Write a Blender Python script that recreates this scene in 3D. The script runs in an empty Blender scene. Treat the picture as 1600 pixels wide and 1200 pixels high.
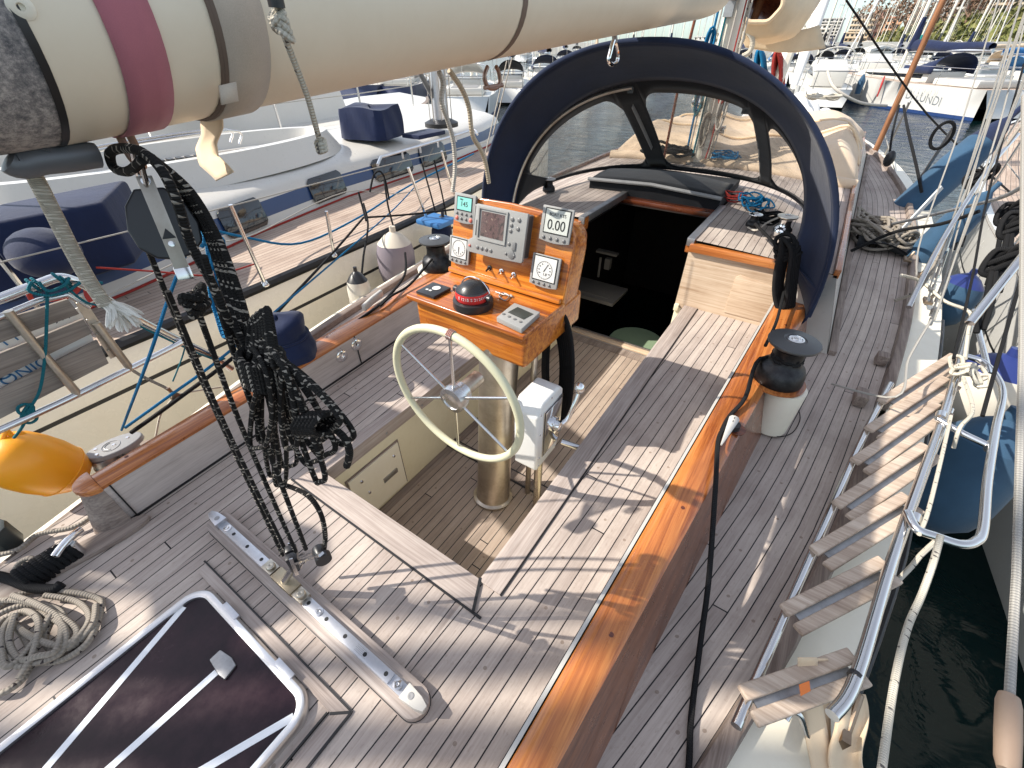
import bpy, bmesh, math, random
from mathutils import Vector, Matrix
random.seed(7)
R=math.radians
scene=bpy.context.scene
col=scene.collection
# ---------------------------------------------------------------- camera
PITCH,ROLL,YAW,FPX=R(38.63),R(-.2),R(34.1),670.0
CAM=Vector((0,0,1.4))
f0=Vector((-math.sin(YAW),math.cos(YAW),0)); r0=Vector((math.cos(YAW),math.sin(YAW),0)); up0=Vector((0,0,1))
cw=math.cos(PITCH)*f0-math.sin(PITCH)*up0
cu_=math.sin(PITCH)*f0+math.cos(PITCH)*up0
cr=math.cos(ROLL)*r0+math.sin(ROLL)*cu_
cu=-math.sin(ROLL)*r0+math.cos(ROLL)*cu_
cam=bpy.data.cameras.new('camera'); camo=bpy.data.objects.new('camera',cam); col.objects.link(camo)
M=Matrix((cr,cu,-cw)).transposed().to_4x4(); M.translation=CAM
camo.matrix_world=M; cam.sensor_width=36; cam.lens=FPX/1600*36; cam.clip_start=.02; cam.clip_end=4000
scene.camera=camo
# ---------------------------------------------------------------- light
SUN_AZ=R(32); SUN_EL=R(41)     # horizontal travel direction measured from +X
sd=Vector((math.cos(SUN_AZ)*math.cos(SUN_EL),math.sin(SUN_AZ)*math.cos(SUN_EL),-math.sin(SUN_EL)))
world=bpy.data.worlds.new('World'); scene.world=world; world.use_nodes=True
wn=world.node_tree; bg=wn.nodes['Background']
sky=wn.nodes.new('ShaderNodeTexSky'); sky.sky_type='NISHITA'; sky.sun_disc=False
sky.sun_elevation=SUN_EL; sky.sun_rotation=math.atan2(-sd.x,-sd.y); sky.air_density=1.0; sky.dust_density=.25; sky.ozone_density=2.5
hs=wn.nodes.new('ShaderNodeHueSaturation'); hs.inputs['Saturation'].default_value=.75; wn.links.new(sky.outputs[0],hs.inputs['Color'])
mw=wn.nodes.new('ShaderNodeMix'); mw.data_type='RGBA'; mw.blend_type='MULTIPLY'; mw.inputs[0].default_value=1; tcw=wn.nodes.new('ShaderNodeTexCoord'); sxw=wn.nodes.new('ShaderNodeSeparateXYZ'); wn.links.new(tcw.outputs['Generated'],sxw.inputs[0]); rw=wn.nodes.new('ShaderNodeValToRGB'); rw.color_ramp.elements[0].position=.0; rw.color_ramp.elements[0].color=(.40,.49,.56,1); rw.color_ramp.elements[1].position=.45; rw.color_ramp.elements[1].color=(1.46,1.22,.98,1); wn.links.new(sxw.outputs[2],rw.inputs[0]); wn.links.new(rw.outputs[0],mw.inputs[7]); wn.links.new(hs.outputs[0],mw.inputs[6]); wn.links.new(mw.outputs[2],bg.inputs[0]); bg.inputs[1].default_value=0.15
sl=bpy.data.lights.new('sun','SUN'); sl.energy=3.5; sl.angle=R(.53); sl.color=(1,.93,.83)
so=bpy.data.objects.new('sun',sl); col.objects.link(so); so.rotation_euler=sd.to_track_quat('-Z','Y').to_euler(); so.location=(-20,-15,30)
vs=scene.view_settings; vs.view_transform='Standard'; vs.look='None'; vs.gamma=1; vs.exposure=1.08
scene.cycles.max_bounces=6; scene.cycles.transparent_max_bounces=12
scene.cycles.use_denoising=True
scene.cycles.sample_clamp_indirect=6
# ---------------------------------------------------------------- helpers
def ray(x,y): return (x-800)*cr-(y-600)*cu+FPX*cw
def at(x,y,z): d=ray(x,y); return CAM+d*((z-CAM.z)/d.z)
def aty(x,y,Y): d=ray(x,y); return CAM+d*((Y-CAM.y)/d.y)
def atx(x,y,X): d=ray(x,y); return CAM+d*((X-CAM.x)/d.x)
def rp(x,y,t): return CAM+ray(x,y).normalized()*t
def V(*a): return Vector(a)
CX=-.93
def mir(p): return Vector((2*CX-p[0],p[1],p[2]))
def lerp(a,b,t): return a+(b-a)*t
def interp(tab,x):
    if x<=tab[0][0]: return tab[0][1]
    for (a,b),(c,d) in zip(tab,tab[1:]):
        if x<=c: return b+(d-b)*(x-a)/(c-a)
    return tab[-1][1]
def frame(o,z,x=None):
    z=Vector(z).normalized()
    x=Vector(x) if x is not None else (Vector((1,0,0)) if abs(z.x)<.9 else Vector((0,1,0)))
    x=(x-z*x.dot(z)).normalized(); y=z.cross(x)
    m=Matrix((x,y,z)).transposed().to_4x4(); m.translation=Vector(o); return m
def spline(P,n=6,closed=False):
    P=[Vector(p) for p in P]; out=[]; N=len(P)
    if N<3: 
        return P
    rng=range(N if closed else N-1)
    for i in rng:
        if closed: a,b,c,d=P[(i-1)%N],P[i],P[(i+1)%N],P[(i+2)%N]
        else: a,b,c,d=P[max(i-1,0)],P[i],P[i+1],P[min(i+2,N-1)]
        for k in range(n):
            t=k/n; t2=t*t; t3=t2*t
            out.append(.5*((2*b)+(c-a)*t+(2*a-5*b+4*c-d)*t2+(-a+3*b-3*c+d)*t3))
    if not closed: out.append(P[-1])
    return out
class G:
    def __init__(s): s.v=[]; s.f=[]; s.uv=[]; s.m=[]; s.vc=None
    def add(s,vs,fs,uvs=None,m=0,M=None):
        k=len(s.v)
        s.v+= [tuple(M@Vector(p)) if M is not None else tuple(p) for p in vs]
        for i,f in enumerate(fs):
            s.f.append([k+j for j in f]); s.uv.append(uvs[i] if uvs else None); s.m.append(m)
        return s
    def poly(s,pts,uv=None,m=0):
        return s.add(pts,[list(range(len(pts)))],[uv] if uv else [[(p[0],p[1]) for p in pts]],m)
    def box(s,c,d,M=None,m=0):
        x,y,z=d[0]/2,d[1]/2,d[2]/2; a,b,e=c
        vs=[(a+i*x,b+j*y,e+k*z) for i in(-1,1) for j in(-1,1) for k in(-1,1)]
        return s.add(vs,[(0,1,3,2),(4,6,7,5),(0,4,5,1),(2,3,7,6),(0,2,6,4),(1,5,7,3)],None,m,M)
    def prism(s,pts,z0,z1,M=None,m=0):
        n=len(pts); vs=[(p[0],p[1],z0) for p in pts]+[(p[0],p[1],z1) for p in pts]
        return s.add(vs,[list(range(n))[::-1],list(range(n,2*n))]+[(i,(i+1)%n,n+(i+1)%n,n+i) for i in range(n)],None,m,M)
    def bar(s,a,b,w,h,upv=(0,0,1),m=0):
        a=Vector(a);b=Vector(b);L=(b-a).length
        return s.box((0,0,L/2),(w,h,L),frame(a,b-a,upv),m)
    def tube(s,P,r,n=8,closed=False,m=0,cap=True):
        P=[Vector(p) for p in P]; N=len(P); rr=r if isinstance(r,(list,tuple)) else [r]*N
        vs=[];L=0;Ls=[]
        t0=None; x=None
        for i in range(N):
            if closed: t=(P[(i+1)%N]-P[i-1])
            else: t=P[min(i+1,N-1)]-P[max(i-1,0)]
            if t.length<1e-9: t=t0 or Vector((0,0,1))
            t=t.normalized()
            if x is None: x=t.orthogonal().normalized()
            else:
                x=x-t*x.dot(t)
                x=x.normalized() if x.length>1e-6 else t.orthogonal().normalized()
            y=t.cross(x); t0=t
            if i: L+=(P[i]-P[i-1]).length
            Ls.append(L)
            for k in range(n):
                a=2*math.pi*k/n; vs.append(P[i]+rr[i]*(math.cos(a)*x+math.sin(a)*y))
        fs=[];uv=[]
        for i in range(N if closed else N-1):
            j=(i+1)%N; l0=Ls[i]; l1=Ls[j] if j else L+(P[0]-P[-1]).length
            for k in range(n):
                q=(k+1)%n
                fs.append((i*n+k,i*n+q,j*n+q,j*n+k)); uv.append([(l0,k/n),(l0,(k+1)/n),(l1,(k+1)/n),(l1,k/n)])
        if cap and not closed:
            fs+=[list(range(n))[::-1],list(range((N-1)*n,N*n))]; uv+=[[(0,0)]*n]*2
        return s.add(vs,fs,uv,m)
    def lathe(s,prof,n=24,M=None,m=0,closed=False):
        vs=[];fs=[];K=len(prof)
        for r,z in prof:
            for k in range(n):
                a=2*math.pi*k/n; vs.append((r*math.cos(a),r*math.sin(a),z))
        for i in range(K if closed else K-1):
            j=(i+1)%K
            for k in range(n):
                q=(k+1)%n; fs.append((i*n+k,i*n+q,j*n+q,j*n+k))
        if not closed:
            if prof[0][0]>1e-6: fs.append(list(range(n))[::-1])
            if prof[-1][0]>1e-6: fs.append([(K-1)*n+k for k in range(n)])
        return s.add(vs,fs,None,m,M)
    def sph(s,c,r,n=16,sc=(1,1,1),M=None,m=0):
        prof=[(max(math.sin(math.pi*i/n),1e-7)*r,-math.cos(math.pi*i/n)*r) for i in range(n+1)]
        mm=Matrix.Translation(Vector(c))@Matrix.Diagonal((*sc,1))
        return s.lathe(prof,n*2,(M@mm) if M is not None else mm,m)
    def grid(s,fn,nu,nv,uvf=None,m=0,cu_=False):
        vs=[fn(i/nu,j/nv) for j in range(nv+1) for i in range(nu+1)]
        fs=[];uv=[]
        for j in range(nv):
            for i in range(nu):
                a=j*(nu+1)+i; fs.append((a,a+1,a+nu+2,a+nu+1))
                q=[(i/nu,j/nv),((i+1)/nu,j/nv),((i+1)/nu,(j+1)/nv),(i/nu,(j+1)/nv)]
                uv.append([uvf(*t) for t in q] if uvf else q)
        return s.add(vs,fs,uv,m)
    def build(s,name,mat,parent=None,bevel=0,smooth=40,solid=0,seg=2):
        me=bpy.data.meshes.new(name)
        off=Vector((0,0,0))
        p=parent
        while p is not None: off+=Vector(p.location); p=p.parent
        me.from_pydata([tuple(Vector(q)-off) for q in s.v],[],s.f)
        ul=me.uv_layers.new(name='UVMap')
        k=0
        for fi,f in enumerate(s.f):
            u=s.uv[fi]
            for i in range(len(f)):
                ul.data[k].uv=u[i] if u else (0,0); k+=1
        mats=mat if isinstance(mat,(list,tuple)) else [mat]
        for mm in mats: me.materials.append(mm)
        me.polygons.foreach_set('material_index',s.m)
        bm=bmesh.new(); bm.from_mesh(me)
        bmesh.ops.remove_doubles(bm,verts=bm.verts,dist=1e-6)
        if bevel:
            bmesh.ops.recalc_face_normals(bm,faces=bm.faces)
            es=[e for e in bm.edges if len(e.link_faces)==2 and e.calc_face_angle(0)>R(35)]
            bmesh.ops.bevel(bm,geom=es,offset=bevel,segments=seg,affect='EDGES',profile=.6,clamp_overlap=True)
        else: bmesh.ops.recalc_face_normals(bm,faces=bm.faces)
        bm.to_mesh(me); bm.free()
        me.polygons.foreach_set('use_smooth',[True]*len(me.polygons))
        if smooth: me.set_sharp_from_angle(angle=R(smooth))
        o=bpy.data.objects.new(name,me); col.objects.link(o)
        if parent: o.parent=parent
        if solid:
            md=o.modifiers.new('solid','SOLIDIFY'); md.thickness=solid; md.offset=0
        return o
def tag(o,label=None,cat=None,group=None,kind=None):
    if label: o['label']=label
    if cat: o['category']=cat
    if group: o['group']=group
    if kind: o['kind']=kind
    return o
def thing(name,label,cat,loc=(0,0,0),group=None,kind=None):
    o=bpy.data.objects.new(name,None); col.objects.link(o); o.location=loc; o.empty_display_size=.1
    return tag(o,label,cat,group,kind)
def copy_tree(o,parent=None):
    c=o.copy(); col.objects.link(c); c.parent=parent
    for ch in list(o.children): copy_tree(ch,c)
    return c
def text(name,body,size,M_,mat,parent,ext=.0004,align='CENTER',sx=1,shear=0):
    cd=bpy.data.curves.new(name,'FONT'); cd.body=body; cd.size=size; cd.extrude=ext; cd.align_x=align; cd.align_y='CENTER'; cd.shear=shear
    tmp=bpy.data.objects.new(name,cd)
    col.objects.link(tmp); dg=bpy.context.evaluated_depsgraph_get()
    me=bpy.data.meshes.new_from_object(tmp.evaluated_get(dg)); col.objects.unlink(tmp); bpy.data.objects.remove(tmp)
    me.materials.clear(); me.materials.append(mat)
    off=Vector((0,0,0)); p=parent
    while p is not None: off+=Vector(p.location); p=p.parent
    me.transform(Matrix.Translation(-off)@M_@Matrix.Diagonal((sx,1,1,1)))
    o=bpy.data.objects.new(name,me); col.objects.link(o); o.parent=parent
    return o
# ---------------------------------------------------------------- materials
def mk(name,base=(.5,.5,.5),rough=.5,metal=0,spec=.5,coat=0,**k):
    m=bpy.data.materials.new(name); m.use_nodes=True; nt=m.node_tree; b=nt.nodes['Principled BSDF']
    b.inputs['Base Color'].default_value=(*base,1); b.inputs['Roughness'].default_value=rough; b.inputs['Metallic'].default_value=metal
    b.inputs['Specular IOR Level'].default_value=spec; b.inputs['Coat Weight'].default_value=coat; b.inputs['Coat Roughness'].default_value=.08
    return m,nt,b
def nd(nt,t,**k):
    n=nt.nodes.new(t)
    for a,b in k.items():
        if a.startswith('i_'): n.inputs[a[2:].replace('_',' ')].default_value=b
        else: setattr(n,a,b)
    return n
def L(nt,a,b): nt.links.new(a,b)
def math_(nt,op,a,b=None,c=None):
    n=nt.nodes.new('ShaderNodeMath'); n.operation=op
    for i,x in enumerate((a,b,c)):
        if x is None: continue
        if isinstance(x,(int,float)): n.inputs[i].default_value=x
        else: L(nt,x,n.inputs[i])
    return n.outputs[0]
def mixc(nt,f,a,b,bt='MIX'):
    n=nt.nodes.new('ShaderNodeMix'); n.data_type='RGBA'; n.blend_type=bt
    for s,x in ((n.inputs[0],f),(n.inputs[6],a),(n.inputs[7],b)):
        if isinstance(x,(int,float)): s.default_value=x
        elif isinstance(x,tuple): s.default_value=(*x,1) if len(x)==3 else x
        else: L(nt,x,s)
    return n.outputs[2]
def noise(nt,vec,scale,detail=3,rough=.55,dist=0):
    n=nd(nt,'ShaderNodeTexNoise'); n.inputs['Scale'].default_value=scale; n.inputs['Detail'].default_value=detail; n.inputs['Roughness'].default_value=rough; n.inputs['Distortion'].default_value=dist
    if vec is not None: L(nt,vec,n.inputs['Vector'])
    return n.outputs['Fac']
def mapping(nt,vec,scale=(1,1,1),rot=(0,0,0),loc=(0,0,0)):
    n=nd(nt,'ShaderNodeMapping'); n.inputs['Scale'].default_value=scale; n.inputs['Rotation'].default_value=rot; n.inputs['Location'].default_value=loc; L(nt,vec,n.inputs['Vector']); return n.outputs[0]
def ramp(nt,f,stops):
    n=nd(nt,'ShaderNodeValToRGB'); e=n.color_ramp.elements
    while len(e)<len(stops): e.new(.5)
    for i,(p,c) in enumerate(stops): e[i].position=p; e[i].color=(*c,1) if len(c)==3 else c
    L(nt,f,n.inputs[0]); return n.outputs[0]
def bump(nt,b,h,strength=.3,dist=.002):
    n=nd(nt,'ShaderNodeBump'); n.inputs['Strength'].default_value=strength; n.inputs['Distance'].default_value=dist; L(nt,h,n.inputs['Height']); L(nt,n.outputs[0],b.inputs['Normal'])
def tc(nt,o='Object'): return nd(nt,'ShaderNodeTexCoord').outputs[o]
def wood_common(nt,vec,sc,along,cols,gs=1):
    """grain along axis `along`"""
    s=[140*gs,140*gs,140*gs]; s[along]=3.5*gs
    g=noise(nt,mapping(nt,vec,tuple(s)),1,4,.65)
    s2=[22*gs]*3; s2[along]=1.1*gs
    g2=noise(nt,mapping(nt,vec,tuple(s2)),1,3,.6,.6)
    v=math_(nt,'ADD',math_(nt,'MULTIPLY',g,.55),math_(nt,'MULTIPLY',g2,.45))
    return v,g
def teak(name,w=.047,seam=.0036,dark=(.215,.175,.152),mid=(.40,.338,.298),light=(.575,.50,.435),butt=4.6,tint=(1,1,1),bung=True):
    m,nt,b=mk(name,rough=.78,spec=.25)
    uv=tc(nt,'UV'); sx=nd(nt,'ShaderNodeSeparateXYZ'); L(nt,uv,sx.inputs[0])
    u=math_(nt,'DIVIDE',sx.outputs[0],w); idx=math_(nt,'FLOOR',u); fr=math_(nt,'SUBTRACT',u,idx)
    wn_=nd(nt,'ShaderNodeTexWhiteNoise'); wn_.noise_dimensions='1D'; L(nt,idx,wn_.inputs['W'])
    # butt joints
    off=math_(nt,'MULTIPLY',wn_.outputs['Value'],7.31)
    vb=math_(nt,'ADD',math_(nt,'DIVIDE',sx.outputs[1],butt),off); vi=math_(nt,'FLOOR',vb); vf=math_(nt,'SUBTRACT',vb,vi)
    wob=math_(nt,'MULTIPLY',math_(nt,'SUBTRACT',noise(nt,mapping(nt,uv,(3,30,1)),1,2),.5),.0012/w)
    fr2=math_(nt,'ADD',fr,wob)
    sm=math_(nt,'LESS_THAN',fr2,seam/w)
    sm2=math_(nt,'LESS_THAN',vf,.0045/butt)
    seamf=math_(nt,'MAXIMUM',sm,sm2)
    w2=nd(nt,'ShaderNodeTexWhiteNoise'); w2.noise_dimensions='2D'; cmb=nd(nt,'ShaderNodeCombineXYZ'); L(nt,idx,cmb.inputs[0]); L(nt,vi,cmb.inputs[1]); L(nt,cmb.outputs[0],w2.inputs['Vector'])
    pv=w2.outputs['Value']
    off3=nd(nt,'ShaderNodeCombineXYZ'); L(nt,math_(nt,'MULTIPLY',pv,3.7),off3.inputs[1]); 
    va=nd(nt,'ShaderNodeVectorMath'); va.operation='ADD'; L(nt,uv,va.inputs[0]); L(nt,off3.outputs[0],va.inputs[1])
    gv,g=wood_common(nt,va.outputs[0],1,1,None)
    big=noise(nt,mapping(nt,uv,(2.2,2.2,1)),1,4,.6)
    tot=math_(nt,'ADD',math_(nt,'MULTIPLY',gv,.75),math_(nt,'ADD',math_(nt,'MULTIPLY',math_(nt,'SUBTRACT',pv,.5),.16),math_(nt,'MULTIPLY',math_(nt,'SUBTRACT',big,.5),.5)))
    tot=math_(nt,'ADD',tot,.12)
    c=ramp(nt,tot,[(.22,dark),(.47,mid),(.74,light)])
    sp=noise(nt,mapping(nt,uv,(90,40,1)),1,5,.7)
    c=mixc(nt,ramp(nt,sp,[(.55,(0,0,0)),(.75,(.45,.45,.45))]),c,(.2,.15,.12))
    st=noise(nt,mapping(nt,uv,(5,3.2,1),loc=(3,1,0)),1,5,.65)
    c=mixc(nt,ramp(nt,st,[(.52,(0,0,0)),(.72,(.35,.35,.35))]),c,(.20,.145,.12))
    if bung:
        bv=math_(nt,'MODULO',math_(nt,'ADD',math_(nt,'MULTIPLY',vf,butt),.0),.42)
        du=math_(nt,'MULTIPLY',math_(nt,'SUBTRACT',fr,.55),w); dv=math_(nt,'SUBTRACT',bv,.06)
        d2=math_(nt,'SQRT',math_(nt,'ADD',math_(nt,'MULTIPLY',du,du),math_(nt,'MULTIPLY',dv,dv)))
        bf=math_(nt,'MULTIPLY',math_(nt,'LESS_THAN',d2,.0055),math_(nt,'GREATER_THAN',math_(nt,'FRACT',math_(nt,'MULTIPLY',pv,13.7)),.45))
        c=mixc(nt,math_(nt,'MULTIPLY',bf,.55),c,(.16,.11,.075))
    if tint!=(1,1,1): c=mixc(nt,1.0,c,tint,'MULTIPLY')
    c=mixc(nt,seamf,c,(.012,.012,.014))
    L(nt,c,b.inputs['Base Color'])
    L(nt,math_(nt,'SUBTRACT',.82,math_(nt,'MULTIPLY',seamf,.3)),b.inputs['Roughness'])
    h=math_(nt,'SUBTRACT',math_(nt,'MULTIPLY',g,.5),math_(nt,'MULTIPLY',seamf,1.2))
    bump(nt,b,h,.55,.0015)
    return m
def wood(name,along=1,cols=((.20,.16,.14),(.37,.31,.275),(.52,.455,.405)),rough=.75,gs=1,bs=.35,spec=.3,coat=0,coord='Object',big=.35):
    m,nt,b=mk(name,rough=rough,spec=spec,coat=coat)
    vec=tc(nt,coord); gv,g=wood_common(nt,vec,1,along,None,gs)
    bg_=noise(nt,mapping(nt,vec,(3,3,3)),1,4,.6)
    tot=math_(nt,'ADD',gv,math_(nt,'MULTIPLY',math_(nt,'SUBTRACT',bg_,.5),big))
    c=ramp(nt,tot,[(.3,cols[0]),(.5,cols[1]),(.7,cols[2])])
    L(nt,c,b.inputs['Base Color']); bump(nt,b,g,bs,.001)
    return m
def varnish(name,along=1,cols=((.20,.05,.012),(.39,.125,.030),(.54,.205,.055)),gs=1):
    m,nt,b=mk(name,rough=.3,spec=.5,coat=.45)
    vec=tc(nt); s=[60*gs]*3; s[along]=1.6*gs
    g=noise(nt,mapping(nt,vec,tuple(s)),1,5,.6,.3)
    s2=[9*gs]*3; s2[along]=.8*gs
    g2=noise(nt,mapping(nt,vec,tuple(s2)),1,3,.5,1.0)
    s3=[260*gs]*3; s3[along]=9*gs
    g3=noise(nt,mapping(nt,vec,tuple(s3)),1,2,.6)
    tot=math_(nt,'ADD',math_(nt,'ADD',math_(nt,'MULTIPLY',g,.45),math_(nt,'MULTIPLY',g2,.35)),math_(nt,'MULTIPLY',g3,.2))
    c=ramp(nt,tot,[(.40,cols[0]),(.50,cols[1]),(.60,cols[2])])
    dk=noise(nt,mapping(nt,vec,(2.2,2.2,2.2)),1,5,.6); c=mixc(nt,ramp(nt,dk,[(.5,(0,0,0)),(.75,(.45,.45,.45))]),c,tuple(x*.45 for x in cols[1]))
    L(nt,c,b.inputs['Base Color'])
    bump(nt,b,math_(nt,'ADD',math_(nt,'MULTIPLY',g3,.4),noise(nt,vec,7,2)),.12,.002)
    L(nt,math_(nt,'ADD',.16,math_(nt,'MULTIPLY',noise(nt,vec,18,4),.3)),b.inputs['Roughness'])
    return m
def gel(name,base,rough=.35,dirt=.12,sc=3,bs=.03,dc=(.30,.25,.18),spec=.5):
    m,nt,b=mk(name,rough=rough,spec=spec)
    v=tc(nt); n1=noise(nt,v,sc,6,.65); n2=noise(nt,v,sc*9,4,.7)
    f=math_(nt,'MULTIPLY',ramp(nt,math_(nt,'ADD',math_(nt,'MULTIPLY',n1,.6),math_(nt,'MULTIPLY',n2,.4)),[(.45,(0,0,0)),(.8,(1,1,1))]),dirt*3)
    L(nt,mixc(nt,f,base,tuple(x*y*2.0 for x,y in zip(base,dc))),b.inputs['Base Color'])
    L(nt,math_(nt,'ADD',rough-.08,math_(nt,'MULTIPLY',n2,.2)),b.inputs['Roughness'])
    if bs: bump(nt,b,n2,bs*4,.001)
    return m
def metal(name,base=(.62,.61,.59),rough=.22,dirt=0,dc=(.18,.12,.07),sc=8):
    m,nt,b=mk(name,base,rough,1.0)
    v=tc(nt); n1=noise(nt,v,sc,6,.7)
    if dirt: L(nt,mixc(nt,math_(nt,'MULTIPLY',ramp(nt,n1,[(.42,(0,0,0)),(.72,(1,1,1))]),dirt),base,dc),b.inputs['Base Color'])
    L(nt,math_(nt,'ADD',rough*.7,math_(nt,'MULTIPLY',n1,rough*.8)),b.inputs['Roughness'])
    bump(nt,b,noise(nt,v,60,3),.04,.001)
    return m
def cloth(name,base,rough=.85,weave=900,wr=.25,var=.25,dark=.6,coord='Object'):
    m,nt,b=mk(name,base,rough,spec=.2)
    v=tc(nt,coord); n=noise(nt,v,3.2,5,.6); n2=noise(nt,v,weave,1)
    f=math_(nt,'ADD',math_(nt,'MULTIPLY',n,.8),math_(nt,'MULTIPLY',n2,.2))
    L(nt,ramp(nt,f,[(.3,tuple(c*(1-var) for c in base)),(.7,tuple(min(1,c*(1+var*.5)) for c in base))]),b.inputs['Base Color'])
    w=noise(nt,mapping(nt,v,(7,7,3)),1,4,.6)
    bump(nt,b,math_(nt,'ADD',w,math_(nt,'MULTIPLY',n2,.05)),wr,.02)
    b.inputs['Sheen Weight'].default_value=.15
    return m
def rope_mat(name,base,fleck=None,pitch=.03,ff=.25,rough=.8,dc=None):
    """laid / braided rope: UV u = metres along, v = round the rope"""
    m,nt,b=mk(name,base,rough,spec=.2)
    uv=tc(nt,'UV'); s=nd(nt,'ShaderNodeSeparateXYZ'); L(nt,uv,s.inputs[0])
    u=math_(nt,'DIVIDE',s.outputs[0],pitch)
    a=math_(nt,'SINE',math_(nt,'MULTIPLY',math_(nt,'ADD',u,math_(nt,'MULTIPLY',s.outputs[1],2)),6.2832))
    c=math_(nt,'SINE',math_(nt,'MULTIPLY',math_(nt,'SUBTRACT',u,math_(nt,'MULTIPLY',s.outputs[1],2)),6.2832))
    br=math_(nt,'MULTIPLY',a,c)
    col_=mixc(nt,math_(nt,'MULTIPLY',math_(nt,'ADD',br,1),.22),base,tuple(x*.35 for x in base))
    n=noise(nt,tc(nt),25,4)
    col_=mixc(nt,math_(nt,'MULTIPLY',n,.35),col_,tuple(x*.55 for x in (dc or base)))
    if fleck:
        cm=nd(nt,'ShaderNodeCombineXYZ'); L(nt,math_(nt,'FLOOR',math_(nt,'MULTIPLY',u,2)),cm.inputs[0]); L(nt,math_(nt,'FLOOR',math_(nt,'MULTIPLY',s.outputs[1],4)),cm.inputs[1])
        wv=nd(nt,'ShaderNodeTexWhiteNoise'); wv.noise_dimensions='2D'; L(nt,cm.outputs[0],wv.inputs['Vector'])
        fr=math_(nt,'MULTIPLY',math_(nt,'LESS_THAN',wv.outputs['Value'],ff),math_(nt,'GREATER_THAN',a,-.1))
        col_=mixc(nt,fr,col_,fleck)
    L(nt,col_,b.inputs['Base Color']); bump(nt,b,br,.8,.002)
    return m
def plain(name,base,rough=.5,metal_=0,spec=.5,coat=0,bs=.0,emit=0):
    m,nt,b=mk(name,base,rough,metal_,spec,coat)
    v=tc(nt); n=noise(nt,v,14,4)
    L(nt,mixc(nt,math_(nt,'MULTIPLY',n,.3),base,tuple(x*.72 for x in base)),b.inputs['Base Color'])
    L(nt,math_(nt,'ADD',rough*.8,math_(nt,'MULTIPLY',n,rough*.4)),b.inputs['Roughness'])
    if bs: bump(nt,b,noise(nt,v,120,3),bs,.001)
    if emit: b.inputs['Emission Color'].default_value=(*base,1); b.inputs['Emission Strength'].default_value=emit
    return m
TEAK=teak('deck_teak'); TEAKW=teak('well_teak',dark=(.18,.145,.12),mid=(.34,.27,.22),light=(.47,.39,.32),w=.045)
TEAKF=teak('far_teak',dark=(.22,.16,.12),mid=(.40,.31,.25),light=(.52,.43,.35),w=.05,bung=False)
WOODY=wood('grey_teak_long',1); WOODX=wood('grey_teak_cross',0); WOODZ=wood('grey_teak_end',2,gs=.7)
WOODD=wood('weathered_oak',1,((.12,.09,.075),(.25,.20,.17),(.38,.32,.27)))
LOCK=wood('locker_teak',1,((.36,.31,.28),(.49,.43,.395),(.58,.52,.48)),bs=.15)
PALE=wood('pale_teak',0,((.36,.24,.15),(.55,.42,.30),(.66,.55,.42)),gs=.8,bs=.2)
TREAD=wood('tread_teak',0,((.26,.19,.145),(.44,.35,.275),(.60,.51,.42)),gs=.9,bs=.6)
VARN=varnish('varnished_teak'); VARNX=varnish('varnished_teak_cross',0); VARNC=varnish('varnished_console',0,((.20,.040,.005),(.46,.135,.016),(.64,.24,.032)),gs=1.1)
VARND=varnish('dark_mahogany',0,((.06,.012,.005),(.13,.03,.010),(.22,.06,.02)))
VARN_SHADE=varnish('shaded_face',1,((.13,.048,.025),(.21,.08,.040),(.28,.11,.055)))  # varnish darkened, the outer face's shade put into its colour
CREAM=gel('cream_gelcoat',(.74,.68,.50),.4,.10,sc=4); IVORY=gel('ivory_paint',(.80,.75,.62),.35,.06)
WHITE=gel('white_gelcoat',(.56,.54,.495),.28,.05); WHITE2=gel('white_hull',(.57,.565,.54),.22,.04,sc=1); HCREAM=gel('cream_hull',(.84,.78,.66),.25,.08,sc=1.2)
GREYW=gel('grey_topside',(.62,.63,.62),.4,.12)
STEEL=metal('stainless',(.68,.67,.66),.16); CHROME=metal('chrome',(.80,.80,.80),.06); AGED=metal('aged_stainless',(.56,.51,.44),.36,.7,(.22,.15,.09),sc=6)
ALU=metal('anodised_alu',(.60,.61,.64),.36,.25,(.3,.3,.3),sc=30); DULL=metal('dull_alu',(.40,.40,.40),.45,.4,(.15,.14,.13),sc=20)
GUN=metal('winch_black',(.035,.035,.037),.42,.5,(.10,.10,.10),sc=25)
MASTM=gel('mast_paint',(.70,.66,.56),.4,.12,sc=2); BOOM=gel('boom_paint',(.76,.67,.52),.42,.07,sc=1.5,bs=.01)
BLACK=plain('black_rubber',(.012,.012,.013),.45); BLACKP=plain('black_plastic',(.02,.02,.022),.35)
NAVY=cloth('navy_canvas',(.012,.021,.052),var=.35,wr=.22); NAVYL=cloth('navy_cover',(.010,.018,.055),var=.3,wr=.35); BLUEF=cloth('blue_fender_cloth',(.035,.085,.15),.8,var=.3,wr=.25)
BLKC=cloth('black_canvas',(.010,.011,.014),var=.3,wr=.2)
BEIGE=cloth('beige_canvas',(.62,.48,.34),.9,var=.18,wr=.5); SAIL=cloth('white_sailcloth',(.80,.78,.74),.7,var=.1,wr=.6); OLDSAIL=cloth('old_sailcloth',(.68,.55,.38),.8,var=.2,wr=.4)
WEB=cloth('webbing',(.55,.47,.38),.9,weave=600,var=.3,wr=.2); STRAP=cloth('burgundy_strap',(.42,.15,.18),.8,var=.25,wr=.1); TAPE=cloth('cream_webbing',(.72,.56,.38),.85,var=.2,wr=.1)
RFLECK=rope_mat('black_fleck_rope',(.016,.015,.014),(.30,.27,.23),.009,.24); RBLACK=rope_mat('black_rope',(.014,.014,.015),None,.012)
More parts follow.
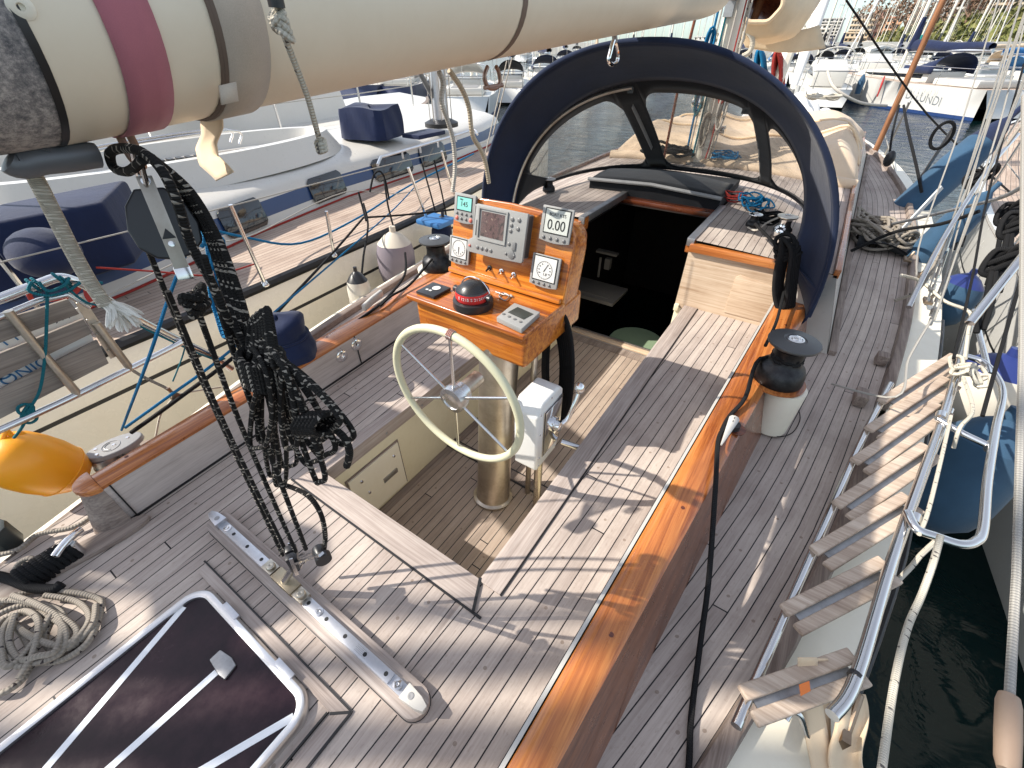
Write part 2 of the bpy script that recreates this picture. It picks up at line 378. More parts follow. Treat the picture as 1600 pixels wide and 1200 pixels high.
RGREY=rope_mat('grey_rope',(.34,.30,.25),(.05,.04,.04),.018,.05); RWHITE=rope_mat('white_rope',(.62,.57,.50),None,.012); RCREAM=rope_mat('cream_rope',(.62,.52,.38),None,.016)
RTEAL=rope_mat('teal_rope',(.015,.16,.20),None,.012); RBLUE=rope_mat('blue_rope',(.01,.17,.36),None,.012); RRED=rope_mat('red_rope',(.42,.05,.04),None,.012); RLIGHT=rope_mat('light_line',(.70,.65,.54),(.12,.11,.1),.010,.05)
WIRE=rope_mat('steel_wire',(.46,.44,.40),None,.01,rough=.35)
ORANGE=plain('orange_plastic',(.95,.38,.012),.38,bs=.03); ORANGE.node_tree.nodes['Principled BSDF'].inputs['Subsurface Weight'].default_value=.35; ORANGE.node_tree.nodes['Principled BSDF'].inputs['Subsurface Radius'].default_value=(.08,.03,.005); GREYP=plain('grey_plastic',(.27,.27,.27),.42,bs=.05); GREYL=plain('light_grey_plastic',(.46,.46,.45),.4)
IVWHEEL=plain('ivory_rim',(.62,.60,.42),.42,bs=.06)
GLASSD=None
# ---------------------------------------------------------------- more materials
def glass_clear():
    m,nt,b=mk('clear_vinyl',(.9,.9,.9),.06)
    t=nd(nt,'ShaderNodeBsdfTransparent'); t.inputs[0].default_value=(.93,.93,.92,1)
    n=noise(nt,mapping(nt,tc(nt),(2.2,2.2,5)),1,4,.6,1.2); 
    mx=nd(nt,'ShaderNodeMixShader'); f=ramp(nt,n,[(.35,(.28,.28,.28)),(.68,(.66,.66,.66))])
    L(nt,f,mx.inputs[0]); L(nt,t.outputs[0],mx.inputs[1]); L(nt,b.outputs[0],mx.inputs[2])
    b.inputs['Base Color'].default_value=(.42,.39,.35,1); b.inputs['Roughness'].default_value=.10  # beige haze in the pane colour stands in for reflections
    bump(nt,b,noise(nt,mapping(nt,tc(nt),(3,3,7)),1,4,.6,1.5),.9,.03)
    L(nt,mx.outputs[0],nt.nodes['Material Output'].inputs[0]); return m
VINYL=glass_clear()
def hatchglass():
    m,nt,b=mk('smoked_acrylic',(.020,.008,.014),.12,spec=.22,coat=.06)
    v=tc(nt); n=noise(nt,v,5,6,.7); n2=noise(nt,mapping(nt,v,(160,160,160)),1,2)
    L(nt,mixc(nt,ramp(nt,n,[(.4,(0,0,0)),(.8,(1,1,1))]),(.012,.005,.009),(.045,.022,.028)),b.inputs['Base Color'])
    L(nt,math_(nt,'ADD',.08,math_(nt,'MULTIPLY',ramp(nt,n,[(.35,(0,0,0)),(.75,(1,1,1))]),.28)),b.inputs['Roughness']); bump(nt,b,n2,.05,.001); return m
HGLASS=hatchglass(); DARKG=plain('dark_window',(.012,.014,.018),.08,spec=.7)
def water_mat():
    m,nt,b=mk('harbour_water',(.002,.010,.010),.03,spec=.33)
    b.inputs['IOR'].default_value=1.33
    v=tc(nt); a=noise(nt,mapping(nt,v,(1,1.6,1),(0,0,.5)),2.2,4,.6,.5); c=noise(nt,mapping(nt,v,(1,1.4,1)),.55,3,.5)
    f=noise(nt,v,.04,2)
    h=math_(nt,'ADD',math_(nt,'MULTIPLY',a,.55),c)
    geo=nd(nt,'ShaderNodeNewGeometry')
    dn=nd(nt,'ShaderNodeVectorMath'); dn.operation='LENGTH'; L(nt,geo.outputs['Position'],dn.inputs[0])
    calm=nd(nt,'ShaderNodeMapRange'); calm.inputs['From Min'].default_value=3; calm.inputs['From Max'].default_value=14; calm.inputs['To Min'].default_value=.16; calm.inputs['To Max'].default_value=1.0
    L(nt,dn.outputs['Value'],calm.inputs['Value'])
    n=nd(nt,'ShaderNodeBump'); n.inputs['Distance'].default_value=.10; L(nt,calm.outputs[0],n.inputs['Strength']); L(nt,h,n.inputs['Height']); L(nt,n.outputs[0],b.inputs['Normal'])
    return m
WATER=water_mat()
# ---------------------------------------------------------------- setting: water
g=G(); g.poly([(-1500,-300,-1.2),(1500,-300,-1.2),(1500,1500,-1.2),(-1500,1500,-1.2)]); 
w_=g.build('water',WATER); w_['kind']='structure'
# ---------------------------------------------------------------- the yacht we stand on
E_TAB=[(-3.2,.15),(-2.6,.38),(-1.6,.62),(-.8,.82),(0,1.05),(.6,1.22),(1.2,1.38),(1.7,1.46),(2.9,1.61),(3.5,1.68),(5,1.76),(6.5,1.72),(8,1.48),(9.3,1.10),(10.5,.58),(11.3,.12)]
def E(y):
    # smooth interpolation
    return (interp(E_TAB,y-.3)+interp(E_TAB,y)+interp(E_TAB,y+.3))/3
def zs(y): return -.06+(.34*((y-2.8)/8)**1.4 if y>2.8 else 0)
def xin(y): return .787+.054*y      # coaming inner face, offset from centre line
def capout(y): return .787+.054*y+.085+.034*max(min(y,3),-.5)
def base_out(y): return capout(y)+.072
yacht=thing('sailing_yacht','classic teak decked sailing yacht with varnished coamings, seen from its own cockpit','sailing yacht',(CX,4,0))
def side(pts,s): # s=+1 starboard, -1 port ; pts given as offsets from centre
    return [(CX+s*p[0],p[1],p[2]) for p in pts]
YS=[-3.1+.25*i for i in range(int(14.2/.25))]
# side decks (two sweeps of planking)
for s in (1,-1):
    g=G()
    def inner(y):
        if y<2.8: return base_out(y)-.02 if y>-.05 else (capout(-.05) if s<0 else base_out(y)-.02)
        return 1.30+.02*min((y-2.8)/2,1)-.0 if y<8.4 else max(1.32-(y-8.4)*.62,0)
    for a,b_ in zip(YS,YS[1:]):
        ia,ib=min(inner(a),E(a)),min(inner(b_),E(b_))
        n=4
        for k in range(n):
            t0,t1=k/n,(k+1)/n
            P=[(lerp(ia,E(a),t0),a),(lerp(ia,E(a),t1),a),(lerp(ib,E(b_),t1),b_),(lerp(ib,E(b_),t0),b_)]
            g.poly([(CX+s*p[0],p[1],zs(p[1])) for p in P],[(E(p[1])-p[0],p[1]) for p in P])
    g.build('side_deck',TEAK,yacht)
# aft deck, bridge deck & cockpit seats, all at z=0
FX0,FX1,FY0,FY1,FZ=-1.302,-.482,.52,2.80,-.47     # well opening
g=G()
def seatpoly(pts,mode):
    uvs=[]
    for x,y in pts:
        if mode=='c': uvs.append((x+1.31,y))
        elif mode=='s': uvs.append(((CX+xin(y))-x+.02,y))
        else: uvs.append((x-(CX-xin(y))+.03,y))
    g.poly([(x,y,0) for x,y in pts],uvs)
def strip(x0,x1,y0,y1,mode,n=6):
    for i in range(n):
        a=lerp(y0,y1,i/n); b_=lerp(y0,y1,(i+1)/n)
        fx0=x0 if callable(x0) else (lambda y,_=x0:_); fx1=x1 if callable(x1) else (lambda y,_=x1:_)
        seatpoly([(fx0(a),a),(fx1(a),a),(fx1(b_),b_),(fx0(b_),b_)],mode)
SX=-.49; PX=-1.37
strip(SX,lambda y:CX+xin(y)+.02,-3.0,.52,'s'); strip(SX,lambda y:CX+xin(y)+.02,.52,2.80,'s')
strip(lambda y:CX-xin(y)-.02 if y>-.06 else CX-E(y),PX,-3.0,-.06,'p'); strip(lambda y:CX-xin(y)-.02,PX,-.06,2.8,'p')
strip(PX,SX,-3.0,.52,'c'); 
g.build('cockpit_deck',TEAK,yacht)
g=G(); g.poly([(PX,.52,-.001),(FX0,.52,-.001),(FX0,2.8,-.001),(PX,2.8,-.001)]); g.build('seat_margin',WOODY,yacht)
# well: walls and sole
g=G(); 
T=.02
g.box((FX0-T/2,(FY0+FY1)/2,(FZ+0)/2-.035),(T,FY1-FY0,-FZ-.07)); g.box((FX1+T/2,(FY0+FY1)/2,FZ/2-.035),(T,FY1-FY0,-FZ-.07))
g.box(((FX0+FX1)/2,FY0-T/2,FZ/2-.02),(FX1-FX0,T,-FZ-.04)); g.build('well_side',CREAM,yacht)
g=G(); g.poly([(FX0,FY0,FZ),(FX1,FY0,FZ),(FX1,FY1,FZ),(FX0,FY1,FZ)],[(x-FX0+.01,y) for x,y in ((FX0,FY0),(FX1,FY0),(FX1,FY1),(FX0,FY1))]); g.build('cockpit_sole',TEAKW,yacht)
# sole border planks + cross board
g=G(); g.box(((FX0+FX1)/2,1.27,FZ+.003),(FX1-FX0,.055,.006)); g.box(((FX0+FX1)/2,2.735,FZ+.003),(FX1-FX0-.01,.09,.006)); g.box((FX0+.026,(FY0+FY1)/2,FZ+.002),(.045,FY1-FY0-.2,.004)); g.build('sole_border',WOODD,yacht)
g=G(); g.box(((FX0+FX1)/2,1.236,FZ+.0035),(FX1-FX0,.006,.005)); g.box(((FX0+FX1)/2,1.302,FZ+.0035),(FX1-FX0,.006,.005)); g.build('caulking_line',BLACK,yacht)
# fiddle boards: thick teak edge round the well
g=G(); g.box((FX0-.012,(FY0+FY1)/2,-.03),(.034,FY1-FY0,.075))
for yy in (.62,.86,1.1,1.4,1.8,2.2): g.lathe([(0,0),(.007,0),(.006,.002),(0,.003)],12,frame((FX0+.0052,yy,-.045),(1,0,0)),1)
g.build('seat_edge',[WOODY,DULL],yacht)
g=G(); g.box((FX1+.012,(FY0+FY1)/2,-.03),(.034,FY1-FY0,.075)); g.build('seat_edge',WOODY,yacht,bevel=.006)
for c_,w_2 in ((SX+.045,.085),):
    g=G(); g.box((c_,(FY0+2.8)/2,.0035),(w_2,2.8-FY0,.007)); g.build('seat_margin',WOODY,yacht,bevel=.002)
    g=G(); g.box((c_+w_2/2+.003,(FY0+2.8)/2,.002),(.006,2.8-FY0,.004)); g.build('caulking_line',BLACK,yacht)
# aft margin of the well with mitred corner
g=G(); g.prism([(FX0-.06,.432),(SX+.045,.432),(SX-.001,.525),(FX0-.035,.525)],.001,.008); g.build('aft_margin',WOODX,yacht,bevel=.003)
g=G(); g.box(((FX0+SX)/2-.0,.429,.0025),(SX-FX0+.16,.008,.005)); g.bar((SX+.048,.430,.005),(SX+.002,.53,.005),.006,.009); g.build('caulking_line',BLACK,yacht)
# engine-locker door and vent slot in the port well side
g=G(); g.prism([(0,0),(.30,0),(.30,.30),(0,.30)],0,.012,frame((FX0,.60,-.44),(1,0,0),(0,1,0)))
for (yy,zz) in ((.68,-.29),(.66,-.19),(.86,-.2)): g.lathe([(0,0),(.009,0),(.007,.006),(0,.007)],12,frame((FX0+.012,yy,zz),(1,0,0)),1)
g.build('well_locker',[IVORY,STEEL],yacht)
g=G(); g.prism([(0,0),(.32,0),(.32,.32),(0,.32)],0,.006,frame((FX0,.59,-.45),(1,0,0),(0,1,0))); g.build('locker_trim',WOODD,yacht,bevel=.002)
g=G(); g.box((FX0+.014,.815,-.30),(.006,.09,.03)); g.build('locker_latch',DULL,yacht,bevel=.002)
# coamings
def coaming(s,y0,y1):
    n=14; Y=[lerp(y0,y1,i/n) for i in range(n+1)]; zc=.2
    g=G()
    for a,b_ in zip(Y,Y[1:]):
        for (o0,z0),(o1,z1) in (((lambda y:xin(y)),0),((lambda y:xin(y)-.004),zc-.02)),: pass
        q=[(xin(a),a,-.02),(xin(b_),b_,-.02),(xin(b_)-.006,b_,zc-.018),(xin(a)-.006,a,zc-.018)]
        g.poly(side(q,s),[(p[2],p[1]) for p in q])
    inner=g.build('coaming_inner_face',LOCK if s<0 else WOODD,yacht)
    g=G()
    for a,b_ in zip(Y,Y[1:]):
        q=[(capout(a)-.004,a,zc-.012),(capout(b_)-.004,b_,zc-.012),(base_out(b_),b_,zs(b_)-.01),(base_out(a),a,zs(a)-.01)]
        g.poly(side(q,s))
    g.build('coaming_outer_face',VARN_SHADE,yacht)
    g=G()   # cap with rounded edges
    prof=[(-.006,-.018),(-.010,-.006),(-.004,.002),(.012,.006)]
    for a,b_ in zip(Y,Y[1:]):
        def sec(y):
            i=xin(y)+(.012 if s>0 else -.006); o=capout(y)
            return [(i,zc-.018),(i-.003,zc-.004),(i+.008,zc+.005),((i+o)/2,zc+.008),(o-.012,zc+.004),(o+.002,zc-.006),(o,zc-.02)]
        A,B=sec(a),sec(b_)
        for k in range(len(A)-1):
            q=[(A[k][0],a,A[k][1]),(A[k+1][0],a,A[k+1][1]),(B[k+1][0],b_,B[k+1][1]),(B[k][0],b_,B[k][1])]
            g.poly(side(q,s))
    for yy,S in ((y0,sec(y0)),(y1,sec(y1))):
        g.poly(side([(o,yy,z) for o,z in S],s))
    for i in range(9):
        yy=lerp(y0,y1,(i+.35)/9); g.lathe([(0,0),(.007,0),(.007,.0006),(0,.0007)],14,Matrix.Translation((CX+s*(xin(yy)*.35+capout(yy)*.65),yy,zc+.0068)),1)
    g.build('coaming_cap',[VARN,VARND],yacht)
    return
coaming(1,-1.6,2.79); coaming(-1,-.02,2.79)
# white fillet along the starboard cap
g=G()
for i in range(20):
    a,b_=lerp(-1.6,2.78,i/20),lerp(-1.6,2.78,(i+1)/20)
    for z0,z1,o0,o1 in ((.196,.196,-.004,.006),):
        q=[(xin(a)+o0,a,.2),(xin(a)+o1,a,.2),(xin(b_)+o1,b_,.2),(xin(b_)+o0,b_,.2)]; g.poly(side(q,1))
        q=[(xin(a)+o0,a,.2),(xin(a)+o0,a,.15),(xin(b_)+o0,b_,.15),(xin(b_)+o0,b_,.2)]; g.poly(side(q,1))
g.build('white_fillet',plain('fillet_grey',(.50,.48,.44),.5),yacht)
# rounded end post of the port coaming
g=G()
o=CX-(xin(0)+capout(0))/2; 
prof=[]
for i in range(13):
    a=math.pi*i/12+math.pi
    prof.append((math.cos(a),math.sin(a)))
def post(u,v):
    a=math.pi+math.pi*u; ww=(capout(0)-xin(0))/2+.006+.022*(1-v); return (o+math.cos(a)*ww*1.0-.0, -.02+math.sin(a)*(.055+.05*(1-v)), lerp(-.01,.182,v))
g.grid(post,16,4); g.build('coaming_end_post',WOODD,yacht)
g=G(); pts=[(o+math.cos(math.pi+math.pi*i/16)*.062,-.02+math.sin(math.pi+math.pi*i/16)*.062) for i in range(17)]
g.prism(pts,.182,.206); g.build('coaming_end_cap',VARN,yacht,bevel=.006)
# joint lines on port coaming
g=G()
yy=1.13; g.box((CX-xin(yy)+.007,yy,.09),(.004,.005,.19))
g.build('joint_line',BLACK,yacht)
g=G(); g.box((CX-xin(0)+.007,0,.09),(.004,.005,.19)); g.build('joint_line',BLACK,yacht)
g=G()
for i in range(12):
    a,b_=lerp(-.02,2.79,i/12),lerp(-.02,2.79,(i+1)/12); g.bar(side([(xin(a)-.004,a,.003)],-1)[0],side([(xin(b_)-.004,b_,.003)],-1)[0],.010,.006)
g.build('caulking_line',BLACK,yacht)
# deck house: bulkhead, roof, sides
RZ=.40
def rz(o): return RZ+.045*(1-(o/1.2)**2)
CO0,CO1=FX0,-.55            # companionway x range
g=G(); 
g.box(((CO1+.2)/2,2.815,.18),(.2-CO1,.03,.40)); g.build('bulkhead',PALE,yacht)
g=G(); g.prism([(0,0),(.30,0),(.30,.22),(.02,.26),(0,.24)],0,.005,frame((-.24,2.80,.03),(0,-1,0),(1,0,0))); g.build('bulkhead_locker',PALE,yacht,bevel=.003)
g=G(); g.box((-1.68,2.815,.18),(.78,.03,.40)); g.build('bulkhead',PALE,yacht)
for x_,w_3 in ((-.175,.75),(-1.69,.78)):
    g=G(); g.box((x_,2.80,.395),(w_3,.055,.05)); g.build('bulkhead_rail',VARNX,yacht,bevel=.012)
# cream corner piece beside the companionway
g=G(); g.box((-.535,2.795,-.02),(.03,.02,.05)); g.box((CO1+.025,2.86,-.24),(.04,.12,.46)); g.build('companionway_jamb',CREAM,yacht,bevel=.004)
# roof planking
g=G()
def roof(x0,x1,y0,y1,nx=8,ny=6):
    for i in range(nx):
        for j in range(ny):
            a,b_=lerp(x0,x1,i/nx),lerp(x0,x1,(i+1)/nx); c,d=lerp(y0,y1,j/ny),lerp(y0,y1,(j+1)/ny)
            P=[(a,c),(b_,c),(b_,d),(a,d)]; g.poly([(x,y,rz(x-CX)) for x,y in P],[(x+.3,y) for x,y in P])
roof(-.545,.24,2.80,4.0); roof(-2.10,CO0-.01,2.80,4.0); roof(-2.10,.24,4.0,8.2,12,8)
g.build('coach_roof',TEAK,yacht)
# coach roof side: white with varnished ends
for s in (1,-1):
    g=G(); Y=[2.79+i*.3 for i in range(19)]
    for a,b_ in zip(Y,Y[1:]):
        q=[(1.17,a,rz(1.17)+.0),(1.17,b_,rz(1.17)),(1.31,b_,zs(b_)-.01),(1.31,a,zs(a)-.01)]; g.poly(side(q,s))
    g.poly(side([(1.17,2.79,rz(1.17)),(1.31,2.79,-.08),(1.0,2.79,-.08),(1.0,2.79,.40)],s))
    g.build('coach_roof_side',WHITE,yacht)
    g=G()
    for a,b_ in zip(Y,Y[1:]): g.bar(side([(1.165,a,rz(1.17)+.008)],s)[0],side([(1.165,b_,rz(1.17)+.008)],s)[0],.05,.03); 
    g.build('roof_edge_trim',VARND if s<0 else VARN,yacht,bevel=.004)
    g=G()
    for a,b_ in zip(Y,Y[1:]): g.bar(side([(1.325,a,zs(a)+.015)],s)[0],side([(1.325,b_,zs(b_)+.015)],s)[0],.03,.04)
    g.build('deck_edge_trim',WOODD,yacht,bevel=.004)
# companionway: dark interior, slides, sill, hood
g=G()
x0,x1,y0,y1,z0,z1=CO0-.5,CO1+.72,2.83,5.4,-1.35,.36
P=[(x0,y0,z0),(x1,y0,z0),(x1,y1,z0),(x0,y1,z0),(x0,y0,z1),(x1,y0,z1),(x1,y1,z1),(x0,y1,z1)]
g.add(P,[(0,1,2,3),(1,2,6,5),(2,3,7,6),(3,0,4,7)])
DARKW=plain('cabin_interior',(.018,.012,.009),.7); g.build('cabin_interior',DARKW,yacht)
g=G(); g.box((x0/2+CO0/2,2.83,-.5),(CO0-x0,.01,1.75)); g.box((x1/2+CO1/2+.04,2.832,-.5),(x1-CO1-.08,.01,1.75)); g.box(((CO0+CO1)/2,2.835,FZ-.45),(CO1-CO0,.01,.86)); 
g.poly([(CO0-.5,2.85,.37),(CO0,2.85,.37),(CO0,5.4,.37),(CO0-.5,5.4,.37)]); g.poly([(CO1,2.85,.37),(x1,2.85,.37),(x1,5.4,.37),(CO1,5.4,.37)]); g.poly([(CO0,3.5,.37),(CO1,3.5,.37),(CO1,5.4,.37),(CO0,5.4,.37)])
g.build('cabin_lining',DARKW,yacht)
# galley sink just inside
g=G(); M_=Matrix.Translation((-1.36,3.35,-.34)); g.prism([(-.24,-.17),(.24,-.17),(.24,.17),(-.24,.17)],-.03,0,M_); g.prism([(-.17,-.11),(.17,-.11),(.17,.11),(-.17,.11)],0,.004,M_); SINKM=plain('sink_white',(.20,.18,.15),.3); 
g.build('galley_sink',SINKM,yacht,bevel=.01)
g=G(); g.box((-1.40,3.62,-.10),(.20,.06,.02)); g.tube([(-1.45,3.6,-.34),(-1.45,3.6,-.15)],.012); g.box((-1.38,3.62,-.2),(.05,.05,.1)); g.build('galley_fitting',SINKM,yacht)
g=G(); g.lathe([(0,0),(.22,0),(.235,.02),(.22,.045),(.0,.05)],32,Matrix.Translation((-.83,3.08,-.60))); g.build('cabin_step_lid',plain('green_lid',(.22,.30,.19),.5),yacht)
g=G(); g.box(((CO0+CO1)/2,2.80,FZ+.012),(CO1-CO0,.05,.024)); g.build('sill',PALE,yacht,bevel=.005)
g=G(); g.box(((CO0+CO1)/2,2.835,FZ+.016),(CO1-CO0,.012,.03)); g.box(((CO0+CO1)/2,2.77,FZ+.006),(CO1-CO0,.006,.012)); g.build('sill_track',ALU,yacht)
for s,x in ((1,CO1-.002),(-1,CO0+.0)):
    g=G(); g.box((x,3.2,.425),(.045,.82,.05)); g.build('hatch_slide',ALU if s>0 else DULL,yacht,bevel=.004)
    g=G(); g.box((x,2.83,.40),(.05,.06,.09)); g.build('slide_end',VARN,yacht,bevel=.006)
# sliding hatch hood
HX0,HX1=-1.62,-.575
g=G(); g.box(((HX0+HX1)/2,3.60,.43),(HX1-HX0,.04,.13)); g.box(((HX0+HX1)/2+.0,3.56,.385),(HX1-HX0-.06,.05,.04)); g.build('hatch_face',VARND,yacht,bevel=.008)
g=G(); 
def hood(u,v):
    x=lerp(HX0+.02*v,HX1-.02*v,u); return (x,lerp(3.56,4.28,v),.50+.03*math.sin(math.pi*u)+.035*math.sin(math.pi*min(v*1.1,1))-.04*v)
g.grid(hood,14,8); g.box(((HX0+HX1)/2,3.9,.46),(HX1-HX0,.66,.08)); g.build('hood_cover',BLKC,yacht,solid=.006)
g=G(); g.tube([(HX0-.01,3.55,.505),((HX0+HX1)/2,3.55,.53),(HX1+.01,3.55,.505)],.014,8); g.build('hood_batten',GREYP,yacht)
def GW(s): return 1.0 if s>0 else .62
# toe rails, gunwale strip and hull
for s in (1,-1):
    g=G()
    for a,b_ in zip(YS,YS[1:]):
        def sec(y): return [(E(y)-.002,zs(y)),(E(y)+.002,zs(y)+.036),(E(y)+.012,zs(y)+.042),(E(y)+.042,zs(y)+.042),(E(y)+.050,zs(y)+.034),(E(y)+.056,zs(y)-.02)]
        if s>0 and 1.95<a<2.3: continue
        A,B=sec(a),sec(b_)
        for k in range(len(A)-1): g.poly(side([(A[k][0],a,A[k][1]),(A[k+1][0],a,A[k+1][1]),(B[k+1][0],b_,B[k+1][1]),(B[k][0],b_,B[k][1])],s))
        for S,yy in ((A,a),(B,b_)): g.poly(side([(p[0],yy,p[1]) for p in S],s))
    g.build('toe_rail',WOODD,yacht)
    g=G()
    for a,b_ in zip(YS,YS[1:]):
        def hs(y):
            e=E(y); return [(e+.05,zs(y)-.004),(e+.05+.17*GW(s),zs(y)-.02),(e+.065+.17*GW(s),zs(y)-.045),(e+.13,zs(y)-.30),(e+.02,zs(y)-.7),(e*.75,-1.45)]
        A,B=hs(a),hs(b_)
        for k in range(len(A)-1): g.poly(side([(A[k][0],a,A[k][1]),(A[k+1][0],a,A[k+1][1]),(B[k+1][0],b_,B[k+1][1]),(B[k][0],b_,B[k][1])],s),m=1 if k==3 else 0)
    g.build('hull_side',[IVORY,IVORY],yacht)
g=G(); y=YS[0]; g.poly([(CX-E(y)-.15,y,zs(y)),(CX+E(y)+.15,y,zs(y)),(CX+.3,y,-1.4),(CX-.3,y,-1.4)]); g.build('transom',IVORY,yacht)
# hatch border boards on the aft deck (hatch opening follows in the fittings)
HXa,HXb,HYf=-1.235,-.64,-.01
g=G(); g.prism([(HXa-.05,.014),(HXb+.045,.014),(HXb+.085,.045),(HXa-.07,.045)],.001,.006); g.build('hatch_border',WOODX,yacht,bevel=.002)
g=G(); g.prism([(HXb+.045,.010),(HXb+.085,.041),(HXb+.085,-1.6),(HXb+.045,-1.6)],.001,.006); g.build('hatch_border',WOODY,yacht,bevel=.002)
g=G(); g.bar((HXa-.08,.047,.003),(HXb+.09,.047,.003),.005,.006,(0,0,1)); g.bar((HXb+.088,.045,.003),(HXb+.088,-1.6,.003),.006,.006); g.bar((HXb+.044,.012,.004),(HXb+.086,.044,.004),.006,.007); g.bar((HXb+.036,.01,.003),(HXb+.036,-1.6,.003),.012,.005); g.build('caulking_line',BLACK,yacht)
# ================================================================ fittings in the cockpit
def rope(name,pts,r,mat,label=None,cat='rope',group=None,n=8,sub=6,closed=False,parent=None):
    g=G(); g.tube(spline(pts,sub,closed),r,n,closed); o=g.build(name,mat,parent,smooth=60)
    if label: tag(o,label,cat,group)
    return o
# ---- steering pedestal + instrument console
CXX=-.98   # console centre x
con=thing('steering_console','varnished wooden instrument console on a stainless steering pedestal in the cockpit well','steering console',(-.83,1.05,-.47))
pa,pb_=V(-.868,1.10,-.47),V(-.875,1.205,.44); g=G(); g.lathe([(.100,0),(.102,.012),(.088,.02),(.084,.04),(.083,.3),(.084,.6),(.085,.91),(.0,.91)],40,frame(pa,pb_-pa,(1,0,0))); g.build('pedestal_column',AGED,con)
g=G(); g.tube([(-.73,1.22,-.47),(-.73,1.25,.5)],.014,10); g.build('cable_pipe',AGED,con)
DX0,DX1,DY0,DY1,DZ0,DZ1=-1.268,-.688,1.10,1.375,.435,.585
g=G(); g.prism([(DX0+.02,DY0+.02),(DX1-.01,DY0+.02),(DX1-.01,DY1+.2),(DX0+.03,DY1+.2)],DZ0-.02,DZ1-.02); g.build('desk_box',VARNC,con,bevel=.018,seg=3)
g=G(); g.prism([(DX0,DY0-.008),(DX1,DY0-.008),(DX1+.004,DY1+.02),(DX0,DY1+.02)],DZ1-.022,DZ1); g.build('desk_top',VARNC,con,bevel=.007,seg=3)
# panel frame
PO=Vector((DX0,DY1,DZ1)); PU=Vector((1,0,0)); PV=Vector((0,.22,.975)).normalized(); PN=PU.cross(PV)  # PN points aft (towards helmsman)
def puv(x,y):
    x=600+x/4.444;y=260+y/4.444; d=ray(x,y); t=((PO-CAM).dot(PN))/d.dot(PN); p=CAM+d*t-PO; return (p.dot(PU),p.dot(PV))
PM=Matrix((PU,PV,PN)).transposed().to_4x4(); PM.translation=PO
PW=DX1-DX0
top=[(PW,0),(PW+.004,.20),(PW-.0,.262),(PW-.02,.29),(PW-.06,.308),(PW*.75,.322),(PW*.5,.33),(PW*.25,.326),(.06,.312),(.02,.292),(.003,.262),(0,.20),(0,0)]
g=G(); g.prism(top,-.022,0,PM); g.build('instrument_panel',VARNC,con,bevel=.006,seg=3)
top2=[(PW-.012,-.05),(PW-.012,.20),(PW-.02,.26),(PW-.05,.292),(PW*.5,.316),(.06,.30),(.02,.27),(.012,.2),(.012,-.05)]
g=G(); g.prism(top2,-.17,-.0225,PM); g.build('console_back',VARNC,con,bevel=.02,seg=3)
g=G(); g.box((PW/2,.012,.012),(PW-.01,.022,.022),PM); g.build('hinge_batten',VARNC,con,bevel=.006)
GREYI=plain('instrument_grey',(.30,.30,.29),.42,bs=.03); GREYD=plain('instrument_case',(.07,.07,.07),.5); BTN=plain('button_grey',(.16,.16,.16),.4); BTNR=plain('button_red',(.62,.16,.12),.4)
LCD=plain('lcd_grey',(.52,.54,.50),.25); LCDT=plain('lcd_teal',(.22,.58,.52),.25); DIAL=plain('dial_white',(.62,.62,.60),.3); INK=plain('ink_black',(.01,.01,.01),.5); DSCR=plain('dark_screen',(.05,.055,.05),.12)
def plotscreen():
    m,nt,b=mk('plotter_screen',(.1,.07,.07),.12,coat=.5)
    v=tc(nt); n=noise(nt,mapping(nt,v,(40,40,26),(0,0,.4)),1,6,.75,.4); x=nd(nt,'ShaderNodeTexVoronoi'); x.inputs['Scale'].default_value=90; L(nt,v,x.inputs['Vector'])
    L(nt,ramp(nt,n,[(.42,(.035,.022,.022)),(.52,(.13,.075,.07)),(.58,(.06,.03,.035)),(.66,(.34,.24,.19))]),b.inputs['Base Color']); return m  # mottled reflection painted into the screen colour
PSCR=plotscreen()
def instr(name,uv0,uv1,parent,th=.022,label=None,mat=None):
    u0,v0=uv0;u1,v1=uv1
    g=G(); g.prism([(u0+.004,v0+.004),(u1-.004,v0+.004),(u1-.004,v1-.004),(u0+.004,v1-.004)],.001,th*.6,PM,1)
    w_=u1-u0
    g.prism([(u0,v0+.004),(u0+w_*.25,v0-.001),(u0+w_*.5,v0-.003),(u0+w_*.75,v0-.001),(u1,v0+.004),(u1,v1),(u0,v1)],th*.6,th,PM,0)
    o=g.build(name,[mat or GREYI,GREYD],parent,bevel=.003)
    if label: o['label']=label
    return o
def scr(name,u0,v0,u1,v1,z,mat,parent,rim=True):
    g=G(); g.prism([(u0,v0),(u1,v0),(u1,v1),(u0,v1)],z,z+.0012,PM,0)
    if rim:
        e=.004
        g.prism([(u0-e,v0-e),(u1+e,v0-e),(u1+e,v1+e),(u0-e,v1+e)],z-.001,z+.0004,PM,1)
    return g.build(name,[mat,INK],parent)
def btn(u,v,z,r,parent,mat=None,name='button'):
    g=G(); g.lathe([(r*1.25,0),(r*1.25,.0008),(r,.001),(r*.95,.004),(r*.6,.0055),(0,.006)],14,PM@Matrix.Translation((u,v,z))); return g.build(name,mat or BTN,parent)
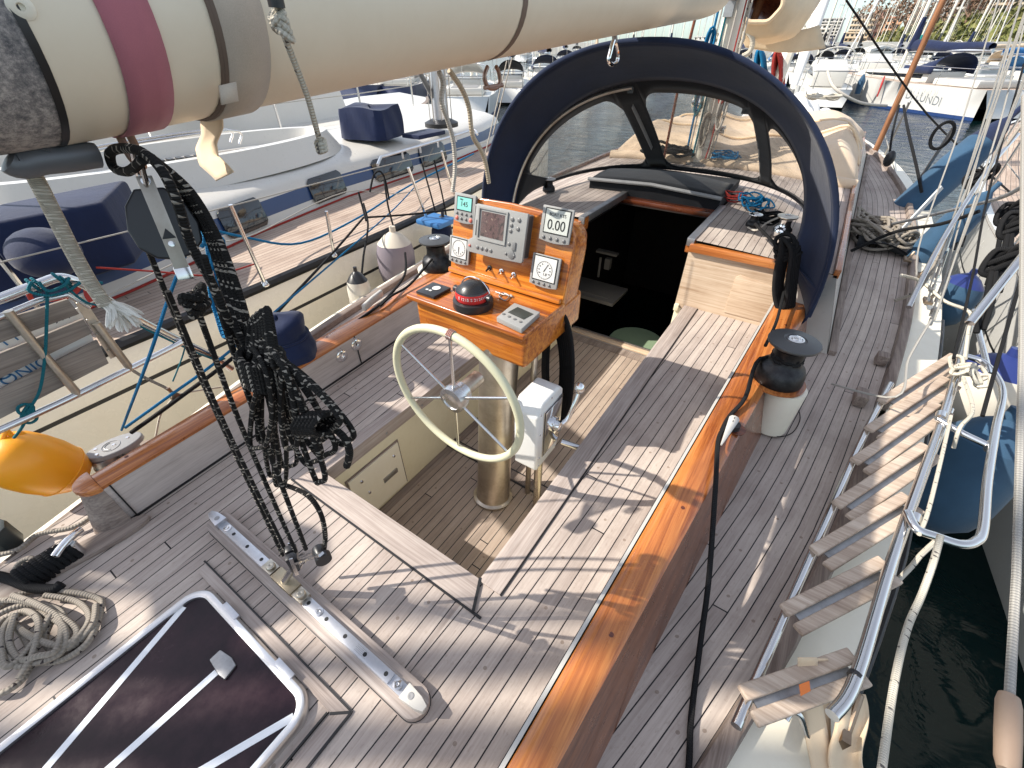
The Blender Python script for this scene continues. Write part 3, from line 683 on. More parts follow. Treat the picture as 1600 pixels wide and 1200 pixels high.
# geometry fitted to the photograph in panel coordinates (metres)
def fit(c,w,h):
    cs=[puv(*p) for p in c]; u=sum(p[0] for p in cs)/4; v=sum(p[1] for p in cs)/4; return (u-w/2,v-h/2),(u+w/2,v+h/2)
SZ=.109
A0,A1=fit(((525,168),(668,205),(640,415),(495,375)),SZ,.112)
A0=(max(A0[0],.006),A0[1]); A1=(A0[0]+SZ,A1[1])
Tt=.024
a=instr('autopilot_display',A0,A1,con,label='grey autopilot control with a pale green screen and two red keys')
scr('screen',A0[0]+.018,A0[1]+.050,A1[0]-.018,A1[1]-.014,Tt-.001,LCDT,a)
for k in range(4):
    btn(A0[0]+.018+.0245*k,A0[1]+.034,Tt-.002,.005,a); btn(A0[0]+.018+.0245*k,A0[1]+.015,Tt-.002,.005 if k in(1,2) else .0072,a,BTNR if k in(0,3) else BTN)
text('digits','145',.026,PM@Matrix.Translation(((A0[0]+A1[0])/2,A0[1]+.072,Tt+.0004)),INK,a)
text('digits','Stby',.010,PM@Matrix.Translation(((A0[0]+A1[0])/2-.015,A0[1]+.090,Tt+.0004)),INK,a)
B0,B1=fit(((488,468),(612,497),(595,695),(457,655)),SZ,.112); B0=(max(B0[0],.006),B0[1]); B1=(B0[0]+SZ,B1[1])
def dial(c0,c1,parent,needle,nums,arc=(.0,2*math.pi),digits=None):
    u=(c0[0]+c1[0])/2; v=c0[1]+.066
    scr('dial_face',c0[0]+.014,c0[1]+.026,c1[0]-.014,c1[1]-.008,Tt-.001,DIAL,parent)
    g=G(); R_=.034
    pts=[PM@Vector((u+R_*math.cos(t),v+R_*math.sin(t),Tt+.001)) for t in [arc[0]+(arc[1]-arc[0])*i/40 for i in range(41)]]
    g.tube(pts,.0006,5)
    for i in range(25):
        t=arc[0]+(arc[1]-arc[0])*i/24; a_=PM@Vector((u+R_*.88*math.cos(t),v+R_*.88*math.sin(t),Tt+.0008)); b_=PM@Vector((u+R_*.98*math.cos(t),v+R_*.98*math.sin(t),Tt+.0008)); g.tube([a_,b_],.0004,4)
    n_=R(needle); g.tube([PM@Vector((u-.006*math.cos(n_),v-.006*math.sin(n_),Tt+.0015)),PM@Vector((u+R_*.8*math.cos(n_),v+R_*.8*math.sin(n_),Tt+.0015))],[.0014,.0006],5)
    g.build('dial_marks',INK,parent)
    for t,s in nums: text('numeral',s,.0062,PM@Matrix.Translation((u+R_*.72*math.cos(R(t)),v+R_*.72*math.sin(R(t)),Tt+.0006)),INK,parent)
    if digits: text('digits',digits,.015,PM@Matrix.Translation((u+.004,v-.016,Tt+.0006)),INK,parent)
    for k in range(4): btn(c0[0]+.018+.0245*k,c0[1]+.012,Tt-.002,.0052,parent)
b=instr('rudder_gauge',B0,B1,con,label='square gauge with its single needle pointing straight down')
dial(B0,B1,b,-91,[(-30,'30'),(-60,'20'),(-120,'20'),(-150,'30')],(R(40),R(400)))
K0,K1=fit(((1128,268),(1345,305),(1300,550),(1085,500)),.128,.125)
k_=instr('speed_display',K0,K1,con,label='square speed display reading 0.00')
scr('screen',K0[0]+.018,K0[1]+.034,K1[0]-.012,K1[1]-.010,Tt-.001,LCD,k_)
text('caption','BOAT KTS',.0150,PM@Matrix.Translation(((K0[0]+K1[0])/2+.003,K1[1]-.027,Tt+.0009)),INK,k_,sx=1.0,ext=.0004)
text('digits','0.00',.050,PM@Matrix.Translation(((K0[0]+K1[0])/2+.003,K0[1]+.061,Tt+.0006)),INK,k_,sx=.88,ext=.0006)
for k in range(4): btn(K0[0]+.02+.029*k,K0[1]+.014,Tt-.002,.006,k_)
W0,W1=fit(((1062,590),(1258,630),(1212,862),(1010,810)),.124,.122)
w_=instr('wind_gauge',W0,W1,con,label='square wind gauge with numbered round dial'); dial(W0,W1,w_,62,[(150,'60'),(120,'30'),(60,'30'),(30,'60'),(0,'90'),(180,'90'),(-30,'120'),(-150,'120')],(0,2*math.pi),'1.8')
# chart plotter
P0,P1=fit(((688,158),(1060,215),(1005,660),(622,555)),.272,.232)
P1=(P1[0],min(P1[1],.31)); Tt0=Tt
g=G(); g.prism([(P0[0]+.01,P0[1]+.01),(P1[0]-.004,P0[1]+.01),(P1[0]-.004,P1[1]-.006),(P0[0]+.01,P1[1]-.006)],.001,.04,PM,1)
g.prism([(P0[0]-.006,P0[1]),(P0[0]-.002,P0[1]-.012),(P0[0]+.13,P0[1]-.012),(P1[0]-.004,P0[1]-.004),(P1[0],P0[1]+.006),(P1[0],P1[1]),(P0[0]+.03,P1[1]),(P0[0]+.024,P0[1]+.05),(P0[0]-.002,P0[1]+.034)],.04,.055,PM,0)
pl=g.build('chart_plotter',[GREYI,GREYD],con,bevel=.004); pl['label']='large chart plotter with a dark unlit screen'
scr('screen',P0[0]+.060,P0[1]+.062,P0[0]+.172,P1[1]-.022,.0545,PSCR,pl)
g=G(); e=.008; uu0,uu1,vv0,vv1=P0[0]+.060-e,P0[0]+.172+e,P0[1]+.062-e,P1[1]-.022+e
for q in ([(uu0-.006,vv0-.006),(uu1+.006,vv0-.006),(uu1,vv0),(uu0,vv0)],[(uu0-.006,vv1+.006),(uu0,vv1),(uu1,vv1),(uu1+.006,vv1+.006)],[(uu0-.006,vv0-.006),(uu0,vv0),(uu0,vv1),(uu0-.006,vv1+.006)],[(uu1+.006,vv0-.006),(uu1+.006,vv1+.006),(uu1,vv1),(uu1,vv0)]):
    g.prism(q,.054,.0605,PM)
g.build('bezel',GREYI,pl)
for k in range(4): btn(P0[0]+.052+.0225*k,P0[1]+.014,.054,.0075,pl)
btn(P0[0]+.012,P0[1]+.014,.054,.0055,pl,BTNR)
for k in range(3): btn(P1[0]-.078+.0195*k,P0[1]+.018,.054,.0052,pl)
for (du,dv,r_) in ((.066,-.03,.0082),(.035,-.028,.0082),(.067,-.052,.0075),(.068,-.073,.0075),(.036,-.060,.008),(.069,-.122,.0072),(.052,-.160,.0165)): btn(P1[0]-du,P1[1]+dv,.054,r_,pl)
g=G(); g.prism([(P1[0]-.052,P1[1]-.142),(P1[0]-.036,P1[1]-.142),(P1[0]-.036,P1[1]-.110),(P1[0]-.052,P1[1]-.110)],.054,.060,PM); g.build('rocker',BTN,pl,bevel=.004)
g=G(); g.prism([(P0[0]+.036,P0[1]+.06),(P0[0]+.050,P0[1]+.06),(P0[0]+.050,P1[1]-.06),(P0[0]+.036,P1[1]-.06)],.054,.057,PM); g.build('card_door',GREYD,pl,bevel=.001)
# switches
for k,(u,v) in enumerate((puv(735,705),puv(818,728),puv(903,752))):
    g=G(); M_=PM@Matrix.Translation((u,v,0)); g.lathe([(.011,0),(.011,.004),(.006,.006),(.005,.014),(0,.015)],14,M_); g.tube([M_@Vector((0,0,.012)),M_@Vector((.004,-.008,.03))],[.0035,.0045],8)
    g.build('toggle_switch',BLACKP if k==0 else CHROME,con)
# compass on the desk
cp=at(600+620/4.444,260+965/4.444,DZ1); cM=Matrix.Translation((cp.x,cp.y,DZ1))
g=G(); g.lathe([(0,0),(.078,0),(.080,.006),(.078,.030),(.066,.034),(.060,.026),(0,.026)],40,cM); cbody=g.build('compass',BLACKP,con); cbody['label']='steering compass with red card under a clear dome'
cM=cM@Matrix.Diagonal((1.12,1.12,1.12,1)); g=G(); g.sph((0,0,.034),.064,16,(1,1,1),cM); 
RED=plain('compass_red',(.75,.03,.03),.35); 
def domemat():
    m,nt,b=mk('dome_glass',(.02,.02,.02),.03,coat=1.0); t=nd(nt,'ShaderNodeBsdfTransparent'); mx=nd(nt,'ShaderNodeMixShader'); mx.inputs[0].default_value=.10
    L(nt,t.outputs[0],mx.inputs[1]); L(nt,b.outputs[0],mx.inputs[2]); L(nt,mx.outputs[0],nt.nodes['Material Output'].inputs[0]); return m
g.build('dome',domemat(),cbody)
g=G(); g.lathe([(0,.028),(.056,.030),(.0600,.038),(.0585,.062)],40,cM,0); g.lathe([(.0583,.062),(.05,.064),(.040,.078),(.025,.088),(.0,.092)],40,cM,1); g.build('compass_card',[RED,BLACKP],cbody)
for i in range(12):
    t=R(-100+i*15); Mx=cM@frame((.0604*math.cos(t),.0604*math.sin(t),.050),(math.cos(t),math.sin(t),.1),(-math.sin(t),math.cos(t),0)); text('numeral',['E','12','15','S','21','24','W','30','33','N','3','6'][i],.014,Mx,plain('white_ink',(.8,.8,.8)) if i==0 else bpy.data.materials['white_ink'],cbody)
g=G(); 
for sgn in (1,-1):
    g=G(); g.lathe([(0,0),(.012,0),(.013,.012),(.010,.016),(0,.016)],14,cM@frame((sgn*.066,-.0,.045),(sgn,0,0))); g.build('compass_knob',BLACKP,cbody)
g=G()
pts=[cM@Vector((.0660*math.cos(t),.016,.034+.0660*math.sin(t))) for t in [math.pi*i/20 for i in range(21)]]; g.tube(pts,.0028,6); g.build('compass_hood_rim',CHROME,cbody)
# black compass cover, flat sensor box
def desk_box(name,corners,h,mat,label,bev=.004):
    P=[at(600+x/4.444,260+y/4.444,DZ1+h) for x,y in corners]; g=G(); g.prism([(p.x,p.y) for p in P],DZ1+.001,DZ1+h); o=g.build(name,mat,con,bevel=bev); o['label']=label; return o,P
o,P=desk_box('switch_box',((220,865),(345,905),(465,840),(340,800)),.014,BLACKP,'flat black square switch box')
c=sum(P,Vector())/4; tM=Matrix.Translation((c.x,c.y,DZ1+.0155))
g=G(); g.lathe([(0,0),(.018,0),(.018,.0006),(0,.0006)],20,tM@Matrix.Translation((.006,.012,0))); g.build('white_mark',DIAL,o)
g=G(); g.box((-.018,-.018,0),(.012,.010,.001),tM); g.box((.0,-.018,0),(.012,.010,.001),tM); g.build('white_mark',DIAL,o)
o,P=desk_box('digital_display',((780,1045),(955,1128),(1085,1010),(905,945)),.022,GREYI,'grey digital display lying flat, its dark screen blank')
c=sum(P,Vector())/4; ex=(P[1]-P[0]).normalized(); tM=frame((c.x,c.y,DZ1+.0225),(0,0,1),ex)
g=G(); g.box((.0,.014,0),(.080,.055,.0015),tM); g.build('screen',DSCR,o)
for k in range(4):
    g=G(); g.lathe([(.0065,0),(.006,.002),(0,.003)],12,tM@Matrix.Translation((-.042+.028*k,-.034,0))); g.build('button',BTN,o)
rope('chain',[at(600+x/4.444,260+y/4.444,DZ1+.006) for x,y in ((775,870),(830,890),(870,900),(840,930),(800,900),(830,880),(890,905),(880,890))],.003,DULL,parent=con)
# dark hanging coil of line behind console
for k in range(7):
    cx,cy=863+2*k,570; pts=[aty(cx+(14+k)*math.cos(t),cy-45+ (62+4*k)*math.sin(t)+50,1.5-.012*k) for t in [2*math.pi*i/14 for i in range(14)]]
    if k==0: hk=rope('hanging_coil',pts,.010,RBLACK,'thick black line coiled and hung behind the wooden console','rope coil',closed=True)
    else: rope('loop',pts,.010,RBLACK,closed=True,parent=hk)
# ---- steering wheel
wc=Vector((-.838,.865,.388)); WR=.285
wh=None
WM=frame(wc,(0,-1,-.04),(1,0,0))
g=G(); g.tube([WM@Vector((WR*math.cos(t),WR*math.sin(t),0)) for t in [2*math.pi*i/72 for i in range(72)]],.0145,14,True); wh=g.build('steering_wheel',IVWHEEL,con); wh['label']='ivory rimmed steering wheel with six thin steel spokes'
g=G(); g.lathe([(.040,-.05),(.040,-.02),(.052,-.018),(.055,.0),(.052,.02),(.036,.024),(.034,.020),(.012,.020),(0,.022)],32,WM); g.build('hub',metal('hub_steel',(.6,.6,.6),.25,.3),wh)
g=G(); g.tube([WM@Vector((0,0,-.02)),WM@Vector((0,0,-.14))],.03,20); g.build('shaft',AGED,wh)
for k in range(6):
    t=R(26+60*k); g=G(); g.tube([WM@Vector((.045*math.cos(t),.045*math.sin(t),.0)),WM@Vector((.9*WR*math.cos(t),.9*WR*math.sin(t),.0)),WM@Vector(((WR-.008)*math.cos(t),(WR-.008)*math.sin(t),0))],[.0062,.0052,.0048],10); g.build('spoke',STEEL,wh)
kp=WM@Vector((WR*math.cos(R(90)),WR*math.sin(R(90)),0))
g=G(); 
for k in range(4): g.tube([WM@(Matrix.Rotation(R(83+k*1.1),4,'Z')@Vector((WR+.0165*math.cos(t),0,.0165*math.sin(t)))) for t in [2*math.pi*i/12 for i in range(12)]],.0025,6,True)
g.build('whipping',rope_mat('pink_twine',(.55,.30,.26),(.7,.7,.68),.01,.4),wh)
# ---- throttle
th=thing('throttle_control','white throttle box with chrome lever on a steel post beside the pedestal','throttle control',(-.63,1.15,-.47))
g=G(); g.tube([(-.632,1.148,-.47),(-.632,1.148,-.02)],.019,16); g.build('post',metal('post_steel',(.55,.50,.42),.25,.3),th)
def bx(x0,x1,y0,y1,z0,z1): return ((x0+x1)/2,(y0+y1)/2,(z0+z1)/2),(x1-x0,y1-y0,z1-z0)
g=G(); hp=[(-.72,-.10+.03),(-.60,-.10-.01),(-.585,-.02),(-.57,.24),(-.60,.30),(-.715,.285)]
g.prism([(1.07,-.07),(1.25,-.07),(1.27,0),(1.27,.27),(1.24,.30),(1.10,.30),(1.065,.25)],-.715,-.60,Matrix(((0,0,1,0),(1,0,0,0),(0,1,0,0),(0,0,0,1)))); g.build('housing',plain('white_abs',(.74,.74,.72),.3),th,bevel=.014,seg=3)
XM=Matrix(((0,0,1,0),(1,0,0,0),(0,1,0,0),(0,0,0,1)))
g=G(); g.prism([(1.12,.0),(1.25,.0),(1.25,.24),(1.12,.24)],-.5995,-.592,XM,0); g.prism([(1.11,-.01),(1.26,-.01),(1.26,.25),(1.11,.25)],-.60,-.5955,XM,1); g.build('face_plate',[CHROME,BLACK],th,bevel=.002)
g=G(); M_=frame((-.592,1.185,.135),(1,0,0),(0,1,0)); g.lathe([(.034,0),(.034,.012),(.024,.014),(.024,.035),(.016,.04),(0,.042)],24,M_); g.build('lever_boss',CHROME,th)
g=G(); g.tube(spline([(-.565,1.185,.135),(-.545,1.22,.16),(-.535,1.245,.22),(-.53,1.27,.275)],5),[.010]*16,10); g.build('lever',CHROME,th)
g=G(); g.sph((-.53,1.275,.295),.022,12,(1,1,1.25)); g.build('lever_knob',CHROME,th)
g=G(); 
for (y_,z_) in ((1.09,.25),(1.09,.14),(1.09,.0),(1.09,-.05),(1.235,-.05),(1.17,.285)): g.lathe([(0,0),(.005,0),(.004,.002),(0,.003)],10,frame((-.600,y_,z_),(1,0,0)))
g.build('housing_screws',STEEL,th)
g=G(); g.tube([(-.60,1.30,-.08),(-.487,1.335,-.10)],.016,14); o=g.build('grab_tube',STEEL); tag(o,'short horizontal steel tube between throttle box and starboard seat','tube')
# ---- winches
def winch(name,base,r,h,label,mat=GUN,discmat=None,group='sheet winches',topd=1.15,wedge=True):
    w=thing(name,label,'winch',tuple(base),group)
    B=Matrix.Translation(base)
    g=G(); g.lathe([(r*1.12,0),(r*1.15,.012),(r*1.12,.05*h/.2),(r*.98,.075*h/.2),(r*.80,.085*h/.2),(r*.72,.10*h/.2),(r*.68,.125*h/.2),(r*.70,.155*h/.2),(r*.82,.165*h/.2),(r*.6,.17*h/.2),(0,.17*h/.2)],40,B); g.build('drum',mat,w)
    g=G(); g.lathe([(r*.5,h*.84),(r*topd,h*.90),(r*topd*1.02,h*.93),(r*topd,h*.955),(r*.9,h*.98),(r*.5,h*1.0),(r*.46,h*.985),(0,h*.985)],44,B); g.build('top_disc',discmat or DULL,w)
    g=G(); g.lathe([(r*.38,0),(r*.38,.004),(r*.30,.005),(r*.28,.003),(r*.2,.003),(r*.16,.006),(r*.11,.006),(r*.10,.001),(0,.001)],32,B@Matrix.Translation((0,0,h*.985))); g.build('centre_ring',STEEL,w)
    return w
wb=Vector((.135,1.93,.205))
TOPD=plain('winch_top_grey',(.10,.10,.10),.42,metal_=.6,bs=.08)
winch('sheet_winch',wb,.088,.215,'large black winch with wide grey top disc on the starboard varnished coaming',discmat=TOPD)
g=G(); g.lathe([(.118,0),(.118,.012),(.0,.012)],40,Matrix.Translation((wb.x,wb.y,.195))); tag(g.build('winch_pad',VARN),'round varnished pad under the starboard winch','winch pad')
g=G(); g.lathe([(.078,0),(.080,.10),(.082,.235),(0,.235)],40,Matrix.Translation((wb.x+.050,wb.y-.01,-.045))); tag(g.build('winch_plinth',IVORY),'cream cylindrical plinth outboard of the starboard winch','winch plinth')
g=G(); P=[Vector((wb.x+math.cos(t)*.058,wb.y+math.sin(t)*.058,.205+.105+.010*t/6.28)) for t in [R(20)*i for i in range(56)]]
tail=[at(1188,560,.29),at(1165,620,.235),at(1140,650,.222),at(1128,672,.222)]
sh=[at(1122,690,.222),at(1118,760,.215),at(1108,900,.10),at(1095,1000,-.02),at(1080,1120,-.045),at(1076,1200,-.045),at(1060,1330,-.045)]
g.tube(spline(tail[::-1]+P[::4],5),.0085,10); tag(g.build('sheet_line',RBLACK,smooth=60),'black sheet wound round the starboard winch and led aft to the white jammer','rope')
rope('sheet_tail',[at(1132,668,.226)]+sh,.0085,RBLACK,'black line running down from the white jammer across the starboard side deck')
# upper part of that sheet goes up to the coil hung on the dodger foot
rope('sheet_line',[at(1196,540,.30),at(1214,500,.27),at(1226,450,.30),at(1232,420,.36),at(1225,380,.42)],.0075,RBLACK,'black line rising from the starboard winch to the coil under the spray hood')
# jammer cleat
rope('wire_loop',[at(1206,668,-.02),at(1215,682,-.045),at(1238,676,-.05),at(1250,655,-.05),at(1246,635,-.045),at(1240,625,-.03)],.0022,RBLACK,'thin black wire loop lying on the side deck beside the winch plinth')
jc=thing('jamming_cleat','white teardrop shaped line jammer on the starboard coaming','cleat',tuple(at(1140,675,.21)))
a_,b_=at(1147,655,.235),at(1128,693,.235)
d_=(b_-a_).normalized(); JM=frame((a_.x,a_.y,.232),(0,0,1),d_)
Lj=(b_-a_).length
tp=[(Lj*1.06,-.003),(Lj*1.06,.003),(0.02,.017),(0.0,.019),(-.014,.013),(-.018,0),(-.014,-.013),(0,-.019),(.02,-.017)]
g=G(); g.prism(tp,0,.009,JM); g.build('cleat_top',WHITE,jc,bevel=.002)
g=G(); g.lathe([(.026,-.024),(.024,-.0),(0,0)],24,JM@Matrix.Translation((.022,.008,0))); g.build('cleat_drum',BLACKP,jc)
g=G(); g.box((.0,0,.0098),(.008,.003,.001),JM); g.box((.022,0,.0098),(.008,.003,.001),JM); g.build('bolt',INK,jc)
g=G(); g.lathe([(.035,0),(.035,.004),(0,.004)],24,Matrix.Translation((a_.x+.02,a_.y-.02,.2065))); g.build('cleat_pad',VARND,jc)
# port primary winch
pb=Vector((-1.955,2.0,.205))
winch('sheet_winch',pb,.088,.205,'black winch on the port coaming behind the wooden console',discmat=TOPD)
g=G(); g.lathe([(.10,0),(.115,.245),(0,.245)],36,Matrix.Translation((pb.x-.03,pb.y,-.045))); tag(g.build('winch_plinth',IVORY),'cream plinth under the port winch','winch plinth')
rope('port_sheet',[at(633,395,.30),at(632,430,.24),at(600,470,.235),at(560,500,.20),at(530,520,.14)],.0075,RBLACK,'black sheet leading aft from the port winch past the white clutch')
rope('port_sheet',[at(675,405,.30),at(640,445,.235),at(612,462,.235),at(594,478,.235)],.0075,RBLACK,'black sheet from the port winch into the white clutch')
g=G(); a_,b_=at(568,482,.235),at(596,458,.235); g.bar(a_,b_,.032,.022); g.tube([a_+V(0,0,.012),(a_+b_)/2+V(0,0,.016),b_+V(0,0,.012)],.012,8); tag(g.build('line_clutch',WHITE,bevel=.003),'white line clutch on the port coaming cap','line clutch')
# chrome sockets in the port coaming face
for k,(x,y) in enumerate(((533,556),(556,538))):
    xx=-1.7-.02; p=atx(x,y,-1.775 if k else -1.768); M_=frame((p.x+.0,p.y,p.z),(1,0,.05))
    M_=M_@Matrix.Diagonal((1.35,1.35,1.35,1)); g=G(); g.lathe([(.024,-.012),(.026,.0),(.024,.006),(.018,.009),(.009,.009),(.008,.004),(0,.004)],24,M_); g.box((-.0,.027,.003),(.016,.012,.008),M_); tag(g.build('engine_gauge',CHROME),['aft','forward'][k]+' of two round chrome sockets in the port coaming','socket')
# navy winch cover
cw_=thing('winch_cover','navy canvas cover pulled over a winch on the port coaming','winch cover',(-1.83,.86,.205))
def cover(u,v):
    t=2*math.pi*u; z=v
    r=1.2*interp([(0,.098),(.2,.104),(.45,.092),(.52,.078),(.6,.082),(.85,.085),(.95,.07),(1,.001)],v)
    r*=1+.05*math.sin(3*t+1+4*v)+.03*math.sin(7*t+6*v)
    return (-1.86+r*math.cos(t),.83+r*math.sin(t),.205+.22*min(v,.97)+.012*math.sin(2*t)*v)
g=G(); g.grid(cover,48,24); g.build('cover',NAVYL,cw_)
g=G(); g.tube([(-1.86+.104*math.cos(t),.83+.104*math.sin(t),.205+.22*.50) for t in [2*math.pi*i/30 for i in range(30)]],.006,6,True); g.build('drawstring_hem',NAVYL,cw_)
# port turning block
tb=thing('turning_block','grey cast turning block with curved lettering on the port rail','turning block',(-2.06,.10,.0))
bp=at(182,700,.05); BM=Matrix.Translation((bp.x,bp.y,-.03))@Matrix.Rotation(R(-12),4,'Z')
def oval(a,b,n=28,e=0): return [(a*math.cos(2*math.pi*i/n),b*math.sin(2*math.pi*i/n)) for i in range(n)]
g=G(); g.prism([(x,y+.01) for x,y in oval(.062,.115)],0,.03,BM); g.build('block_base',WOODD,tb,bevel=.004)
g=G(); g.prism([(x,y) for x,y in oval(.05,.045)],.03,.075,BM@Matrix.Translation((0,-.055,0))); g.prism(oval(.035,.035),.03,.07,BM@Matrix.Translation((0,.035,0))); g.build('block_body',DULL,tb,bevel=.003)
g=G(); g.prism([(x,y) for x,y in oval(.056,.10)],.075,.10,BM); g.build('block_cheek',GREYP,tb,bevel=.006,seg=3)
g=G(); 
for x,y in ((-.02,-.06),(.02,-.06),(0,.0),(-.01,.05)): g.lathe([(0,0),(.007,0),(.006,.003),(0,.003)],12,BM@Matrix.Translation((x,y,.100)))
g.build('bolt_heads',STEEL,tb)
g=G(); g.tube([BM@Vector((.032*math.cos(t),.032*math.sin(t)-.01,.101)) for t in [2*math.pi*i/24 for i in range(24)]],.0015,5,True); g.tube([BM@Vector((.022*math.cos(t),.022*math.sin(t)-.01,.101)) for t in [math.pi+math.pi*i/24 for i in range(24)]],.0015,5); g.build('cast_ring',DULL,tb)
# ---- traveller
tr=thing('mainsheet_traveller','weathered wooden traveller base with pitted aluminium track across the aft deck','traveller',(-.98,.19,0))
ta,tb_=at(343,824,.03),at(674,1106,.03); ty=.19; hw=.041
print('trav',ta,tb_)
def capsule(x0,x1,w,n=12):
    return [(x1+w*math.cos(t),w*math.sin(t)) for t in [-math.pi/2+math.pi*i/n for i in range(n+1)]]+[(x0-w*math.cos(t),-w*math.sin(t)) for t in [-math.pi/2+math.pi*i/n for i in range(n+1)]]
TMx=Matrix.Translation((0,.155,0))
TX0,TX1=-1.40,-.425
g=G(); g.prism(capsule(TX0,TX1,hw+.004),0,.003,TMx,1); g.prism(capsule(TX0,TX1,hw),.001,.030,TMx,0); g.build('wooden_base',[WOODX,BLACK],tr,bevel=.004)
g=G(); g.box(((TX0+TX1)/2,0,.035),(TX1-TX0-.04,.032,.010),TMx); g.box(((TX0+TX1)/2,0,.043),(TX1-TX0-.16,.030,.010),TMx); g.build('track',ALU,tr,bevel=.002)
for s,x in ((1,TX1),(-1,TX0)):
    g=G(); g.prism([(x-s*.03,-.021),(x-s*.03,.021),(x+s*.02,.016),(x+s*.045,.008),(x+s*.045,-.008),(x+s*.02,-.016)],.029,.056,TMx); g.build('track_end',WHITE if s>0 else ALU,tr,bevel=.003)
    g=G(); g.lathe([(.009,0),(.009,.001),(.004,.0015),(0,.0005)],14,TMx@Matrix.Translation((x-s*.005,0,.056))); g.build('end_screw',DULL,tr)
g=G()
for k in range(10):
    x=lerp(TX0+.11,TX1-.10,k/9)
    if abs(x+.985)<.10: continue
    g.lathe([(.0062,0),(.0062,.0007),(0,.0007)],14,TMx@Matrix.Translation((x,0,.048)))
g.build('track_holes',INK,tr)
for x in (TX0+.07,TX1-.055,TX1-.39,TX0+.32):
    g=G(); g.lathe([(.013,0),(.013,.002),(.008,.003),(.003,.003),(0,.001)],18,TMx@Matrix.Translation((x,0,.0485))); g.build('track_bolt',STEEL,tr)
g=G()
for k in range(5): g.box((TX1-.20+.012*0,.008-.004*k,.0483),(.045-.006*(k%2),.0009,.0006),TMx)
g.build('engraved_lines',DULL,tr)
car=Vector((-.975,.155,.05))
g=G(); g.box((car.x,car.y,.058),(.105,.042,.022)); g.build('car',metal('car_bronze',(.40,.34,.24),.35,.6),tr,bevel=.004)
for dx in (-.085,.075):
    g=G(); g.box((car.x+dx,car.y,.056),(.05,.036,.016)); g.lathe([(.014,.064),(.014,.076),(.011,.08),(.004,.08),(0,.076)],18,Matrix.Translation((car.x+dx+.008,car.y,0))); g.build('car_stop',metal('stop_steel',(.52,.48,.40),.3,.4) if dx<0 else bpy.data.materials['stop_steel'],tr,bevel=.002)
# ---- mainsheet tackle
def tk(x,y,off=0): # point on the tackle plane
    Y=.24
    for _ in range(4): p=aty(x,y,Y+off); Y=.27-(1.25-p.z)*.072
    return p
tkl=thing('mainsheet_tackle','four part black and white flecked mainsheet tackle between boom and traveller','rope tackle',tuple(tk(460,860)))
lb=tk(458,872)
for k,(p0,p1) in enumerate((((232,392),(442,868)),((262,455),(452,872)),((300,460),(462,862)),((318,400),(478,858)))):
    P=[tk(*p0,-.012*k+.02),tk((p0[0]+p1[0])/2-6,(p0[1]+p1[1])/2,-.01*k+.02),tk(*p1,-.006*k+.01)]
    g=G(); g.tube(spline(P,8),.0056,8); g.build('fall',RFLECK,tkl,smooth=60)
lbm=frame(lb+V(0,0,-.005),(0,-.35,.94),(1,0,0))   # lower block local frame
tkM=frame(lb,(1,-.6,0),(0,.1,1))                   # sheave axis across
lbk=thing('traveller_block','small black double block with cam cleat on the traveller car','block',tuple(lb))
g=G()
for o_ in (-.014,.014): g.prism([(.03,-.016),(.034,0),(.03,.016),(-.035,.012),(-.04,0),(-.035,-.012)],o_-.011,o_+.011,tkM)
g.build('block_shell',BLACKP,lbk,bevel=.004)
g=G(); g.box((-.005,0,.027),(.085,.010,.003),tkM); g.box((-.005,0,-.027),(.085,.010,.003),tkM); g.build('block_strap',STEEL,lbk)
g=G(); g.tube([lb+V(0,0,-.03),(car.x+.01,car.y,.085),(car.x,car.y,.066)],[.010,.012,.014],10); 
g.tube([lb+V(.012*math.cos(t),.012*math.sin(t),-.045+.0016*i) for i,t in enumerate([R(40)*i for i in range(30)])],.0018,5); g.build('swivel_spring',STEEL,lbk)
g=G(); a_=tk(470,868);b_=tk(500,858); g.bar(a_,b_,.008,.014); a_=tk(460,880);b_=tk(502,866,-.03); g.bar(a_,b_,.006,.012); g.build('cam_arm',STEEL,lbk)
cc=tk(499,862,-.01); g=G(); g.lathe([(.014,-.012),(.016,0),(.014,.012)],20,frame(cc,(1,-.4,0))); g.lathe([(.018,-.008),(.018,.008)],20,frame(tk(505,872,-.02),(1,-.4,0))); g.build('cam_sheave',BLACKP,lbk)
g=G(); g.lathe([(0,.012),(.007,.012),(.006,.016),(0,.017)],14,frame(cc,(1,-.4,0))); g.build('cam_pin',STEEL,lbk)
# upper block
ub=tk(257,354); ubx=(tk(300,465)-tk(228,290)).normalized()
UM=frame(ub,(tk(262,352,-.2)-ub)*1.0+V(.25,0,.25)*0,ubx)
toc=(CAM-ub).normalized(); UM=frame(ub,(toc+V(-.12,.05,0)).normalized(),ubx)
ubk=thing('mainsheet_block','large black mainsheet block with stainless straps hanging from the boom','block',tuple(ub))
SC=.74
shell=[(SC*a_,SC*b_*1.15) for a_,b_ in [(-.075,-.022),(-.075,.022),(-.045,.044),(.0,.055),(.038,.050),(.062,.030),(.070,0),(.062,-.030),(.038,-.050),(0,-.055),(-.045,-.044)]]
UM0=UM
g=G(); g.prism(shell,.004,.014,UM); g.prism(shell,-.014,-.004,UM); g.prism([(x*.8,y*.8) for x,y in shell],-.004,.004,UM); g.build('block_shell',BLACKP,ubk,bevel=.004,seg=3)
UM=UM@Matrix.Diagonal((SC,SC*1.05,SC*.8,1))
g=G(); g.box((-.005,0,.0225),(.185,.026,.003),UM); g.box((-.005,0,-.0225),(.185,.026,.003),UM); g.build('block_strap',metal('strap_steel',(.42,.38,.33),.42,.4),ubk,bevel=.001)
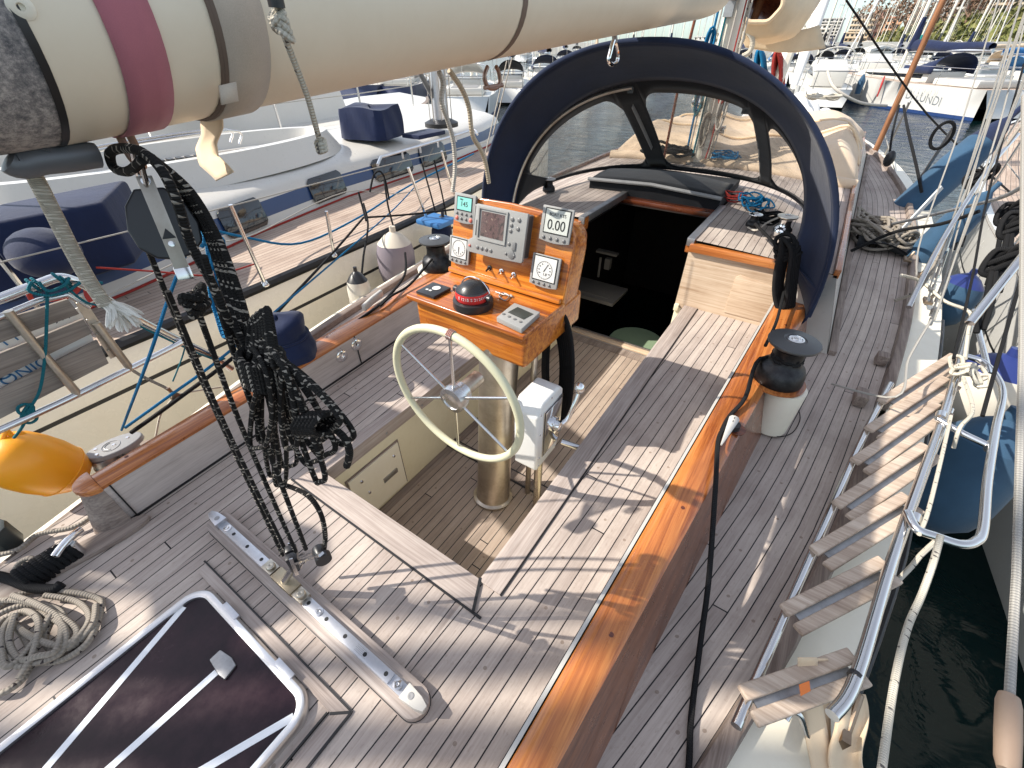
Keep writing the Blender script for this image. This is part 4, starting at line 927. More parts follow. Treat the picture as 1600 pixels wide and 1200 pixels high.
g=G(); g.lathe([(.014,0),(.014,.004),(0,.004)],3,UM@Matrix.Translation((.018,0,.024))@Matrix.Rotation(R(180),4,'Z'),0); g.build('pin_recess',BLACK,ubk,bevel=.003)
g=G(); g.lathe([(.006,0),(.006,.004),(0,.005)],14,UM@Matrix.Translation((.036,0,.024))); g.lathe([(.008,0),(.008,.006),(0,.007)],14,UM@Matrix.Translation((-.088,0,.022))); g.build('block_pin',STEEL,ubk)
g=G(); g.box((.098,0,.0),(.03,.030,.045),UM); g.build('becket',STEEL,ubk,bevel=.003)
g=G(); hp=[tk(229,292),tk(222,262),tk(215,232),tk(207,236),tk(213,262),tk(222,290)]; g.tube(spline(hp,5,True),.0038,8,True); g.build('snap_shackle',STEEL,ubk)
# knot below upper block
kc=tk(302,462); g=G()
for k in range(5):
    g.tube(spline([kc+V(.020*math.cos(t+k)*(1-.1*k),.020*math.sin(t+k*.7),.014*math.sin(t*1.3+k*2)-.004*k) for t in [2*math.pi*i/7 for i in range(7)]],4,True),.0062,7,True)
g.build('becket_knot',RFLECK,tkl,smooth=60)
# standing loop at the boom and bundle of line down the right side
rope('tail',[tk(225,248,-.01),tk(200,268,-.01),tk(178,262,-.01),tk(172,240,-.01),tk(188,232,-.01),tk(218,236,-.01),tk(250,262,-.01),tk(275,310,-.012),tk(298,380,-.012),tk(330,440,-.012),tk(352,490,-.01),tk(385,560,.02)],.0068,RFLECK,parent=tkl)
for k in range(4):
    rope('tail',[tk(228+3*k,240+2*k,.02-.004*k),tk(284+5*k,300,.045),tk(326+5*k,372,.045),tk(350+7*k,450,.02+.004*k),tk(368+7*k,510,.0+.008*k),tk(395+4*k,560,.0+.01*k)],.0062,RFLECK,parent=tkl)
# hank of mainsheet
hk=thing('mainsheet_hank','bulky hank of black and white flecked rope hanging from the mainsheet','rope coil',tuple(tk(420,600)))
rnd=random.Random(3)
ends=[(404,700),(428,742),(455,700),(478,692),(488,722),(438,757),(500,752),(540,690),(520,668),(470,655),(452,728),(415,690),(510,710),(495,690)]
for k,(ex,ey) in enumerate(ends):
    dp=-.05+.1*rnd.random(); w1=10+rnd.random()*12
    tx,ty_=382+rnd.random()*38,540+rnd.random()*16
    dx,dy=ex-tx,ey-ty_; n_=math.hypot(dx,dy); px,py=-dy/n_,dx/n_
    P=[(tx,ty_-6),(tx+px*w1*.5+dx*.25+18,ty_+py*w1*.5+dy*.2),(tx+dx*.6+px*w1+10,ty_+dy*.6+py*w1),(ex+px*w1*.8,ey-6+py*w1*.5),(ex,ey),(ex-px*w1*.8,ey-8-py*w1*.5),(tx+dx*.6-px*w1+8,ty_+dy*.6-py*w1),(tx-px*w1*.5+dx*.25+10,ty_-py*w1*.5+dy*.2)]
    P3=[tk(p[0],p[1],dp*(.3+.7*min(1,abs(i-0)/4))) for i,p in enumerate(P)]
    g=G(); g.tube(spline(P3,5,True),.0050,7,True); g.build('loop',RFLECK,hk,smooth=60)
for k in range(6):
    cpt=(408+k*1.5,556+k*7); g=G()
    c3=tk(*cpt,-.0); ax=(tk(420,620)-tk(395,540)).normalized(); FM=frame(c3,ax)
    g.tube([FM@Vector((.036*math.cos(t),.030*math.sin(t),.002*math.sin(2*t))) for t in [2*math.pi*i/18 for i in range(18)]],.0064,7,True); g.build('wrap',RFLECK,hk,smooth=60)
for k in range(5): # top bight cluster
    g=G(); c3=tk(388+9*k,536-2*k,.0); g.tube(spline([c3+V(.032*math.cos(t+.4*k)*.7,.02*math.sin(t),.034*math.sin(t+.3)) for t in [2*math.pi*i/8 for i in range(8)]],4,True),.0062,7,True); g.build('loop',RFLECK,hk,smooth=60)
rope('tail_end',[tk(520,668),tk(538,684),tk(546,706),tk(542,728)],.0062,RFLECK,parent=hk)
rope('cleat_line',[tk(440,756),tk(478,772),tk(500,800),tk(508,835),tk(506,862)],.0055,RFLECK,parent=hk)
g=G()
for k in range(6): 
    c3=tk(478+6*k,662,-.02); g.tube([c3+V(.006*math.cos(t),.022*math.sin(t),.022*math.cos(t+.2)) for t in [2*math.pi*i/10 for i in range(10)]],.005,6,True)
g.build('tight_wraps',RFLECK,hk,smooth=60)
# ---- blue line hank behind the tackle
bh=thing('blue_hank','bright blue line coiled and hitched beside the mainsheet block','rope coil',tuple(rp(340,420,1.35)))
for k in range(6):
    P=[rp(322+5*k,372,1.34),rp(338+3*k,430,1.34+.01*k),rp(352+3*k,500,1.33),rp(362-2*k,528,1.33),rp(345-k,500,1.34),rp(332-k,440,1.34)]
    g=G(); g.tube(spline(P,5,True),.0042,6,True); g.build('loop',RBLUE,bh,smooth=60)
g=G()
for k in range(7):
    c3=rp(355+1.5*k,488+6*k,1.31); FM=frame(c3,(rp(365,530,1.33)-rp(350,470,1.33))); g.tube([FM@Vector((.022*math.cos(t),.018*math.sin(t),0)) for t in [2*math.pi*i/12 for i in range(12)]],.0045,6,True)
for k in range(4):
    c3=rp(316+6*k,374-2*k,1.31); g.tube([c3+V(.012*math.cos(t),.008*math.sin(t+k),.014*math.sin(t)) for t in [2*math.pi*i/10 for i in range(10)]],.0048,6,True)
g.build('hitches',RBLUE,bh,smooth=60)
rope('blue_line',[at(190,672,.12),rp(232,560,1.62),rp(262,470,1.5),rp(296,385,1.40),rp(318,372,1.34)],.0045,RBLUE,'blue line running up from the port turning block past the tackle')
rope('blue_line',[at(196,668,.12),at(260,622,.25),rp(350,556,2.3),rp(440,478,2.9),rp(520,410,3.6),rp(612,330,4.6),rp(650,290,5.4)],.006,RBLUE,'long blue line stretched forward from the port turning block along the deck')
rope('black_line',[at(205,676,.10),at(280,622,.2),rp(380,545,2.4),rp(450,470,3.0),rp(520,395,3.7),rp(568,340,4.3)],.009,RBLACK,'long black sheet stretched forward from the port turning block')
rope('black_line',[rp(568,340,4.3),rp(640,335,4.4),rp(720,326,4.5)],.009,RBLACK,'black guy line crossing behind the wooden console')
# ---- aft deck hatch
ht=thing('deck_hatch','large smoked acrylic deck hatch in a rounded aluminium frame on the aft deck','hatch',(-.93,-.3,0))
def rrect(x0,x1,y0,y1,r,n=8):
    o=[]
    for cx,cy,a0 in ((x1-r,y1-r,0),(x0+r,y1-r,90),(x0+r,y0+r,180),(x1-r,y0+r,270)):
        for i in range(n+1): t=R(a0+90*i/n); o.append((cx+r*math.cos(t),cy+r*math.sin(t)))
    return o
hx0,hx1,hy0,hy1=-1.232,-.632,-.75,.012
prof=[(0,.0),(.002,.018),(.008,.026),(.020,.028),(.028,.024),(.029,.014)]
g=G(); rings=[[(x,y,z) for x,y in rrect(hx0+d,hx1-d,hy0+d,hy1-d,.075-d)] for d,z in prof]; n=len(rings[0]); vs=[p for r_ in rings for p in r_]
g.add(vs,[(i*n+k,i*n+(k+1)%n,(i+1)*n+(k+1)%n,(i+1)*n+k) for i in range(len(rings)-1) for k in range(n)]); g.build('hatch_frame',metal('hatch_frame_alu',(.74,.74,.73),.30,.1),ht)
g=G(); g.prism(rrect(hx0+.028,hx1-.028,hy0+.028,hy1-.028,.048),.010,.0165); g.build('hatch_pane',HGLASS,ht)
g=G(); g.prism(rrect(hx0+.012,hx1-.012,hy0+.012,hy1-.012,.06),.002,.009); g.build('hatch_seal',BLACK,ht)
TAPEW=plain('white_tape',(.88,.89,.90),.5)
for (a,b_) in (((287,948),(70,1202)),((338,1050),(165,1205)),((458,1120),(270,1230))):
    A_,B_=at(*a,.018),at(*b_,.018); g=G(); g.bar(A_,B_,.0006,.0115,(0,0,1)) if False else None
    d=(B_-A_).normalized(); p=V(-d.y,d.x,0)*.0065; g.prism([(A_+p*1.5)[:2],(A_-p*1.5)[:2],(B_-p*1.5)[:2],(B_+p*1.5)[:2]],.0168,.0178); g.build('tape_stripe',TAPEW,ht)
c=at(348,1040,.02); g=G(); pts=[at(*q,.02) for q in ((328,1032),(345,1016),(363,1028),(370,1040),(352,1063),(342,1055))]; g.prism([(p.x,p.y) for p in pts],.017,.026); g.build('hatch_handle',DULL,ht,bevel=.004)
for x in (-1.06,-.78):
    g=G(); g.box((x,hy1-.005,.022),(.075,.018,.012)); g.build('hatch_hinge',ALU,ht,bevel=.002)
# ================================================================ spray hood
dg=thing('spray_hood','dark navy canvas spray hood arching over the companionway with clear windows','spray hood',(CX,3,.4))
def hoop(t,hw,zt,y0,yt,zb,p=2.0):
    # t 0..1 from port foot over the top to the starboard foot
    a=math.pi*(1-t); c,s=math.cos(a),math.sin(a)
    c=math.copysign(abs(c)**.92,c); s_=abs(s)**.86
    return V(CX+hw*c, lerp(y0,yt,s_), zb+(zt-zb)*s_)
def hoopA(t): return hoop(t,1.115,1.395,2.66,2.56,.20)
def hoopB(t): return hoop(t,.93,1.225,2.80,3.0,.42)
def hoopC(t): # foot of the windscreen on the roof
    a=math.pi*(1-t); c,s=math.cos(a),math.sin(a)
    return V(CX+.97*math.copysign(abs(c)**.8,c), lerp(3.08,4.28,abs(s)**.8), .47+.035*abs(s))
def canopy(u,v):
    p=hoopA(u).lerp(hoopB(u),v)
    b=math.sin(math.pi*v)
    n=V((p.x-CX)*.9,0,(p.z-.3)).normalized()
    p=p+n*(.012*b)+n*.006*math.sin(34*u+5*v)*b*math.sin(math.pi*u)
    return p
g=G(); g.grid(canopy,56,10); g.build('canopy',NAVY,dg,solid=.006)
g=G(); 
def roll(u,v):
    p=hoopA(u); t=(hoopA(min(u+.01,1))-hoopA(max(u-.01,0))).normalized(); n=V((p.x-CX),0,(p.z-.3)).normalized(); b=t.cross(n)
    a=2*math.pi*v; r=.013+.002*math.sin(25*u)
    return p+n*(r*math.cos(a)+.008)+b*r*.8*math.sin(a)
g.grid(roll,64,10); g.build('leading_hem',NAVY,dg)
# starboard and port skirts below the hoop feet
for s in (1,-1):
    def skirt(u,v):
        a_=hoopA(.97).lerp(hoopB(.995),u) ; b_=V(CX+1.10,2.62,.16).lerp(V(CX+1.12,2.86,.24),u)
        p=a_.lerp(b_,v); p.x+=.022*math.sin(math.pi*v)*(1-u*.5)+.006*math.sin(9*v+6*u)
        return p if s>0 else mir(p)
    g=G(); g.grid(skirt,8,12); g.build('skirt',NAVY,dg,solid=.005)
# windscreen: frame canvas with three clear panes
def scr_pt(u,v): 
    p=hoopC(u).lerp(hoopB(u),v); n=V((p.x-CX)*.6,.9,.35).normalized()
    return p+n*.03*math.sin(math.pi*v)*math.sin(math.pi*u)
panes=[(.075,.385),(.437,.652),(.690,.905)]
def edges(u):
    for a,b_ in panes:
        if a<=u<=b_:
            d=min(u-a,b_-u)/.03; return (.055 if d>=1 else .055+.12*(1-math.sqrt(max(0,1-(1-d)**2))), .90 if d>=1 else .90-.16*(1-math.sqrt(max(0,1-(1-d)**2))))
    return None
N_=160; g=G(); gp=[G(),G(),G()]
for i in range(N_):
    u0,u1=i/N_,(i+1)/N_; um=(u0+u1)/2; e=edges(um)
    if e is None:
        for k in range(6): g.poly([scr_pt(u0,k/6),scr_pt(u1,k/6),scr_pt(u1,(k+1)/6),scr_pt(u0,(k+1)/6)])
    else:
        e0=edges(u0) or e; e1=edges(u1) or e
        g.poly([scr_pt(u0,0),scr_pt(u1,0),scr_pt(u1,e1[0]),scr_pt(u0,e0[0])]); g.poly([scr_pt(u0,e0[1]),scr_pt(u1,e1[1]),scr_pt(u1,1),scr_pt(u0,1)])
        pi=[k for k,(a,b_) in enumerate(panes) if a<=um<=b_][0]
        for k in range(5):
            va0,va1=lerp(e0[0],e0[1],k/5),lerp(e0[0],e0[1],(k+1)/5); vb0,vb1=lerp(e1[0],e1[1],k/5),lerp(e1[0],e1[1],(k+1)/5)
            gp[pi].poly([scr_pt(u0,va0),scr_pt(u1,vb0),scr_pt(u1,vb1),scr_pt(u0,va1)])
g.build('window_surround',BLKC,dg,solid=.008)
for p_ in gp: p_.build('clear_window',VINYL,dg,smooth=0)
g=G(); g.tube([hoopB(.02+.42*i/30)-V(0,.05,.03) for i in range(31)],.010,8); g.build('hood_bow',AGED,dg)
g=G(); a_,b_=scr_pt(.415,.80)-V(0,.03,0),scr_pt(.418,.30)-V(0,.03,0); g.bar(a_,b_,.03,.003,(0,-1,0)); g.build('zip_flap',GREYP,dg)
for u in (.437,.652):
    g=G(); p=hoopB(u)-V(0,.05,.04); g.box(tuple(p),(.035,.004,.03)); g.lathe([(.006,0),(.004,.004),(0,.005)],12,frame(p-V(0,.002,0),(0,-1,0))); g.build('snap_fastener',BLACKP,dg)
g=G(); g.tube([hoopC(.03+.94*i/50)-V(0,.015,-.012) for i in range(51)],.016,8); g.build('foot_hem',BLKC,dg)
# hanging coil of black sheets at the starboard foot
hc=thing('sheet_coil','thick black sheets coiled over the starboard end of the bulkhead under the spray hood','rope coil',(.05,2.75,.4))
rnd=random.Random(11)
for k in range(5):
    x0=1222+3*k; P=[(x0,372+4*k),(x0+14,392),(x0+10,430),(x0+6,470),(x0-4+2*k,486-2*k),(x0-12,460),(x0-10,425),(x0-2,392)]
    g=G(); g.tube(spline([aty(a,b,2.66+.012*k) for a,b in P],4,True),.0115,8,True); g.build('loop',RBLACK,hc,smooth=60)
for k in range(4):
    c3=aty(1226+2*k,378+8*k,2.70); g=G(); g.tube([c3+V(.045*math.cos(t),.02*math.sin(t),.035*math.sin(t+.5*k)) for t in [2*math.pi*i/16 for i in range(16)]],.0115,8,True); g.build('hitch',RBLACK,hc,smooth=60)
rope('black_line',[aty(1222,392,2.72),aty(1205,375,2.85),aty(1190,360,2.95),aty(1180,350,3.05)],.009,RBLACK,'short black line from the coach roof winch to the hanging coil')
# coach roof winches and small ropes
winch('small_winch',V(-.105,3.18,.445),.050,.12,'small chrome topped winch on the starboard coach roof under the spray hood',mat=CHROME,discmat=metal('winch_cap',(.8,.76,.68),.3),group='coach roof winches')
winch('small_winch',V(-.285,3.22,.455),.036,.08,'smaller black and chrome winch beside the coil of blue line',mat=GUN,discmat=CHROME,group='coach roof winches')
winch('small_winch',V(-1.86,3.30,.43),.045,.10,'low black winch on the port coach roof beyond the console',mat=GUN,discmat=DULL,group='coach roof winches')
rnd=random.Random(5)
def tangle(name,c,rx,ry,n,r,mat,label,h=.03,cat='rope coil',sub=8):
    o=thing(name,label,cat,tuple(c))
    for k in range(n):
        ph=rnd.random()*6.28; a=.55+.45*rnd.random(); b=.45+.5*rnd.random(); ox=(rnd.random()-.5)*rx*.6; oy=(rnd.random()-.5)*ry*.6; rot=rnd.random()*3.14
        pts=[]
        for i in range(9):
            t=2*math.pi*i/9+ph; w=1+.25*math.sin(2*t+k)
            x=rx*a*w*math.cos(t); y=ry*b*w*math.sin(t)
            pts.append(Vector(c)+V(ox+x*math.cos(rot*.25)-y*math.sin(rot*.25),oy+x*math.sin(rot*.25)+y*math.cos(rot*.25),r+h*rnd.random()+h*k/n))
        g=G(); g.tube(spline(pts,sub//2+2,True),r,7,True); g.build('loop',mat,o,smooth=60)
    return o
tangle('line_coil',(-.36,3.66,.44),.10,.09,8,.0055,RBLUE,'small heap of blue line on the coach roof under the spray hood',.05)
tangle('line_coil',(-.50,3.74,.44),.08,.07,4,.005,RRED,'small heap of red line beside the blue heap',.04)
tangle('line_coil',(-.22,3.36,.44),.10,.10,6,.0065,RBLACK,'tangle of black line round the smallest coach roof winch',.04)
rope('white_line',[V(-.30,3.16,.46),V(-.24,3.10,.47),V(-.20,3.2,.50),V(-.12,3.3,.53),V(-.1,3.42,.47)],.006,RWHITE,'white line tangled over the coach roof winches')
# ================================================================ boom
bm=thing('boom','large cream painted boom crossing overhead with seams and straps','boom',(CX,1.9,1.5))
BX=-.95; HWb,HHb=.155,.140
def bz(y): return interp([(0,1.272),(.25,1.283),(1.2,1.352),(3.62,1.515)],y)+HHb
def bsec(y,k=1.0,n=40,da=0): return [V(BX+HWb*k*math.cos(a),y,bz(y)+HHb*k*math.sin(a)) for a in [2*math.pi*i/n for i in range(n)]]
def bsurf(y0,y1,k=1.0,n=40,ny=12,ks=None):
    g=G(); ys=[lerp(y0,y1,j/ny) for j in range(ny+1)]; vs=[]
    for j,y in enumerate(ys): vs+=bsec(y,ks(j/ny) if ks else k,n)
    g.add(vs,[(j*n+i,j*n+(i+1)%n,(j+1)*n+(i+1)%n,(j+1)*n+i) for j in range(ny) for i in range(n)]); return g
g=bsurf(.215,1.235,1,40,8); g.build('boom_section',BOOM,bm)
g=bsurf(1.25,3.62,1,40,16,lambda t:1 if t<.9 else 1-.25*((t-.9)/.1)**2); g.poly(bsec(3.62,.75)); g.build('boom_section',BOOM,bm)
g=bsurf(1.232,1.256,1.008,40,2); g.build('boom_joint',plain('seam_brown',(.16,.11,.08),.6),bm)
def granite():
    m,nt,b=mk('corroded_casting',rough=.7); v=tc(nt); n=noise(nt,v,75,6,.85); n2=noise(nt,v,9,4)
    L(nt,ramp(nt,math_(nt,'ADD',math_(nt,'MULTIPLY',n,.7),math_(nt,'MULTIPLY',n2,.3)),[(.38,(.08,.08,.085)),(.48,(.24,.22,.21)),(.58,(.50,.45,.41))]),b.inputs['Base Color']); bump(nt,b,n,.4,.003); return m
GRAN=granite()
g=bsurf(-.10,.213,1,40,6,lambda t:.80+.195*math.sin(t*math.pi/2)); g.poly(bsec(-.10,.80)); g.build('boom_end_casting',GRAN,bm)
g=bsurf(.207,.216,1.006,40,1); g.build('end_joint',BLACK,bm)
# fairlead ring, rope lug on the casting
g=G(); g.tube([V(BX+.15,.06+.05*math.cos(t),1.40+.05*math.sin(t)) for t in [2*math.pi*i/24 for i in range(24)]],.016,10,True); g.build('outhaul_thimble',plain('chalky_steel',(.42,.37,.33),.7),bm)
g=G(); g.lathe([(.011,0),(.012,.003),(.009,.005),(.004,.005),(.003,.002),(0,.002)],24,frame(atx(20,12,BX+HWb-.028)+V(.026,0,0),(1,-.2,-.1))); g.build('eyelet',IVORY,bm)
# bands
def band(name,label,y0,y1,k,mat,solid=.003,ny=3,cat='strap'):
    g=bsurf(y0,y1,k,48,ny); o=g.build(name,mat,None,solid=solid); return tag(o,label,cat)
band('sail_tie','faded burgundy strap wrapped round the boom above the mainsheet block',.288,.347,1.012,STRAP)
w_=thing('webbing_strap','grubby woven webbing strap wound round the boom with its frayed tail hanging','strap',(BX,.45,1.3))
for k,(y0,y1,kk) in enumerate(((.430,.500,1.03),(.424,.470,1.018),(.420,.466,1.008))):
    g=bsurf(y0,y1,kk,48,2); g.build('strap_layer',WEB if k==0 else bpy.data.materials['seam_brown'],w_,solid=.004)
tl=[(330,175),(332,205),(322,228),(326,250),(345,268),(352,276)]
g=G()
def tail(u,v):
    i=v*(len(tl)-1); k=min(int(i),len(tl)-2); f=i-k; x=lerp(tl[k][0],tl[k+1][0],f); y=lerp(tl[k][1],tl[k+1][1],f)
    wd=lerp(34,26,v); return aty(x+(u-.5)*wd,y+(u-.5)*wd*(-.25 if v<.6 else -.5),.445+.012*math.sin(5*v))
g.grid(tail,4,24); g.build('strap_tail',TAPE,w_,solid=.004)
g=G(); g.grid(lambda u,v: atx(342+26*u+4*v,134+30*v-6*u,BX+HWb*.9+.012),2,2); g.build('frayed_patch',WEB,w_,solid=.004)
# gear under the boom
g=G(); hp=[V(BX+.02,.290,bz(.31)-HHb*1.02),V(BX+.03,.288,bz(.31)-HHb-.03),V(BX+.02,.300,bz(.31)-HHb-.045),V(BX-.0,.31,bz(.31)-HHb-.03),V(BX-.0,.31,bz(.31)-HHb*1.01)]
g.tube(spline(hp,5),.006,8); tag(g.build('boom_bail',metal('rusty_bail',(.30,.20,.16),.45,.6)),'rusty steel bail under the boom holding the mainsheet block','bail')
g=G(); P=[atx(x,y,BX+.02) for x,y in ((10,251),(30,258),(60,250),(100,246),(135,243),(155,243))]; g.tube(spline(P,5),[.010]+[.016+.004*math.sin(i/25*math.pi) for i in range(24)]+[.009],12)
a_=atx(62,246,BX+.02); g.tube([a_,atx(70,215,BX),atx(60,190,BX)],[.022,.018,.024],12); b_=atx(95,244,BX+.02); g.tube([b_,atx(88,225,BX),atx(50,180,BX)],[.018,.014,.02],12)
tag(g.build('boom_cleat',plain('cast_grey',(.15,.155,.165),.45,metal_=.3,bs=.1)),'grey cast horn cleat under the aft end of the boom','cleat')
o=rope('frayed_rope',[rp(-14,168,1.0),rp(8,205,1.0),rp(48,265,1.0),rp(82,330,1.0),rp(112,390,1.0),rp(140,440,1.0),rp(166,478,1.0)],.0105,RLIGHT,'thick cream braided rope ending in a frayed tuft, hanging at the left','rope',n=10)
o.data.materials[0]=rope_mat('cream_braid',(.66,.59,.47),(.78,.72,.60),.005,.35)
g=G(); rnd=random.Random(4)
for k in range(46):
    a=rnd.random()*6.28; e0=rp(166,474,1.0); ex=196+ (rnd.random()-.5)*58; ey=508+ (rnd.random()-.5)*26+abs(ex-196)*-.25
    e1=rp(ex,ey,1.0+(rnd.random()-.5)*.05); g.tube(spline([e0+V(.006*math.cos(a),.006*math.sin(a),0),e0.lerp(e1,.5)+V(.004*math.cos(a*3),.004,.004*math.sin(a*5)),e1],4),[.0032]*4+[.0028]*4+[.0008],5)
g.build('frayed_tuft',cloth('fray_white',(.80,.77,.70),var=.1,wr=.1),o,smooth=60)
# white braided lanyard from the boom down to its knot
ly=rope('lanyard',[rp(432,-8,.86),rp(436,22,.87),rp(446,60,.89),rp(463,105,.92),rp(480,150,.95),rp(490,185,.97),rp(500,222,1.0)],.0052,RLIGHT,'thin braided white lanyard hanging from a black toggle on the boom','rope')
g=G(); g.tube([rp(429,-6,.86),rp(433,12,.86)],.011,10); g.build('toggle',BLACKP,ly)
g=G(); 
for k in range(5): c3=rp(432+3*k,24+7*k,.87); g.tube([c3+V(.010*math.cos(t),.009*math.sin(t),.008*math.sin(t+k)) for t in [2*math.pi*i/10 for i in range(10)]],.0048,6,True)
g.build('lanyard_knot',RLIGHT,ly,smooth=60); g=G()
c3=rp(502,228,1.0); 
for k in range(3): g.tube([c3+V(.008*math.cos(t),.007*math.sin(t),.006*k-.006+.003*math.sin(t)) for t in [2*math.pi*i/10 for i in range(10)]],.0052,6,True)
g.build('lanyard_knot',RLIGHT,ly,smooth=60)
# snap hook
sh_=thing('snap_hook','steel snap hook hanging from the boom above the spray hood','snap hook',tuple(atx(958,70,BX)))
g=G(); g.tube(spline([atx(x,y,BX) for x,y in ((960,62),(953,84),(951,95),(957,101),(964,97),(966,84))],5,True),.0085,8,True); g.build('hook',CHROME,sh_)
g=G(); g.tube([atx(961,66,BX),atx(960,52,BX)],.012,8); g.build('hook_eye',DULL,sh_)
g=G(); g.tube(spline([atx(x,y,BX) for x,y in ((762,104),(757,118),(760,132),(766,138),(776,137),(781,128),(779,112),(775,104))],5),.0062,8); g.tube([atx(757,137,BX),atx(785,133,BX)],.006,8); tag(g.build('boom_shackle',bpy.data.materials['rusty_bail']),'rusty bow shackle hanging under the middle of the boom','shackle')
for k,P in enumerate((((686,112),(692,130),(690,160),(700,190),(708,220),(711,262),(707,300)),((702,110),(722,140),(733,170),(738,210),(750,232),(758,252),(764,286)),)):
    rope('reef_line',[atx(x,y,BX-.06*k) for x,y in P],.0075 if k else .0065,RCREAM if k else RWHITE,['thin white reefing line hanging from the boom seam left of the console','thicker cream reefing line hanging from the boom seam close to the spray hood'][k])
for k,(a,b) in enumerate((((792,95),(756,250)),((800,90),(770,210)))):
    rope('lazy_line',[atx(a[0],a[1],-1.5),atx(b[0],b[1],-1.6)],.003,RWHITE,'thin white control line beside the port edge of the spray hood',group='white lines beside the spray hood')
# ================================================================ mast and rigging
mt=thing('mast','cream painted mast stepped on the coach roof beyond the spray hood','mast',(CX,4.62,.45))
MY=4.62
mp=at(1092,252,.46); MY=mp.y; MX=mp.x
g=G(); g.prism([(MX+.085*math.cos(t),MY+.125*math.sin(t)) for t in [2*math.pi*i/28 for i in range(28)]],.42,9.0); g.build('mast_tube',MASTM,mt)
g=G(); g.lathe([(.15,0),(.15,.03),(.11,.05)],28,Matrix.Translation((MX,MY,.43))); g.build('mast_collar',DULL,mt)
g=G(); g.box((MX-.02,MY-.13,1.62),(.07,.06,.14)); g.tube([(MX,MY-.12,1.70),(BX,3.60,bz(3.6))],.05,12); g.build('gooseneck',DULL,mt)
for k,(dx,mat_,rr) in enumerate(((-.095,RBLUE,.010),(-.07,RWHITE,.007),(-.03,RTEAL,.008),(.04,RWHITE,.007),(.09,RRED,.006),(.11,RGREY,.008),(.13,RWHITE,.006))):
    rope('halyard',[(MX+dx,MY-.14-.02*(k%3),.52),(MX+dx*1.1,MY-.15,1.3),(MX+dx*.8,MY-.13,6)],rr,mat_,parent=mt)
for k in range(5):
    g=G(); c3=V(MX+(-.11,-.09,.1,.13,.02)[k],MY-.17,(1.35,1.0,1.1,.9,.75)[k]); g.tube([c3+V(.035*math.cos(t),.015*math.sin(2*t),.14*math.sin(t)) for t in [2*math.pi*i/16 for i in range(16)]],.010,6,True); g.tube([c3+V(.022*math.cos(t),.02+.015*math.sin(2*t),.12*math.sin(t)) for t in [2*math.pi*i/16 for i in range(16)]],.010,6,True); g.build('halyard_coil',(RBLUE,RTEAL,RRED,RWHITE,RGREY)[k],mt,smooth=60)
for k,(dx,z_) in enumerate(((.10,1.05),(-.10,.95),(.11,.75))):
    g=G(); g.lathe([(.05,0),(.045,.03),(.03,.04),(.032,.08),(.045,.09),(0,.1)],20,frame((MX+dx*.8,MY-.05,z_),(1 if dx>0 else -1,0,0))); g.build('mast_winch',CHROME,mt)
g=G(); g.tube([V(-1.33,4.55,.46),V(-1.31,4.5,1.2),V(-1.20,4.45,2.6)],.012,8)
tag(g.build('topping_pole',VARND),'thin varnished spar standing just port of the mast','spar')
# beige cover over the forward coach roof
bc=thing('deck_cover','pale beige canvas cover spread in soft folds over the forward coach roof','canvas cover',(CX,6.3,.5))
def covf(u,v):
    x=lerp(-2.02,.24,u); y=lerp(4.95,7.9,v)
    e=min(u,1-u,v*1.3,(1-v)*1.3)/.10; e=min(1,e)
    h=.13+.07*math.sin(math.pi*v)*1.0+.06*max(0,math.sin(9*v+1.2*math.sin(4*u)))+.05*math.sin(7*u+3*v)+.025*math.sin(21*u+4*v)+.02*math.sin(30*v+5*u)
    return V(x+.02*math.sin(20*v),y+.03*math.sin(12*u),rz(x-CX)+max(.0,h*math.sqrt(e)))
g=G(); g.grid(covf,60,60); g.build('cover_cloth',BEIGE,bc)
g=G(); g.tube(spline([covf(u/20,.0)+V(0,-.03,.02) for u in range(21)],2),.05,10); g.build('rolled_edge',BEIGE,bc)
g=G(); g.tube(spline([covf(u/20,.30)+V(0,0,.02) for u in range(21)],2),.012,8); g.tube(spline([covf(u/20,.62)+V(0,0,.02) for u in range(21)],2),.012,8); g.build('cover_seam',TAPE,bc)
def flap(u,v):
    y=lerp(5.0,6.6,u); return V(.26+.10*v+.02*math.sin(9*u),y,lerp(.70,.32,v)+.02*math.sin(14*u))
tangle('line_coil',(-1.35,4.75,.50),.26,.10,7,.013,RBLACK,'dark rope flaked on the coach roof in front of the windscreen',.06)
tangle('line_coil',(MX+.25,MY-.1,.50),.12,.09,5,.006,RBLUE,'little blue heap of line at the foot of the mast',.05)
# white sail heap on the foredeck
sf=thing('folded_sail','white sail bundled loosely on the foredeck','sail',(-.7,9.3,.3))
def heap(u,v):
    x=lerp(-1.5,-.15,u); y=lerp(8.3,10.2,v); e=min(1,min(u,1-u,v,1-v)/.22)
    h=.42+.12*math.sin(11*u+3*v)+.10*math.sin(8*v-5*u)+.05*math.sin(23*u+17*v)
    return V(x,y,zs(y)+.03+h*math.sqrt(max(e,0))*(1-.35*v))
g=G(); g.grid(heap,36,36); g.build('sail_bundle',SAIL,sf)
tangle('line_coil',(-.45,8.6,.72),.22,.16,6,.012,RLIGHT,'pale line coiled on top of the bundled white sail',.04)
